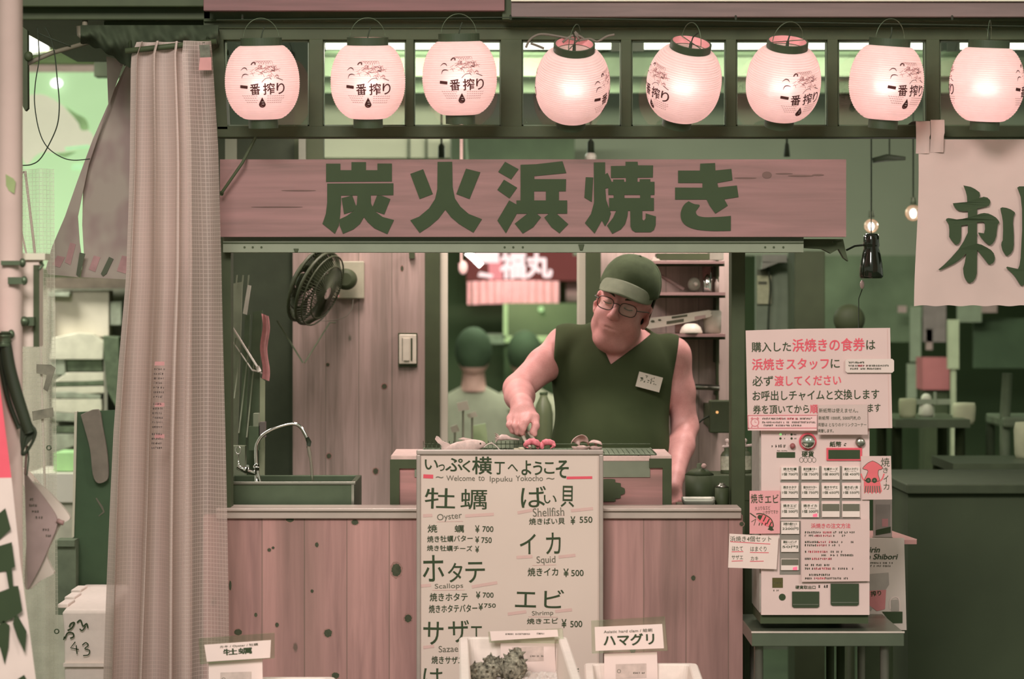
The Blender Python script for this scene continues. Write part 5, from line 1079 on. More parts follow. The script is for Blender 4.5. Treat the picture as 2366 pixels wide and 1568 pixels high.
t_ = thing('serving_tray', 'long white tray with dark marks slanting over the lower shelf', 'tray', P(1560, 750, 1.25))
q = MB().prism(smooth_path([(1485, 742), (1492, 736), (1560, 728), (1638, 716), (1642, 724), (1640, 732), (1570, 748), (1502, 759), (1492, 754)], 2), 1.24, .03); 
for a in ((1508, 742, 5), (1524, 739, 4)): q.prism([(a[0] + a[2] * math.cos(t), a[1] + .6 * a[2] * math.sin(t)) for t in np.linspace(0, 6.2, 9)], 1.2392, 0, 1)
q.prism([(1540, 742), (1580, 736), (1580, 743), (1540, 749)], 1.2392, 0, 1); q.prism([(1552, 731), (1588, 726), (1588, 731), (1552, 736)], 1.239, 0, 1); q.prism([(1605, 731), (1630, 727), (1630, 735), (1605, 739)], 1.2392, 0, 2)
obj('tray', q, [mat('white ware', 'D6CDBC', .35, var=.03), mat('dark mark', '5A5A48', .6), mat('pale pink mark', 'B59A92', .6)], t_)
obj('tray_rest', MB().pb(1560, 745, 1610, 771, 1.26, .02), SHW, t_)
yy = 1.23
t_ = thing('rice_bowl', 'white bowl turned upside down on the lower shelf', 'bowl', (onz(1597), yy, zs)); obj('bowl', MB().lathe([(.036, zs), (.037, zs + .004), (.031, zs + .02), (.02, zs + .030), (.012, zs + .032)], (X(1597, yy), yy, 0), 28), MATS['white ware'], t_)
t_ = thing('storage_tub', 'pale round tub at the right end of the lower shelf', 'tub', (onz(1645), yy + .05, zs)); obj('tub', MB().lathe([(.026, zs), (.029, zs + .002), (.031, zs + .07), (.028, zs + .074)], (X(1645, yy + .05), yy + .05, 0), 28), mat('tub white', 'C6BFAF', .5), t_)
t_ = thing('paper_roll_holder', 'shiny steel bar across the plank wall right of the cook', 'rail', P(1626, 895, 1.42)); obj('bar', MB().tube([P(1588, 892, 1.38), P(1662, 896, 1.38)], .0095, 12), STEEL, t_); obj('end_cap', MB().tube([P(1586, 890, 1.375), P(1591, 890, 1.375)], .013, 12), WHITEP, t_); obj('tie', MB().pb(1592, 896, 1598, 912, 1.38, .07).pb(1652, 898, 1658, 912, 1.38, .07), DARK, t_)
obj('wall_cable', MB().tube([P(a, b, 2.55) for a, b in smooth_path([(1838, 596), (1790, 606), (1776, 618), (1780, 660), (1776, 720), (1774, 780)], 6)], .004, 6), CABLE, None, 'dark cable hanging down the grey green door panel', 'cable')
t_ = thing('framed_note', 'pale paper note with a dark heading on the grey green door panel', 'note', P(1766, 702, 2.6)); q = MB().pb(1750, 635, 1782, 702, 2.585, .012); q.pb(1750, 622, 1778, 636, 2.584, .012, 1); q.prism([(1752, 650), (1772, 650), (1772, 657), (1752, 657)], 2.584, 0, 1); obj('sheet', q, [mat('aged note', 'A3A886', .6, var=.12, scale=60), DARK2], t_)
obj('electric_box', MB().pb(1762, 588, 1818, 606, 2.5, .1).prism([(1762, 604), (1800, 606), (1760, 622)], 2.5, .1), mat('grey electric box', '7C7F70', .5), None, 'grey electric box above the door panel behind the notice', 'box')
# ================================================================ fluorescent lamps and pendants
TUBE = glow('fluorescent tube', 'F6F4E6', 2.6); FIX = mat('lamp housing', '8F9A78', .5, var=.05)
y = 1.6
for i, (a, b, lab) in enumerate(((752, 1412, 'left fluorescent ceiling lamp behind the second to fourth lanterns'), (1488, 2150, 'middle fluorescent ceiling lamp behind the fifth to seventh lanterns'), (2218, 2880, 'right fluorescent ceiling lamp behind the rightmost lantern'))):
    t_ = thing('fluorescent_lamp', lab, 'ceiling lamp', (X((a + b) / 2, y), y, 2.46), 'fluorescent lamps of the dining room'); r = 9.5 * K(y)
    obj('tube', MB().tube([P(a, 105, y), P(b, 105, y)], r, 14), TUBE, t_); obj('housing', MB().box(X(a - 30, y), X(b + 30, y), y - .03, y + .03, Z(92, y), Z(84, y)).box(X(a - 30, y), X(b + 30, y), y - .02, y + .02, Z(82, y), 2.459), FIX, t_)
    obj('end_holder', MB().pb(a - 28, 95, a, 118, y - .012, .024).pb(b, 95, b + 28, 118, y - .012, .024), mat('lamp end', '6E7464', .5), t_)
for i, (px, pyb, yy, lit, lab) in enumerate(((1020, 364, 2.5, 0, 'dark pendant socket hanging above the left half of the signboard'), (1365, 355, 2.2, 1, 'pendant socket with a white bulb hanging just above the signboard'), (1818, 362, 2.4, 0, 'thin dark pendant cord ending above the right part of the signboard'))):
    t_ = thing('pendant_socket', lab, 'pendant lamp', (X(px, yy), yy, 2.46), 'pendant sockets behind the signboard')
    obj('cord', MB().tube([(X(px, yy), yy, 2.46), P(px, pyb - 30, yy)], .004, 6), CABLE, t_)
    obj('socket', MB().tube([P(px, pyb - 32, yy), P(px, pyb - 26, yy), P(px, pyb, yy)], [.006, .012, .013] if i < 2 else [.005, .008, .012], 12), CABLE, t_)
    if lit: obj('bulb', MB().ball(P(px, pyb + 9, yy), .021), mat('unlit bulb', 'E2DCCB', .3), t_)
BGL = glow('filament bulb', 'FFF1E4', 6.0)
for i, (px, py, yy, lab) in enumerate(((2013, 520, 1.7, 'glowing round bulb on a thin cord above the black lamp shade'), (2110, 490, 1.9, 'glowing round bulb half hidden by the cloth banner'))):
    t_ = thing('pendant_bulb', lab, 'pendant lamp', (X(px, yy), yy, 2.46), 'bare glowing bulbs right of the signboard')
    rb = .024 if i == 0 else .028; fl_ = obj('filament', MB().ball(P(px, py + 3, yy), (rb * .42, rb * .42, rb * .6)), BGL, t_); obj('bulb', MB().ball(P(px, py + 2, yy), rb), glass('bulb glass', 'E8D8CC', .75, .3), t_); obj('socket', MB().tube([P(px, py - 34, yy), P(px, py - 18, yy)], [.007, .011], 10), CABLE, t_)
    obj('cord', MB().tube([(X(px, yy), yy, 2.46), P(px, py - 33, yy)], .003, 6), CABLE, t_)
    L = lamp('bulb_lamp', 'POINT', (0, 0, 0), .8, (1, .85, .78), .03); L.parent = t_; L.location = Vector(P(px, py, yy - .07)) - t_.location
t_ = thing('ceiling_bracket', 'dark bracket arm that the bulb cord hangs from, right of the signboard', 'bracket', P(2050, 365, 1.72)); obj('arm', MB().tube([P(2016, 371, 1.72), P(2050, 364, 1.72), P(2092, 366, 1.72)], [.009, .012, .006], 8), CABLE, t_); obj('stay', MB().tube([P(2055, 364, 1.72), (X(2055, 1.72), 1.72, 2.46)], .003, 6), CABLE, t_)
y = .35
sh = thing('black_lamp_shade', 'glossy black pendant lamp shade with bright reflections below the glowing bulb', 'pendant lamp', (X(2013, y), y, Z(540, y)))
q = MB().lathe([(.0305, Z(643, y)), (.0345, Z(638, y)), (.032, Z(610, y)), (.027, Z(588, y)), (.0215, Z(572, y)), (.0235, Z(568, y)), (.0225, Z(545, y)), (.019, Z(540, y)), (.0, Z(539, y))], (X(2013, y), y, 0), 40); obj('shade', q, BLACKG, sh)
obj('bulb', MB().ball(P(1992, 657, y), (.0065, .0065, .0125)), mat('dim bulb', 'C9AFA8', .15, spec=.6), sh); obj('arm', MB().tube([P(1955, 578, y), P(1975, 568, y), P(1994, 566, y)], .0035, 6), CABLE, sh)
obj('cord', MB().tube([P(1992, 668, y), P(1984, 690, y), P(1984, 760, y)], .0016, 6).tube([P(2013, 541, y), P(2013, 300, y), (X(2013, y), y, 2.46)], .0015, 5), CABLE, sh)
obj('signboard_bracket', MB().prism([(1850, 552), (1948, 552), (1954, 580), (1960, 603), (1950, 596), (1938, 575), (1920, 585), (1900, 575), (1852, 572)], .02, .04).tube([P(1924, 560, .0), P(1944, 555, .0)], .004, 6), DARK, None, 'dark ragged bracket under the right end of the signboard', 'bracket')
# ================================================================ dining room seen through the opening
y = 7.5
bs = thing('backlit_sign', 'blurred red backlit sign with three white characters at the rear of the dining room', 'sign', P(1180, 700, y))
q = MB().pb(1078, 540, 1340, 648, y, .05); ys = y - .003
q.pb(1085, 297, 1090, 545, y + .01, .03).pb(1330, 297, 1335, 545, y + .01, .03); obj('panel', q, glow('sign red', '7E4640', .9), bs)
q = MB(); q.text('一', 1096, 582, 1152, 606, ys, 0, .05); q.text('福', 1157, 584, 1213, 642, ys, 0, .05); q.text('丸', 1216, 585, 1274, 640, ys, 0, .05); q.prism([(1108, 628), (1140, 634), (1136, 642), (1104, 638)], ys, 0, 0)
obj('lettering', q, glow('sign white', 'FFE2DE', 1.35), bs)
obj('sign_glow_panel', MB().prism([(1128, 588), (1160, 600), (1162, 646), (1130, 646)], ys + .001, .001), glow('sign rose', 'E08A8A', 1.3), bs)
q = MB().grid(lambda u, v: (X(1080 + 212 * u, y - .05), y - .05 + .012 * math.sin(u * 75), Z(650 + 54 * v - 3 * math.sin(u * 3), y - .05)), 120, 4); PVm = mat('pink valance', 'E8B6B6', .8, var=.08)
L = lamp('valance_fill', 'POINT', P(1185, 560, 7.1), 9, (1, .72, .72), .05); obj('pleated_valance', q, PVm, None, 'pleated pale pink valance hanging below the backlit sign', 'valance');  # point light added to brighten the valance, no fitting for it
t_ = thing('spot_lamp', 'small bright white spot lamp before the left of the backlit sign', 'lamp', P(1100, 600, 3.4)); obj('lamp_tube', MB().tube([P(1080, 582, 3.4), P(1092, 594, 3.4), P(1112, 614, 3.4)], [.015, .012, .012], 12), glow('white lamp glass', 'FFF8F0', 5.0), t_); obj('stem', MB().tube([P(1088, 582, 3.42), (X(1070, 3.42), 3.42, 2.46)], .006, 8), CABLE, t_)
obj('small_lamp', MB().ball(P(1070, 618, 4.2), (.02, .02, .03)).tube([P(1064, 606, 4.2), P(1074, 628, 4.2)], .012, 8).tube([P(1066, 608, 4.2), (X(1066, 4.2), 4.2, 2.46)], .004, 6), mat('rosy lamp', 'D9A6A4', .4, emit=.5), None, 'small rosy lamp left of the backlit sign', 'lamp')
obj('green_lamp', MB().ball(P(1250, 714, 7.34), .015), glow('green lamp', 'B8E09A', 1.2), None, 'tiny round green lamp below the pleated valance', 'lamp')
t_ = thing('side_poster', 'two dim pinkish papers on the wall right of the backlit sign', 'poster', P(1322, 700, 7.6)); obj('sheet', MB().pb(1312, 585, 1332, 632, 7.6, .01).pb(1308, 652, 1336, 696, 7.6, .01), mat('dim pink paper', '9A837E', .8, var=.1), t_)
GR1 = mat('mid green board', '5F7050', .8, var=.2, scale=3); GR2 = mat('bright green edge', 'C2D8A4', .6, var=.1)
obj('green_cabinet', MB().pb(1172, 700, 1345, 1400, 7.35, .4), GR1, None, 'green cabinet below the valance at the rear of the dining room', 'cabinet')
t_ = thing('rear_counter', 'pale green edged counter across the rear of the dining room', 'counter', P(1180, 980, 7.0)); obj('top', MB().pb(1165, 777, 1345, 791, 7.0, .25), GR2, t_); obj('front', MB().pb(1165, 791, 1345, 1400, 7.02, .2), mat('dark green front', '48583C', .8, var=.25, scale=6), t_); obj('upright', MB().pb(1163, 702, 1173, 780, 7.0, .05), GR2, t_); obj('slab', MB().pb(1074, 772, 1166, 794, 7.0, .25).pb(1080, 794, 1090, 1130, 7.1, .05), mat('grey slab', '84907A', .7, var=.2), t_)
for a, b, c_, d, m_, lab in ((1192, 790, 1216, 820, GR2, 'pale green bottle cluster before the rear counter'), (1228, 800, 1258, 850, WALLG, 'grey paper panel behind the cook\'s shoulder')): obj('counter_item', MB().pb(a, b, c_, d, 6.9, .03).pb((a + c_) / 2 - 3, d, (a + c_) / 2 + 3, 1500, 6.92, .02), m_, None, lab, 'item')
# two seated diners
CLO = [mat('grey diner shirt', 'A3A08D', .9, var=.08), mat('pale diner shirt', 'B7B09C', .9, var=.08)]; HAIR = mat('dark hair', '41503A', .8, var=.1)
def diner(px, py, yy, hw, shirt, lab):
    t_ = thing('person', lab, 'person', (X(px, yy), yy, 0), 'seated diners with their backs turned')
    k = K(yy); h = Vector(P(px, py, yy)); b = MB(); b.ball(h, (.078, .095, .11), 20, 14); b.tube([h + Vector((0, .01, -.07)), h + Vector((0, .02, -.17))], [.05, .06], 12)
    obj('head', b, mat('diner skin', 'C79A90', .6), t_); q = MB().ball(h + Vector((0, -.012, .02)), (.088, .1, .11), 20, 12); obj('hair', q, HAIR, t_)
    q = MB(); zb = h.z - .15; n_ = 24; prof = [(.055, .02, .0), (.12, .045, -.035), (.19, .075, -.07), (.215, .1, -.14), (.2, .11, -.28), (.19, .12, -.45), (.18, .12, -.6)]
    v = [(h.x + a * math.cos(2 * math.pi * i / n_), h.y + .03 + c * math.sin(2 * math.pi * i / n_), zb + z) for a, c, z in prof for i in range(n_)]
    q.add(v, [(j * n_ + i, j * n_ + (i + 1) % n_, (j + 1) * n_ + (i + 1) % n_, (j + 1) * n_ + i) for j in range(len(prof) - 1) for i in range(n_)][::-1], 0, True)
    for s_ in (-1, 1): q.tube([Vector((h.x + s_ * .185, h.y + .02, zb - .1)), Vector((h.x + s_ * .25, h.y + .06, zb - .36)), Vector((h.x + s_ * .16, h.y + .25, zb - .42))], [.055, .045, .035], 12)
    obj('shirt', q, shirt, t_)
    q = MB()
    for s_ in (-1, 1): q.tube([Vector((h.x + s_ * .09, h.y, .545)), Vector((h.x + s_ * .1, h.y + .4, .53)), Vector((h.x + s_ * .1, h.y + .4, .0))], [.085, .07, .05], 12)
    obj('trousers', q, DARK, t_)
diner(1094, 818, 5.6, 0, CLO[0], 'seated diner with dark hair and a grey shirt, left in the dining room view')
diner(1212, 822, 6.4, 0, CLO[1], 'seated diner with dark hair and a paler shirt, beside the cook\'s arm')
for px, yy, lab, m_ in ((1094, 5.6, 'stool with a striped green cushion low in the dining room view', GR2), (1212, 6.4, 'dark stool under the diner beside the cook', DARK2)):
    t_ = thing('stool', lab, 'stool', (X(px, yy), yy, 0)); obj('seat', MB().box(X(px, yy) - .17, X(px, yy) + .17, yy - .12, yy + .12, .40, .455), m_, t_, bevel=.01)
    for a in (-.13, .13):
        for b in (-.09, .09): obj('leg', MB().tube([(X(px, yy) + a, yy + b, .4), (X(px, yy) + a * 1.1, yy + b, 0)], .014, 8), DARK, t_)
t_ = thing('green_bottle', 'pale green rounded bottle between the cook\'s arm and his side', 'bottle', P(1252, 1010, 2.0)); q = MB().lathe([(.034, Z(1140, 2.0)), (.036, Z(1130, 2.0)), (.036, Z(955, 2.0)), (.03, Z(935, 2.0)), (.016, Z(918, 2.0)), (.014, Z(912, 2.0))], (X(1256, 2.0), 2.0, 0), 24, sx=.9); obj('bottle', q, mat('pale green glass', '8E9B74', .3, spec=.5, var=.05), t_); obj('cap', MB().lathe([(.014, Z(912, 2)), (.014, Z(906, 2)), (.001, Z(905, 2))], (X(1256, 2.0), 2.0, 0), 20), GR1, t_)
t_ = thing('dining_table', 'low dark dining table behind the cook', 'table', (X(1180, 2.1), 2.1, 0)); zt_ = Z(1140, 2.0) - .001; obj('table_top', MB().box(X(1045, 2.0), X(1345, 2.0), 1.9, 2.4, zt_ - .03, zt_), DARK2, t_)
for a in (1060, 1330):
    for b in (1.95, 2.35): obj('leg', MB().tube([(X(a, 2), b, zt_ - .03), (X(a, 2), b, 0)], .018, 8), DARK, t_)
r_ = random.Random(11)
for k, (a, b, c_, d, lab) in enumerate(((1055, 925, 1085, 950, 'pale folded paper on the dark dining table, left'), (1078, 950, 1104, 966, 'pale napkin on the dark dining table'), (1040, 980, 1062, 1000, 'pale dish at the left edge of the dining table'), (1090, 978, 1128, 1030, 'green striped menu holder on the dining table'))):
    yy = 2.15 + .05 * k; q = MB().prism([(a, b + 6), (c_ - 6, b), (c_, d - 4), (a + 5, d)], yy, .02); q.tube([P((a + c_) / 2, d - 3, yy + .01), (X((a + c_) / 2, yy), yy + .01, zt_)], .004, 6)
    obj('table_card', q, [CREAM, CREAM, CREAM, GR2][k], None, lab, 'card')
# right side of the dining room
y = 3.0
t_ = thing('wall_menu', 'row of dim pale menu strips in the right of the dining room', 'menu', P(2150, 800, 4.9)); q = MB()
for a, b, c_, d, mi in ((2075, 706, 2095, 722, 0), (2103, 708, 2128, 835, 1), (2133, 702, 2186, 790, 2), (2140, 760, 2155, 808, 0), (2212, 700, 2268, 744, 1), (2268, 700, 2304, 722, 0), (2096, 840, 2118, 920, 1)): q.pb(a, b, c_, d, 4.9, .02, mi)
obj('strips', q, [mat('pinkish strip', 'AB938C', .8), mat('greenish strip', '8F9880', .8, var=.1), mat('mauve strip', '8C7F7A', .8, var=.15)], t_)
obj('pale_post', MB().pb(2191, 738, 2216, 852, 4.2, .04).pb(2198, 852, 2209, 1560, 4.21, .03), mat('pale post', 'A8AE8F', .7), None, 'pale upright panel right of the red box in the dining room', 'panel')
t_ = thing('red_box', 'red box in the right of the dining room below the banner', 'box', P(2163, 910, 4.3)); obj('case', MB().pb(2132, 826, 2194, 900, 4.3, .2), mat('dull red panel', 'B06C6C', .7, var=.12, scale=6), t_); obj('base', MB().pb(2136, 900, 2190, 1500, 4.32, .16), DARK, t_)
for k, (a, b, c_, d, yy, lab, m_) in enumerate(((2076, 920, 2118, 965, 2.6, 'pale basket at the left of the dim dining tables', 'A4AA86'), (2200, 930, 2255, 980, 2.8, 'pale cushion on the right dining bench', 'B3B595'), (2342, 975, 2420, 1065, 2.2, 'pale bag at the right edge of the picture', 'AEB393'))):
    q = MB(); c = P((a + c_) / 2, (b + d) / 2, yy); w_, h_ = (c_ - a) * K(yy) / 2, (d - b) * K(yy) / 2; q.lathe([(w_ * .8, -h_), (w_ * .95, -h_ * .6), (w_ * 1.0, h_ * .6), (w_ * .9, h_), (w_ * .4, h_ * 1.02)], c, 20, sy=.6); o = obj(('woven_basket', 'seat_cushion', 'cloth_bag')[k], q, mat('pale ware %d' % k, m_, .8, var=.1), None, lab, ('basket', 'cushion', 'bag')[k])
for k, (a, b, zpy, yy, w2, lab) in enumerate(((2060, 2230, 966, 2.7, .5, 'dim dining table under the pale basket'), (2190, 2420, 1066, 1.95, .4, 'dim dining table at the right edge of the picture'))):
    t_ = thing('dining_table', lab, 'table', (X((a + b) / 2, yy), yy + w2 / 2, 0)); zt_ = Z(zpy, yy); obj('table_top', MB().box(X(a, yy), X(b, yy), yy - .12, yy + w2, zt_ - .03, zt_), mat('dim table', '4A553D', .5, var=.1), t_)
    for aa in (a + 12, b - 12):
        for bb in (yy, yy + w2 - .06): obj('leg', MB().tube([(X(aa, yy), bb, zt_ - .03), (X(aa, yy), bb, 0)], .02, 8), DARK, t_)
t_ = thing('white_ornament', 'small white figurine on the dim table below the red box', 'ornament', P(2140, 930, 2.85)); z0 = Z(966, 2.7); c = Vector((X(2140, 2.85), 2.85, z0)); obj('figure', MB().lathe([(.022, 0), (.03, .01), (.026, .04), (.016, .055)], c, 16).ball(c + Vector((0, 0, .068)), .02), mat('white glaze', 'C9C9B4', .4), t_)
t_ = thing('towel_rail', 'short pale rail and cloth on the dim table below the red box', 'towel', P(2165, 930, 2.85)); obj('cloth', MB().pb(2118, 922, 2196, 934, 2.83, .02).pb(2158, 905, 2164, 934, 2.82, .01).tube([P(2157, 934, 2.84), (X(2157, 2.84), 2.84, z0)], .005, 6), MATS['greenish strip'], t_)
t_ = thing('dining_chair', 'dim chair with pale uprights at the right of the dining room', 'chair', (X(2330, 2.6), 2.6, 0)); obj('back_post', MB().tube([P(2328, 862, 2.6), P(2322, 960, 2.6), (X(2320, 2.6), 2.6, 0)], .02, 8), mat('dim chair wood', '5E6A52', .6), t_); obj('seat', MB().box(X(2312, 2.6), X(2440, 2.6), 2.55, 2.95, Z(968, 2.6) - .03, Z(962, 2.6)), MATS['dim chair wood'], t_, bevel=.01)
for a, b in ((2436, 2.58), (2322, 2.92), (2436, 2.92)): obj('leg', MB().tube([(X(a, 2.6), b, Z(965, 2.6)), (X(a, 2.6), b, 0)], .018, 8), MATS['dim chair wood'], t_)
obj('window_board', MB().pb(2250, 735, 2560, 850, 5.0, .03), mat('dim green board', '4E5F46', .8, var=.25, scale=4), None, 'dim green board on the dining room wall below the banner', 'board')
t_ = thing('dark_bench', 'big dark bench counter filling the lower right corner', 'bench', (X(2260, 1.2), 1.4, 0)); ztp = Z(1108, 1.2); obj('body', MB().box(X(2098, 1.0), X(2620, 1.0), 1.0, 1.75, 0, ztp - .03), mat('dark bench board', '414A34', .7, var=.12, scale=4), t_); obj('bench_top', MB().box(X(2092, 1.0), X(2620, 1.0), .97, 1.78, ztp - .03, ztp), mat('dark bench top', '3F4733', .7, var=.1), t_, bevel=.004)
obj('round_stool_back', MB().ball(P(1962, 738, 2.0), (.055, .04, .055)).tube([P(1962, 770, 2.0), (X(1962, 2), 2.0, 0)], .02, 8), DARK, None, 'dark round backed seat above the right end of the notice', 'seat')
# ================================================================ the cook
class Field:
    """signed distance field on a grid; parts are blended in and the surface is drawn with surface nets"""
    def __init__(s, lo, hi, h):
        s.h = h; s.lo = np.array(lo, float); s.n = [int((b - a) / h) + 1 for a, b in zip(lo, hi)]
        s.ax = [(lo[i] + h * np.arange(s.n[i])).astype(np.float32) for i in range(3)]; s.F = np.full(s.n, 0.5, np.float32)
    def region(s, lo, hi):
        i0 = [max(0, int((lo[i] - s.lo[i]) / s.h) - 1) for i in range(3)]; i1 = [min(s.n[i], int((hi[i] - s.lo[i]) / s.h) + 3) for i in range(3)]
        if any(a >= b for a, b in zip(i0, i1)): return None
        sl = tuple(slice(a, b) for a, b in zip(i0, i1))
        return sl, s.ax[0][sl[0]][:, None, None], s.ax[1][sl[1]][None, :, None], s.ax[2][sl[2]][None, None, :]
    def blend(s, lo, hi, fn, k, sub=False):
        m = k + 3 * s.h; r = s.region([a - m for a in lo], [b + m for b in hi])
        if r is None: return
        sl, x, y, z = r; d = fn(x, y, z); a = s.F[sl]
        if sub:
            d = -d; k = max(k, 1e-6); h = np.clip(0.5 - 0.5 * (a - d) / k, 0, 1); s.F[sl] = a * (1 - h) + d * h + k * h * (1 - h)
        else:
            k = max(k, 1e-6); h = np.clip(0.5 + 0.5 * (a - d) / k, 0, 1); s.F[sl] = a * (1 - h) + d * h - k * h * (1 - h)
    def cap(s, a, b, ra, rb, k=0.01, sub=False):
        a, b = np.array(a, float), np.array(b, float); d = b - a; L = float(d @ d) + 1e-12; r = max(ra, rb)
        def fn(x, y, z):
            t = np.clip(((x - a[0]) * d[0] + (y - a[1]) * d[1] + (z - a[2]) * d[2]) / L, 0, 1)
            return np.sqrt((x - a[0] - t * d[0]) ** 2 + (y - a[1] - t * d[1]) ** 2 + (z - a[2] - t * d[2]) ** 2) - (ra + (rb - ra) * t)
        s.blend(np.minimum(a, b) - r, np.maximum(a, b) + r, fn, k, sub)
    def ell(s, c, r, k=0.01, R=None, sub=False):
        c = np.array(c, float); Rm = np.array(R or Matrix.Identity(3)); m = max(r)
        def fn(x, y, z):
            dx, dy, dz = x - c[0], y - c[1], z - c[2]
            q = [Rm[0, i] * dx + Rm[1, i] * dy + Rm[2, i] * dz for i in range(3)]
            k0 = np.sqrt(sum((q[i] / r[i]) ** 2 for i in range(3))); k1 = np.sqrt(sum((q[i] / r[i] ** 2) ** 2 for i in range(3))) + 1e-9
            return k0 * (k0 - 1) / k1
        s.blend(c - m, c + m, fn, k, sub)
    def mesh(s, name, smooth=1):
        F = s.F; F[0] = F[-1] = 0.5; F[:, 0] = F[:, -1] = 0.5; F[:, :, 0] = F[:, :, -1] = 0.5
        S = F < 0; nx, ny, nz = s.n; cnt = np.zeros((nx - 1, ny - 1, nz - 1), np.uint8)
        for i in (0, 1):
            for j in (0, 1):
                for k in (0, 1): cnt += S[i:nx - 1 + i, j:ny - 1 + j, k:nz - 1 + k]
        cells = np.argwhere((cnt > 0) & (cnt < 8)); del cnt
        flat = cells[:, 0] * ((ny - 1) * (nz - 1)) + cells[:, 1] * (nz - 1) + cells[:, 2]
        off = np.array([(i, j, k) for i in (0, 1) for j in (0, 1) for k in (0, 1)])
        V = np.stack([F[cells[:, 0] + o[0], cells[:, 1] + o[1], cells[:, 2] + o[2]] for o in off], 1)
        pos = np.zeros((len(cells), 3)); w_ = np.zeros(len(cells))
        for a in range(8):
            for b in range(a + 1, 8):
                if np.abs(off[a] - off[b]).sum() != 1: continue
                m = (V[:, a] < 0) != (V[:, b] < 0); t = np.where(m, V[:, a] / np.where(m, V[:, a] - V[:, b], 1), 0)
                pos += np.where(m[:, None], off[a] + t[:, None] * (off[b] - off[a]), 0); w_ += m
        pos = s.lo + s.h * (cells + pos / w_[:, None])
        faces = []
        for ax in range(3):
            u, v = [(1, 2), (2, 0), (0, 1)][ax]; sl0 = [slice(1, None)] * 3; sl1 = [slice(1, None)] * 3; sl0[ax] = slice(0, -1)
            A, B = S[tuple(sl0)], S[tuple(sl1)]; e = np.argwhere(A != B); ins = A[tuple(e.T)]
            e = e + 1; e[:, ax] -= 1; q = []
            for du, dv in ((-1, -1), (0, -1), (0, 0), (-1, 0)):
                c = e.copy(); c[:, u] += du; c[:, v] += dv; q.append(np.searchsorted(flat, c[:, 0] * ((ny - 1) * (nz - 1)) + c[:, 1] * (nz - 1) + c[:, 2]))
            q = np.stack(q, 1); q[~ins] = q[~ins][:, ::-1]; faces.append(q)
        faces = np.concatenate(faces); faces = faces[(faces < len(flat)).all(1)]
        for _ in range(smooth):
            acc = np.zeros_like(pos); c = np.zeros(len(pos))
            for i in range(4):
                a, b = faces[:, i], faces[:, (i + 1) % 4]; np.add.at(acc, a, pos[b]); np.add.at(acc, b, pos[a]); np.add.at(c, a, 1); np.add.at(c, b, 1)
            pos = pos * .5 + .5 * acc / np.maximum(c, 1)[:, None]
        m = bpy.data.meshes.new(name); m.from_pydata(pos.tolist(), [], faces.tolist()); m.polygons.foreach_set('use_smooth', [True] * len(faces)); m.update(); return m
HC = Vector((X(1441, .74), .74, Z(704, .74)))                       # middle of the head
HR = Matrix.Rotation(math.radians(19), 3, 'Y') @ Matrix.Rotation(math.radians(-12), 3, 'Z') @ Matrix.Rotation(math.radians(6), 3, 'X')
def hd(x, y, z): return HC + HR @ Vector((x, y, z))
man = thing('person', 'stocky man in a dark sleeveless top, cap and glasses, grilling with tongs behind the counter', 'person', (X(1415, .86), .86, 0.0))
yb = .86
shL, shR = Vector(P(1303, 799, .86)), Vector(P(1556, 822, .88))
chest = Vector((X(1418, yb), yb, Z(890, yb))); belly = Vector((X(1410, yb), yb - .03, Z(1050, yb))); hip = Vector((X(1412, yb), yb + .01, .93))
neck0 = hd(0, .03, -.075); neck1 = Vector((X(1432, .88), .88, Z(815, .88)))
elL = Vector(P(1197, 898, .70)); wrL = Vector(P(1206, 938, .50)); kn = Vector(P(1214, 962, .43))
elR = Vector(P(1583, 985, .90)); wrR = Vector(P(1560, 1100, .70)); hdR = Vector(P(1548, 1150, .62))
def torso(f, g=0.0, k=.05, legs=False):
    f.ell(chest, (.178 + g, .118 + g, .20 + g), k); f.ell(chest + Vector((0, -.02, .055)), (.165 + g, .105 + g, .10 + g), k); f.ell(belly, (.178 + g, .145 + g, .21 + g), k); f.ell(hip, (.172 + g, .13 + g, .15 + g), k)
    f.cap(neck1 + Vector((-.04, .01, -.04)), shL + Vector((.035, 0, -.012)), .06 + g, .052 + g, .035); f.cap(neck1 + Vector((.04, .01, -.04)), shR + Vector((-.035, 0, -.012)), .06 + g, .052 + g, .035)
b = Field((X(1130, .4), .26, .80), (X(1640, .9), 1.10, 1.80), .0034)
torso(b)
b.cap(neck0, neck1 + Vector((0, .0, -.03)), .062, .068, .03); b.cap(neck1, neck1 + Vector((-.05, .0, -.05)), .05, .05, .03); b.cap(neck1, neck1 + Vector((.05, 0, -.05)), .05, .05, .03)
# arms: shoulder, elbow, wrist
b.ell(shL, (.052, .055, .056), .03); b.cap(shL, shL.lerp(elL, .45), .052, .050, .025); b.cap(shL.lerp(elL, .45), elL, .050, .044, .02)
b.cap(elL, elL.lerp(wrL, .4), .045, .043, .012); b.cap(elL.lerp(wrL, .4), wrL, .043, .030, .02)
b.ell(shR, (.05, .055, .056), .03); b.cap(shR, shR.lerp(elR, .5), .051, .047, .025); b.cap(shR.lerp(elR, .5), elR, .047, .039, .02); b.cap(elR, elR.lerp(wrR, .4), .040, .039, .02); b.cap(elR.lerp(wrR, .4), wrR, .039, .027, .02)
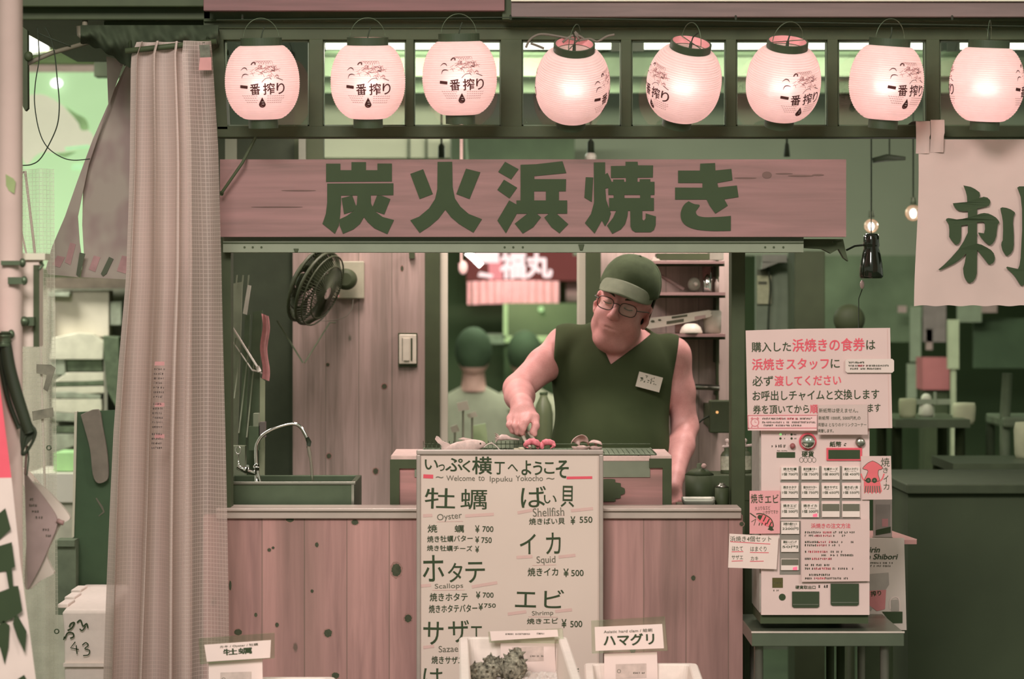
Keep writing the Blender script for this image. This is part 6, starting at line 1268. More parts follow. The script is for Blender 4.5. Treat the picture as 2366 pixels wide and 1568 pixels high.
# right hand (holding the tongs): palm, four fingers, thumb
b.cap(wrL, wrL.lerp(kn, .5), .030, .034, .02)
yk = .43
kk = [Vector(P(a, d, e)) for a, d, e in ((1180, 966, .455), (1195, 966, .438), (1211, 965, .426), (1226, 962, .424))]
for p in kk: b.cap(wrL.lerp(p, .35), p, .020, .0125, .012)
def chain(f, pts, rs, k=.0035):
    for i in range(len(pts) - 1): f.cap(pts[i], pts[i + 1], rs[i], rs[i + 1], k if i else .008)
fing = [[(1180, 966, .455), (1176, 981, .432), (1184, 995, .438), (1192, 1000, .45)], [(1195, 966, .438), (1190, 983, .414), (1196, 999, .418), (1203, 1004, .43)],
        [(1211, 965, .426), (1206, 984, .400), (1206, 999, .405), (1210, 1006, .413)], [(1226, 962, .424), (1215, 976, .396), (1209, 990, .392), (1206, 1001, .396)]]
for i, L in enumerate(fing): chain(b, [Vector(P(*q)) for q in L], [(.0098, .0088, .008, .0066), (.0105, .0095, .0085, .007), (.0108, .0098, .0088, .0072), (.0105, .0096, .0086, .0072)][i])
chain(b, [Vector(P(*q)) for q in ((1222, 948, .47), (1236, 964, .43), (1238, 984, .405), (1232, 997, .398), (1236, 1003, .395))], [.016, .0135, .0112, .0098, .0078], .006)
# left hand, loosely curled behind the grill
b.cap(wrR, wrR.lerp(hdR, .6), .026, .031, .015)
for i, (dx, l) in enumerate(((-.024, .058), (-.008, .068), (.009, .064), (.024, .05))):
    p = wrR.lerp(hdR, .8) + Vector((dx, 0, 0)); chain(b, [p, p + Vector((dx * .15, -.018, -l * .45)), p + Vector((dx * .1, -.008, -l * .85)), p + Vector((0, .010, -l * 1.1))], (.0105, .0095, .0085, .007))
p = wrR.lerp(hdR, .35); chain(b, [p + Vector((-.02, -.005, 0)), p + Vector((-.040, -.02, -.025)), p + Vector((-.040, -.03, -.05)), p + Vector((-.034, -.032, -.068))], (.014, .011, .0098, .008))
# head
def he(c, r, k=.012, sub=False, rot=None): b.ell(hd(*c), r, k, HR @ rot if rot else HR, sub)
def hc(a, c, ra, rb, k=.008, sub=False): b.cap(hd(*a), hd(*c), ra, rb, k, sub)
he((0, .015, .03), (.078, .096, .092)); he((0, -.026, -.04), (.067, .070, .083), .02); he((0, -.062, -.098), (.034, .03, .026), .02)
for s_ in (-1, 1):
    he((.036 * s_, -.056, -.042), (.032, .03, .032), .018); he((.05 * s_, -.012, -.075), (.026, .042, .034), .02)
    hc((.014 * s_, -.083, .026), (.047 * s_, -.076, .024), .0125, .011, .012); he((.033 * s_, -.1, .004), (.017, .012, .010), .012, True)
    he((.032 * s_, -.081, .003), (.0155, .0125, .0125), .004); he((.012 * s_, -.104, -.036), (.0085, .0105, .0085), .005)
    he((.081 * s_, .012, -.012), (.0095, .02, .033), .005, False, Matrix.Rotation(.45 * s_, 3, 'Z')); he((.088 * s_, .006, -.01), (.005, .010, .018), .004, True); he((.079 * s_, .002, -.042), (.0075, .010, .012), .006)
hc((0, -.088, .012), (0, -.116, -.030), .0105, .0125, .008); hc((0, -.116, -.030), (0, -.113, -.036), .013, .012, .004)
for s_ in (-1, 1): he((.008 * s_, -.111, -.046), (.0042, .005, .004), .003, True)
he((0, -.080, -.068), (.034, .016, .024), .015)
hc((-.019, -.0915, -.0665), (.019, -.0915, -.0665), .0042, .0042, .006); hc((-.016, -.0905, -.0765), (.016, -.0905, -.0765), .0052, .0052, .006); hc((-.027, -.097, -.0715), (.027, -.097, -.0715), .0026, .0026, .003, True)
he((0, -.028, -.118), (.054, .05, .032), .025)
SKIN = None
t = NT('skin'); o = t.obj(); nz = t.noise(o, 22.0, 4); fine = t.noise(o, 260.0, 2)
colr = t.ramp(t.math('ADD', t.math('MULTIPLY', nz, .75), t.math('MULTIPLY', fine, .25)), [(.35, lin('C98D86')), (.65, lin('DDA29B'))])
t.l(colr, t.b.inputs['Base Color']); t.b.inputs['Roughness'].default_value = .5; t.b.inputs['Specular IOR Level'].default_value = .35; t.b.inputs['Subsurface Weight'].default_value = .0
SKIN = t.m
body = obj('body', b.mesh('body', 1), [SKIN], man)
# shirt
SHIRT = mat('dark green shirt', '3F482F', .9, spec=.1, var=.08, scale=9, bump=.08)
f = Field((X(1230, .7), .58, .84), (X(1640, .9), 1.10, 1.62), .0042)
torso(f, .010)
f.cap(neck0, neck1 + Vector((0, .012, -.03)), .074, .080, .004, True)
va = Vector(P(1412, 842, .70)); nl = Vector(P(1380, 770, .74)); nr_ = Vector(P(1489, 785, .74))
def vcut(x, y, z):
    # opening of the neckline: inside both slanted edges, in front of the neck
    d1 = ((nl.x - va.x) * (z - va.z) - (nl.z - va.z) * (x - va.x)) / math.hypot(nl.x - va.x, nl.z - va.z)
    d2 = -((nr_.x - va.x) * (z - va.z) - (nr_.z - va.z) * (x - va.x)) / math.hypot(nr_.x - va.x, nr_.z - va.z)
    return np.maximum(np.maximum(d1, d2), (y - .86)) + 0 * x
f.blend((X(1340, .8), .5, va.z), (X(1520, .8), .9, 1.62), vcut, .002, True)
f.ell(shL + Vector((.012, 0, .0)), (.058, .068, .066), .03); f.ell(shR + Vector((-.012, 0, .0)), (.058, .068, .066), .03)
f.cap(shL, shL.lerp(elL, .3), .062, .066, .02); f.cap(shR, shR.lerp(elR, .3), .060, .062, .02)
def sleeve(side):
    zz = [Z(q, .86) for q in (1100, 940, 880, 760, 700)]
    xx = [X(q, .86) for q in ((1262, 1268, 1273, 1284, 1286) if side < 0 else (1546, 1546, 1551, 1573, 1578))]
    def fn(x, y, z): return (x - np.interp(z, zz, xx)) * (-side) + 0 * y
    return fn
for side in (-1, 1): f.blend((X(1230, .7), .55, .84), (X(1640, .9), 1.12, 1.64), sleeve(side), .004, True)
obj('sleeveless_shirt', f.mesh('sleeveless_shirt', 1), [SHIRT], man)
# trousers and shoes below the counter
f = Field((hip.x - .3, .62, -.01), (hip.x + .3, 1.14, 1.02), .008)
f.ell(hip, (.185, .145, .16), .04)
for s_ in (-1, 1):
    a = hip + Vector((.09 * s_, 0, -.06)); kn_ = Vector((hip.x + .10 * s_, .85, .50)); an = Vector((hip.x + .11 * s_, .88, .07)); f.cap(a, kn_, .098, .072, .04); f.cap(kn_, an, .072, .055, .03)
obj('trousers', f.mesh('trousers', 1), [DARK2], man)
for s_ in (-1, 1): obj('shoe', MB().ball((hip.x + .115 * s_, .82, .042), (.05, .135, .042)), DARK, man)
# cap with a curved brim
CAPM = mat('green cap cloth', '525D44', .9, spec=.1, var=.14, scale=30, bump=.15)
q = MB()
def dome(u, v):
    a = 2 * math.pi * u; e = v * math.pi / 2 * .999; r = math.cos(e) ** .78
    return tuple(hd(.0895 * r * math.cos(a), .012 + .110 * r * math.sin(a), .050 + .014 * math.sin(a) * math.cos(e) + .101 * math.sin(e) ** .9))
q.grid(dome, 48, 18)
cap_ = obj('cap', q, CAPM, man); s_ = cap_.modifiers.new('cloth', 'SOLIDIFY'); s_.thickness = .0035; s_.offset = 1
q = MB()
def brim(u, v):
    a = math.pi + math.pi * (.09 + .82 * u); ri = (.087, .105); x0, y0 = .089 * math.cos(a), .012 + .109 * math.sin(a)
    k = math.sin(math.pi * u) ** .75; out = .052 * k * v
    x = x0 * (1 - .05 * v); yy = y0 - out; z = .055 - .024 * v * k - .036 * (x / .089) ** 2 * (.25 + .75 * v) + .016 * k * (1 - v) + .006
    return tuple(hd(x, yy, z))
q.grid(brim, 32, 10); br = obj('brim', q, mat('cap brim cloth', '858B74', .9, spec=.1, var=.1, scale=40), man); s_ = br.modifiers.new('stiff', 'SOLIDIFY'); s_.thickness = .004; s_.offset = 0
q = MB().ball(hd(0, .012, .153), .006)
for k in range(6): q.tube([dome((k + .5) / 6, v) for v in np.linspace(0.02, .98, 14)], .0012, 5)
obj('cap_seams', q, CAPM, cap_)
# hair below the cap
q = MB().grid(lambda u, v: tuple(hd(.083 * math.cos(math.pi * (.0 + u)) * 1.0, .012 + .100 * math.sin(math.pi * u), .06 - .085 * v - .03 * math.sin(math.pi * u) * v)), 24, 6)
h_ = obj('hair', q, mat('short dark hair', '3A3D2C', .9, var=.15, scale=120), man); s_ = h_.modifiers.new('t', 'SOLIDIFY'); s_.thickness = .004
# glasses
q = MB(); gl = glass('spectacle lens', opac=.12)
for s_ in (-1, 1):
    rim = []
    for t_ in np.linspace(0, 2 * math.pi, 25):
        cx, cz = abs(math.cos(t_)) ** .7 * math.copysign(1, math.cos(t_)), abs(math.sin(t_)) ** .7 * math.copysign(1, math.sin(t_))
        rim.append(hd(.036 * s_ + .026 * cx, -.112 + .010 * ((.036 + .026 * cx * s_) / .06) ** 2, -.002 + .0185 * cz))
    q.tube(rim, .0014, 6)
    q.tube([hd(.061 * s_, -.102, .004), hd(.078 * s_, -.085, .006), hd(.083 * s_, -.02, .004), hd(.081 * s_, .022, -.004)], .0017, 6)
q.tube([hd(-.011, -.112, .004), hd(-.005, -.115, .007), hd(.005, -.115, .007), hd(.011, -.112, .004)], .0014, 6)
g_ = obj('glasses', q, mat('black spectacle frame', '2E3024', .3, spec=.5), man)
for s_ in (-1, 1): obj('lens', MB().grid(lambda u, v: tuple(hd(.036 * s_ + .024 * (2 * u - 1) * math.sqrt(max(0, 1 - .75 * (2 * v - 1) ** 2)), -.111, -.002 + .0165 * (2 * v - 1))), 8, 8), gl, g_)
q = MB()
for s_ in (-1, 1): q.tube([hd((.020 + .0045 * i) * s_, -.0925 - .0015 * math.sin(i * .7), .0005 - .0028 * math.sin(math.pi * i / 6)) for i in range(7)], .0013, 5)
obj('eyelashes', q, DARK, man)
q = MB()
for s_ in (-1, 1): q.tube([hd((.016 + .006 * i) * s_, -.094 + .0022 * i, .024 + .005 * math.sin(math.pi * i / 5)) for i in range(6)], [.002, .0036, .0038, .0034, .0028, .0015], 6)
obj('eyebrows', q, MATS['short dark hair'], man)
# name badge pinned on the chest
c = Vector(P(1500, 882, .717)); Rb = Matrix.Rotation(math.radians(15), 3, 'Y') @ Matrix.Rotation(math.radians(14), 3, 'Z')
q = MB().obox(c, (.077, .003, .046), Rb)
r_ = random.Random(9)
for k in range(22):
    a, d = r_.uniform(-.028, .028), r_.uniform(-.004, .016); l = r_.uniform(.003, .008); v_ = r_.random() < .5
    q.obox(c + Rb @ Vector((a, -.0018, d)), (l if v_ else .0016, .0006, .0016 if v_ else l), Rb, 1)
obj('name_badge', q, [mat('badge card', 'D2C6B6', .6, var=.03), INK], man)
# tongs in the hand
q = MB(); tip = Vector(P(1244, 1034, .31))
q.tube([P(1200, 985, .47), P(1222, 1000, .415), P(1232, 1012, .39), tuple(tip)], [.004, .005, .005, .0038], 8); q.tube([P(1198, 988, .47), P(1209, 1008, .40), P(1214, 1018, .385), P(1226, 1034, .31)], [.004, .005, .005, .0038], 8); q.ball(P(1199, 986, .475), .006)
obj('tongs', q, mat('tong steel', 'CFC6B4', .35, metal=.3, var=.1), None, 'thin steel tongs in the man\'s hand, reaching to the pink shrimps', 'tongs')
# ================================================================ left edge: pole, vinyl curtain, next shop
VIN = vinyl('clear gridded vinyl', 'DFC8BE', 'E1CBC1', .84, cell=.0118, lw=.14, line_op=.90)
VIN2 = vinyl('thin gridded vinyl', 'D8D4C0', 'D3D1BC', .30, cell=.0118, line_op=.5)
y = -.14
def cur_edges(py):
    t_ = (py - 100) / 1468.0
    l = np.interp(py, [90, 130, 400, 640, 830, 1000, 1568, 2000], [318, 302, 297, 289, 274, 263, 240, 232]); r = np.interp(py, [90, 130, 350, 600, 1000, 1568, 2000], [486, 490, 506, 514, 521, 528, 531]); return l, r
ct = thing('vinyl_curtain', 'tall gathered clear vinyl curtain with a white grid hanging left of the counter', 'curtain', (X(385, y), y, 0))
def curtain_part(name, f0, f1, nf, amp, dep, mt, ph, yo=0.0, nu=150):
    """strip of the curtain between the fractions f0 and f1 of its width, hanging in nf folds"""
    def sx_(s): return s + amp * math.sin(2 * math.pi * nf * s + ph) + .010 * math.sin(2 * math.pi * 2.3 * nf * s)
    s0, s1 = sx_(0), sx_(1)
    def fn(u, v):
        py = 96 + v * (1905 - 96); l, r = cur_edges(py); s = (sx_(u) - s0) / (s1 - s0); s = f0 + (f1 - f0) * s; gat = .4 + .6 * min(1, v * 2.2)
        yy = y + yo + gat * dep * math.cos(2 * math.pi * nf * u + ph + .25 * math.sin(v * 4)) + .006 * math.sin(9 * u + 6 * v); px = l + s * (r - l) + 2.5 * math.sin(v * 7 + u * 9)
        return (X(px, yy), yy, max(.002, Z(py, y)))
    L = [0.0]
    for i in range(1, nu + 1): L.append(L[-1] + (Vector(fn(i / nu, .6)) - Vector(fn((i - 1) / nu, .6))).length)
    q = MB().grid(fn, nu, 60, uv=lambda u, v: (L[int(round(u * nu))], v * Z(96, y))); return obj(name, q, mt, ct)
curtain_part('gathered_folds', 0.0, .70, 3.0, .085, .05, VIN, .6)
curtain_part('edge_panel', .63, 1.0, 1.0, .05, .03, vinyl('clear vinyl edge', 'DAC2B8', 'DDC7BD', .52, cell=.0118, lw=.15, line_op=.78), 2.2, -.02, 60)
tp = MB().prism([(460, 104), (484, 103), (487, 132), (463, 133)], y - .045, .002); obj('tape', tp, mat('grey tape', '5E5F50', .6, var=.3, scale=60), ct); obj('patch', MB().prism([(462, 133), (488, 132), (489, 162), (459, 162)], y - .045, .002), mat('pink tape', 'C08A86', .6, var=.1), ct)
q = MB(); 
for k in range(17): q.scribble(356 - k * .4, 850 + k * 10.6 + (6 if k > 6 else 0) + (6 if k > 12 else 0), 380 - k * .35, 855 + k * 10.6 + (6 if k > 6 else 0) + (6 if k > 12 else 0), y - .078, 0, seed=90 + k, dens=.95)
for b_ in (835, 930, 1003): q.prism([(358, b_), (380, b_), (380, b_ + 9), (357, b_ + 9)], y - .0775, 0, 1)
obj('printed_warning', q, [mat('faded print', '7A6A64', .8), mat('faded red print', 'C28A88', .8)], ct)
rl = MB().tube([P(290, 118, y), P(500, 96, y)], .008, 8).tube([P(300, 117, y), P(300, 60, .05)], .005, 6).tube([P(480, 98, y), P(480, 60, .05)], .005, 6); obj('curtain_rail', rl, DARK, None, 'dark rail under the eaves that the vinyl curtain hangs from', 'rail')
def tarp(u, v):
    a = 186 + 318 * u; top = 58; bot = float(np.interp(a, [186, 230, 262, 295, 330, 372, 420, 470, 504], [98, 112, 132, 156, 150, 128, 118, 124, 112])) + 2.5 * math.sin(a * .21)
    yy = -.03 - .055 * math.sin(math.pi * v) - .012 * math.sin(a * .09 + v * 5) - .006 * math.sin(a * .23 - v * 9); return (X(a, yy), yy, Z(top + (bot - top) * v, yy))
q = MB().grid(tarp, 70, 16); q.grid(lambda u, v: tuple(Vector(tarp(u, v)) * 1.0 + Vector((0, .012 + .04 * math.sin(math.pi * v), 0))), 70, 16)
obj('bundled_tarp', q, mat('dark bundled tarp', '3A4230', .85, var=.15), None, 'dark bundled tarpaulin tied up under the eaves at the upper left', 'tarpaulin')
q = MB().tube([P(196, -40, .02), P(196, 92, .02)], .008, 8); q.tube([P(183, 60, .02), P(184, 80, .02), P(200, 94, .02), P(236, 104, .02)], .008, 8); q.tube([P(55, 150, .02), P(120, 122, .02), P(205, 98, .02)], .0065, 8)
obj('eaves_pipe', q, mat('dull grey pipe', '77705F', .5, var=.1), None, 'thin grey pipe and stay under the eaves at the upper left', 'pipe')
q = MB().tube([P(a, b, .0) for a, b in smooth_path([(86, 62), (89, 100), (90, 140), (82, 190), (80, 240), (90, 300), (108, 338), (140, 362), (170, 370), (208, 367)], 6)], .0016, 6); q.tube([P(a, b, .01) for a, b in smooth_path([(104, 62), (118, 92), (127, 130), (132, 180), (137, 240), (132, 290), (112, 336), (92, 368), (72, 380), (50, 382)], 6)], .0018, 6); q.tube([P(a, b, .01) for a, b in smooth_path([(88, 76), (120, 90), (163, 106)], 5)], .0022, 6)
obj('loose_wire', q, CABLE, None, 'loose dark wires looping down from the eaves at the upper left', 'wire')
q = MB().prism([(50, 60), (63, 70), (64, 250), (58, 256), (50, 240)], .0, .03); q.ball(P(66, 130, .0), (.012, .012, .014)); obj('dark_fitting', q, DARK, None, 'dark fitting behind the top of the white pole', 'fitting')
# white pole in front
y = -1.15
k = K(y); px0, px1 = -8, 52; r = (px1 - px0) / 2 * k
pl = thing('white_pole', 'thick white pole at the left edge with metal clamps', 'pole', (X(22, y), y, 0))
obj('tube', MB().tube([(X(22, y), y, 0), (X(22, y), y, 2.6)], r, 40), mat('white pole paint', 'D8BDB3', .45, spec=.3, var=.05, scale=10), pl)
obj('green_tape', MB().prism([(13, 402), (30, 412), (36, 420), (33, 447), (20, 440), (14, 428)], y - r - .001, .003), mat('olive tape', '8C9A68', .7, var=.1), pl)
for i, (a, b_, c_, d) in enumerate(((2, 602, 54, 612), (18, 640, 58, 656), (2, 765, 28, 778))):
    q = MB().prism([(a, b_), (c_, b_), (c_, d), (a, d)], y - r - .012, .014); q.ball(P(c_ - 2, (b_ + d) / 2, y - r - .006), (.008, .008, .011)); obj('clamp', q, STEELD, pl)
q = MB().pb(52, 598, 90, 800, y + .03, .06); q.pb(52, 585, 104, 600, y + .02, .08, 1); bx = obj('junction_box', q, [mat('pale box', 'D0BFB2', .5, var=.03), CREAM], pl)
obj('dark_strip', MB().pb(77, 612, 90, 801, y + .026, .005), DARK, bx); obj('latch', MB().pb(30, 732, 78, 752, y - .0, .04).ball(P(56, 742, y - .002), .012), STEELD, bx)
obj('corner_bracket', MB().tube([P(93, 604, y + .02), P(99, 612, y + .02), P(90, 622, y + .02)], .004, 8), STEELD, bx)
um = thing('cable_bundle', 'black cable bundle tied against the white pole at the left edge', 'cable', P(20, 1090, y - .07)); yy = y - .06
obj('bundle', MB().tube([P(a, b, yy) for a, b in smooth_path([(8, 770), (14, 800), (22, 850), (38, 910), (56, 965), (68, 1000)], 6)], [.012 + .003 * math.sin(i * .1) for i in range(31)], 10).tube([P(a, b, yy + .01) for a, b in smooth_path([(-4, 772), (2, 840), (18, 920), (44, 990)], 6)], .006, 8), CABLE, um)
obj('tie', MB().tube([P(a, b, yy) for a, b in smooth_path([(50, 990), (72, 985), (82, 1000), (70, 1030), (52, 1050), (58, 1010), (74, 1000)], 6)], .004, 6).tube([P(64, 1030, yy), P(66, 1060, yy), P(62, 1098, yy)], .0022, 6).prism([(46, 960), (70, 975), (82, 992), (74, 1012), (56, 1035), (50, 1052), (46, 1020)], yy, .012), CABLE, um)
obj('ribbed_collar', MB().tube([P(8, 768, yy), P(8, 800, yy)], .018, 12).tube([P(8, 772, yy), P(8, 776, yy)], .02, 12).tube([P(8, 786, yy), P(8, 790, yy)], .02, 12), STEELD, um)
# nobori flag, red above and white below
y = -1.32
q = MB(); fl = lambda py: float(np.interp(py, [700, 890, 1110, 1300, 1568, 1900], [-20, 0, 27, 46, 82, 128]))
q.grid(lambda u, v: (X(-160 + u * (fl(700 + v * 1100) + 160), y), y + .006 * math.sin(u * 11 + v * 5), Z(700 + v * 1100, y)), 20, 60)
for i in range(20 * 60): 
    if i // 20 < 22: q.m[i] = 1
G = lambda a, b: (a / 3.664, 1140 + b / 3.664)
def nb2(x, z): return -.012
for pts in ([(-200, 190), (0, 160), (45, 122), (92, 300), (0, 388), (-200, 470)], [(-200, 470), (0, 440), (100, 410), (128, 618), (100, 632), (112, 782), (155, 780), (190, 990), (132, 1040), (40, 1090), (-200, 1120), (-200, 860), (0, 830), (76, 802), (50, 650), (0, 662), (-200, 690)], [(30, 1075), (82, 1115), (72, 1300), (40, 1445), (0, 1300), (-100, 1200)], [(150, 1030), (226, 1165), (210, 1345), (150, 1220), (108, 1100), (122, 1040)], [(150, 1568), (205, 1532), (240, 1600), (200, 1700), (120, 1650)]):
    q.prism([G(*p) for p in pts], y - .009, 0, 2)
nob = thing('nobori_flag', 'narrow upright flag at the lower left, red above and white below with thick black characters', 'flag', (X(0, y), y, 0))
obj('cloth', q, [mat('white flag cloth', 'E2CDC3', .8, var=.03), mat('red flag cloth', 'E8606E', .8, var=.04), INK], nob); obj('flag_pole', MB().tube([(X(-165, y), y + .012, 0), (X(-165, y), y + .012, 1.75)], .011, 10).tube([(X(-165, y), y + .012, Z(700, y)), (X(-20, y), y + .012, Z(700, y))], .007, 8), STEEL, nob)
# clear bag with a printed sheet, tied to the pole
y = -1.0
bg = thing('hanging_bag', 'crumpled clear bag with a greyish printed sheet hanging by the white pole', 'bag', P(110, 1360, y))
q = MB(); pts = smooth_path([(56, 1090), (78, 1120), (105, 1155), (132, 1202), (118, 1250), (92, 1310), (64, 1362)], 5); 
q.prism(pts, y, .012); r_ = random.Random(21)
for kx in range(7): q.scribble(58 + kx * 8, 1150 + kx * 14, 78 + kx * 7, 1156 + kx * 14, y - .001, 1, seed=100 + kx)
obj('printed_sheet', q, [mat('mauve sheet', 'A58E89', .8, var=.12, scale=14, bump=.3), INKG], bg)
q = MB().prism(smooth_path([(70, 1112), (100, 1125), (135, 1160), (158, 1188), (160, 1200), (140, 1212), (125, 1240), (108, 1280), (118, 1310), (124, 1325), (95, 1340), (60, 1362), (58, 1300), (66, 1200)], 3), y + .014, .02); obj('plastic', q, mat('crumpled plastic', 'CDBFB2', .4, var=.08, scale=12, bump=.4), bg)
obj('tied_corner', MB().tube([P(132, 1202, y), P(140, 1206, y), P(147, 1208, y)], .006, 8), mat('bag knot', '9A7A74', .6), bg)
q = MB().tube([P(58, 1095, y), P(60, 1060, y), P(62, 1032, y), P(50, 1010, y - .12)], .003, 6); obj('knot', q, mat('bag knot', '9A7A74', .6), bg)
# second vinyl sheet with rope and tape
y = .05
vs = thing('vinyl_sheet', 'thin gridded clear vinyl sheet hanging between the white pole and the gathered curtain', 'curtain', (X(95, y), y, 0))
q = MB(); q.grid(lambda u, v: (X(50 + u * (75 + 14 * v), y + .02 * math.sin(u * 8)), y + .02 * math.sin(u * 8), max(.002, Z(390 + v * 1510, y))), 30, 40, uv=lambda u, v: (u * .11, v * 1.85)); obj('sheet', q, VIN2, vs)
obj('edge_rope', MB().tube([P(a, b, y - .01) for a, b in ((92, 590), (93, 760), (98, 960), (104, 1140), (106, 1230))], .0035, 8), mat('white rope', 'D9CCC0', .7), vs)
for pts in ([(84, 841), (118, 842), (128, 850), (110, 905), (100, 898), (108, 866), (84, 862)], [(74, 950), (122, 941), (124, 962), (76, 972)]): obj('tape', MB().prism(pts, y - .03, .003), mat('grey cloth tape', '7E7A6A', .7, var=.25, scale=30), vs)
for a, b in ((113, 1034), (131, 1458)):
    c = P(a, b, y - .03); obj('grommet', MB().tube([Vector(c) + Vector((.006 * math.cos(t_), 0, .006 * math.sin(t_))) for t_ in np.linspace(0, 2 * math.pi, 17)], .0018, 6), STEELD, vs)
q = MB().tube([P(50, 400, y + .03), P(58, 395, y + .03), P(78, 560, y + .03), P(82, 600, y + .03)], .004, 6).tube([P(48, 530, y + .03), P(62, 590, y + .03)], .003, 6); obj('slack_rope', q, mat('pinkish rope', 'C3ACA2', .7), vs)
# printed hanging cloths
y = .32
PC = mat('printed cloth grey', '9A8C82', .9, var=.08, scale=5)
t = NT('printed cloth'); o = t.obj(); nz = t.noise(t.scaled(o, (1, 1, .7)), 9.0, 2); nz2 = t.noise(o, 16.0, 2)
colr = t.ramp(nz, [(.45, lin('A2978B')), (.58, lin('94827C'))]); t.l(colr, t.b.inputs['Base Color']); t.b.inputs['Roughness'].default_value = .9
PCL = t.m
for pts, tg, lab in (([(284, 150), (275, 175), (232, 300), (205, 380), (190, 450), (180, 500), (184, 560), (188, 588), (180, 640), (112, 634), (106, 620), (120, 570), (150, 500), (178, 420), (215, 320), (250, 240), (246, 130), (290, 140)], [(184, 583), (197, 586), (183, 640), (176, 634)], 'narrow grey printed cloth pulled aside at the left, dark tag on its corner'),
                     ([(292, 150), (262, 210), (230, 290), (200, 360), (192, 420), (190, 520), (194, 590), (186, 640), (288, 645), (345, 645), (345, 140)], [(252, 593), (262, 598), (246, 632), (238, 638), (233, 632)], 'wide grey printed cloth hanging beside the vinyl curtain, dark tag at its hem')):
    t_ = thing('hanging_cloth', lab, 'cloth', P(sum(p[0] for p in pts) / len(pts), 640, y), 'printed cloths hanging at the left'); q = MB(); q.prism(pts, y, .003)
    q.tube([P(pts[0][0] - 4, 152, y), P(pts[0][0] - 4, 50, y)], .003, 5); obj('cloth', q, PCL, t_); obj('tag', MB().prism(tg, y - .004, .003), DARK2, t_)
    for a, b_, c_, d in (((150, 560, 165, 612), (120, 590, 140, 618)) if len(tg) == 4 else ((205, 590, 222, 628), (270, 590, 292, 632))): obj('motif', MB().prism([(a + 12, b_), (c_ + 10, b_ + 4), (c_ - 2, d), (a, d - 6)], y - .0015, .001), mat('rose motif', 'A98583', .9, var=.15, scale=30), t_)
    y += .03
# next shop: green mural, ceiling, lamp, shelves of goods
y = 5.0
GRN = mat('green mural', 'B2D4A4', .7, emit=.42, var=.02, scale=2)
q = MB().pb(30, 165, 304, 620, y, .05)
q.prism(smooth_path([(58, 225), (75, 218), (105, 220), (140, 240), (165, 265), (190, 290), (215, 312), (212, 335), (180, 345), (140, 352), (100, 352), (80, 362), (60, 380), (40, 330), (40, 240)], 4), y - .004, 0, 1)
q.prism(smooth_path([(150, 245), (175, 262), (198, 275), (204, 298), (188, 300), (182, 285)], 3), y - .006, 0, 2); q.prism([(125, 355), (178, 350), (150, 364)], y - .006, 0, 2); q.prism([(150, 340), (205, 334), (208, 340), (152, 348)], y - .007, 0, 3)
q.prism([(168, 380), (190, 378), (192, 392), (166, 392)], y - .005, 0, 3)
q.ball(P(131, 192, y - .03), (.028, .01, .022), 14, 8, 4)
obj('green_mural', q, [GRN, mat('mural cream', 'D5D2BC', .7, emit=.3, var=.05, scale=4), mat('mural olive', '8FB07A', .7, emit=.2, var=.2, scale=20), mat('mural pale green', 'B6E8B4', .7, emit=.35), glow('mural lamp', 'FFFFFF', 2.0)], None, 'bright green backlit mural with a pale fish shape at the far left', 'mural')
obj('mural_frame', MB().pb(30, 150, 304, 166, y - .02, .06), mat('pale frame', 'BFA9A0', .7), None, 'pale strip along the top of the green mural', 'trim')
struct('ceiling_next_shop', MB().box(-6, X(310, 3.0), 2.2, 6.0, Z(148, 5.0), Z(148, 5.0) + .05), mat('green lit ceiling', 'A3B583', .8, emit=.0, var=.08, scale=6), 'pale green boarded ceiling of the next shop', 'ceiling')
for k, (a, b_, c_, d) in enumerate(((40, 118, 260, 113), (40, 80, 200, 70))):
    struct('trim_next_shop_%d' % (k + 1), MB().prism([(a, b_ + 3), (c_, d + 3), (c_, d), (a, b_)], 3.0 + k * .4, .05), mat('pale ceiling batten', 'BFC9A2', .7), ('lower' if k == 0 else 'upper') + ' pale batten across the ceiling of the next shop', 'batten')
t_ = thing('shop_lamp', 'white glowing shop lamp beside the white pole at the upper left', 'lamp', P(82, 95, 3.2)); obj('diffuser', MB().prism([(50, 98), (95, 97), (100, 104), (92, 114), (60, 117), (50, 114)], 3.2, .15), glow('shop lamp glow', 'FFFDF4', 2.5), t_); obj('shade', MB().prism([(52, 74), (78, 74), (90, 97), (52, 98)], 3.2, .15), mat('lamp shade white', 'CFC4B6', .5), t_); obj('side_reflector', MB().prism([(86, 74), (118, 88), (112, 104), (95, 96)], 3.2, .1), mat('grey reflector', '837468', .5), t_); obj('stem', MB().tube([P(75, 76, 3.25), (X(75, 3.25), 3.25, Z(148, 5.0))], .01, 6), CABLE, t_)
struct('wall_next_shop', MB().box(-6, X(470, 5.3), 5.3, 5.4, 0, 3.4), mat('cream shop wall', 'CFC6B2', .8, var=.06), 'cream rear wall of the next shop at the far left', 'wall')
q = MB(); a0, a1, b0, b1 = X(306, 1.45), X(455, 1.45), X(306, 5.3), X(455, 5.3)
q.add([(a0, 1.45, 0), (a1, 1.45, 0), (b1, 5.3, 0), (b0, 5.3, 0), (a0, 1.45, 2.46), (a1, 1.45, 2.46), (b1, 5.3, 2.46), (b0, 5.3, 2.46)], [(0, 3, 2, 1), (4, 5, 6, 7), (0, 1, 5, 4), (1, 2, 6, 5), (2, 3, 7, 6), (3, 0, 4, 7)])
struct('wall_next_shop_side', q, DARK, 'dark dividing wall between the dining room and the next shop', 'wall')
y = 3.4
rk = thing('goods_rack', 'dark topped rack of the next shop seen past the curtain', 'rack', (X(190, y), y + .2, 0))
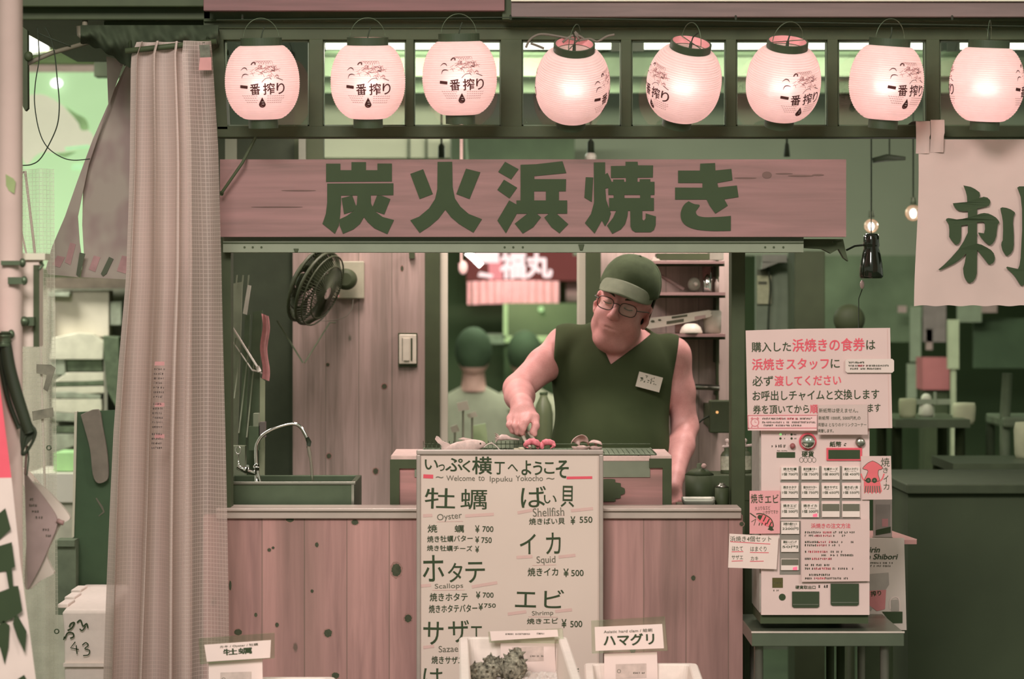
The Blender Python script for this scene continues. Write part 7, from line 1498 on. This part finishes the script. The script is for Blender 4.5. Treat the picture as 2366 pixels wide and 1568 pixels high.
obj('top_bar', MB().pb(106, 641, 300, 666, y, .3), mat('dark rack bar', '5F5548', .6, var=.2, scale=30), rk); obj('post', MB().pb(240, 830, 248, 1100, y - .02, .03).pb(110, 666, 116, 1100, y, .03), mat('grey rack post', '8A8778', .6), rk); obj('back_panel', MB().pb(108, 666, 320, 1250, y + .35, .02), mat('dull back panel', '8E8F7C', .8, var=.2, scale=6), rk)
for b_ in (830, 890, 950): obj('shelf', MB().pb(110, b_ + 20, 320, b_ + 26, y + .11, .23), DARK, rk)
def goods(pts, m_, lab, yy, cat='goods', nm='packaged_goods'): obj(nm, MB().prism(pts, yy, .12), m_, None, lab, cat, bevel=.004)
W1 = mat('cream box', 'CDC5B2', .7, var=.04); W2 = mat('pale packet', 'C6C3AE', .7, var=.12, scale=20); G1 = mat('dark packet', '57634C', .7, var=.35, scale=25); G2 = mat('grey packet', '8F9582', .7, var=.25, scale=25)
goods([(122, 672), (252, 670), (252, 778), (124, 782)], W1, 'big cream box on the top of the goods rack', y + .05, 'box', 'cream_box'); goods([(255, 697), (282, 695), (280, 752), (255, 752)], G2, 'grey box right of the cream box on the goods rack', y + .05, 'box', 'grey_box')
goods([(112, 674), (162, 674), (160, 685), (112, 684)], G2, 'flat grey packet above the cream box', y - .02)
goods([(120, 780), (180, 768), (215, 772), (240, 790), (238, 830), (115, 830)], W2, 'pale wrapped bundle under the cream box on the goods rack', y - .02, 'bundle'); goods([(238, 775), (275, 778), (278, 960), (246, 900), (240, 830)], G1, 'dark leafy bundle at the right of the goods rack', y - .03, 'bundle')
goods([(152, 830), (236, 828), (238, 858), (154, 858)], G1, 'dark packets in the upper row of the goods rack', y); goods([(115, 822), (150, 824), (152, 868), (117, 866)], G2, 'grey packet left in the upper row of the goods rack', y - .01)
goods([(154, 860), (240, 860), (240, 880), (124, 882)], W2, 'pale flat packet second from the top of the goods rack', y - .01); goods([(122, 884), (240, 878), (240, 890), (122, 894)], G1, 'dark strip packet in the middle of the goods rack', y - .012)
goods([(122, 894), (240, 892), (242, 908), (190, 910), (122, 906)], W2, 'pale packet under the dark strip packet', y - .014); goods([(120, 906), (165, 904), (190, 908), (234, 912), (232, 922), (120, 920)], G2, 'grey packet in the third row of the goods rack', y - .016)
goods([(120, 922), (235, 922), (236, 948), (180, 955), (120, 950)], W2, 'pale big packet in the fourth row of the goods rack', y - .018); goods([(124, 952), (180, 956), (176, 974), (124, 972)], G2, 'mottled packet in the fifth row of the goods rack', y - .02); goods([(122, 985), (175, 984), (175, 1000), (122, 1000)], G1, 'black flat packet low in the goods rack', y - .02); goods([(122, 1002), (172, 1002), (172, 1030), (124, 1046)], G2, 'grey green packet at the bottom of the goods rack', y - .02)
y = 3.9
obj('green_carton', MB().pb(124, 1046, 260, 1088, y - .95, .25), mat('bright green carton', 'A9D696', .7), None, 'bright green carton low in the next shop', 'carton')
t_ = thing('shop_display', 'white low display counter of the next shop under the goods rack', 'counter', (X(180, 2.9), 3.1, 0)); obj('top', MB().pb(60, 1094, 262, 1160, 2.85, .5), mat('white display', 'DDD8C8', .6, var=.03), t_); obj('front', MB().pb(60, 1160, 262, 1600, 2.88, .4), W2, t_)
q = MB().prism(smooth_path([(52, 1080), (70, 1095), (100, 1130), (135, 1165), (150, 1190), (128, 1200), (95, 1165), (60, 1130), (50, 1110)], 3), .055, .03); obj('white_strap', q, mat('pale strap', 'C9B7AA', .7), None, 'pale slanting strap behind the hanging bag at the left', 'strap')
y = .75
gp = thing('green_board', 'dark green upright board with a pale left edge beside the vinyl curtain', 'board', (X(225, y), y, 0)); obj('board', MB().prism([(176, 952), (300, 945), (300, 1760), (168, 1760), (170, 1240)], y, .02), mat('dark green board', '41573C', .6, var=.06), gp); obj('pale_edge', MB().prism([(172, 950), (178, 950), (175, 1100), (171, 1240), (166, 1240), (169, 1100)], y - .006, .028), CREAM, gp)
obj('marking', MB().stroke([(222, 1150), (236, 1172), (240, 1182), (228, 1192)], [3, 5, 4, 2], y - .002, 0), INKG, gp)
obj('hanging_glove', MB().prism(smooth_path([(186, 958), (226, 945), (236, 985), (246, 1040), (250, 1090), (246, 1110), (226, 1116), (214, 1096), (208, 1040), (198, 1000)], 3), y - .03, .02), mat('grey glove cloth', '7E7569', .9, var=.12, scale=30), None, 'grey cloth glove hanging on the dark green board', 'glove', bevel=.004)
obj('stack_crate', MB().pb(128, 1256, 175, 1420, .68, .06).pb(128, 1248, 172, 1262, .66, .1), mat('dull crate', '6B7660', .6, var=.2), None, 'dull crate behind the white foam box at the lower left', 'crate')
# big foam crate with a number
y = .02
zt_ = Z(1407, y); x0, x1 = X(144, y), X(262, y)
fb = thing('foam_crate', 'white lidded foam crate marked 43 behind the vinyl curtain at the lower left', 'foam box', ((x0 + x1) / 2, y + .4, 0.0)); dx = -.012
q = MB(); rr_ = .014; dp = .72
v = []; prof = [(.010, 0.0), (.004, zt_ - .06), (0.0, zt_ - .012), (.004, zt_ - .003), (.014, zt_)]
for ins, z in prof: v += [(x0 + ins, y + ins, z), (x1 - ins, y + ins, z), (x1 - ins - .05, y + dp - ins, z), (x0 + ins - .05, y + dp - ins, z)]
q.add(v, [(i * 4 + k_, i * 4 + (k_ + 1) % 4, (i + 1) * 4 + (k_ + 1) % 4, (i + 1) * 4 + k_) for i in range(4) for k_ in range(4)] + [(16, 17, 18, 19), (3, 2, 1, 0)])
obj('crate', q, [FOAM], fb, bevel=.006)
for k_ in range(3): obj('lid_rib', MB().obox((x0 - .01 - .012 * k_, y + .14 + .2 * k_, zt_ + .001), (.03, .13, .012)), FOAM, fb, bevel=.003)
q = MB()
for pts, wd in (([(160, 1448), (164, 1440), (172, 1438), (166, 1450), (156, 1456)], 3.5), ([(150, 1475), (156, 1462), (168, 1462), (170, 1470), (162, 1474)], 3.5), ([(178, 1438), (186, 1432), (192, 1446), (200, 1440), (203, 1450)], 3.5), ([(184, 1452), (190, 1456), (198, 1446)], 3), ([(147, 1478), (149, 1470)], 3)): q.stroke(smooth_path(pts, 4), wd, y - .004, 0)
q.stroke([(174, 1482), (163, 1496), (182, 1500)], 2.6, y - .004, 0); q.stroke([(176, 1490), (178, 1510)], 2.6, y - .004, 0); q.stroke(smooth_path([(190, 1490), (198, 1484), (204, 1490), (196, 1498), (207, 1502), (204, 1512), (192, 1514)], 4), 2.6, y - .004, 0)
obj('marker_writing', q, INK, fb); obj('front_step', MB().pb(146, 1532, 262, 1540, y - .006, .02), FOAM, fb)
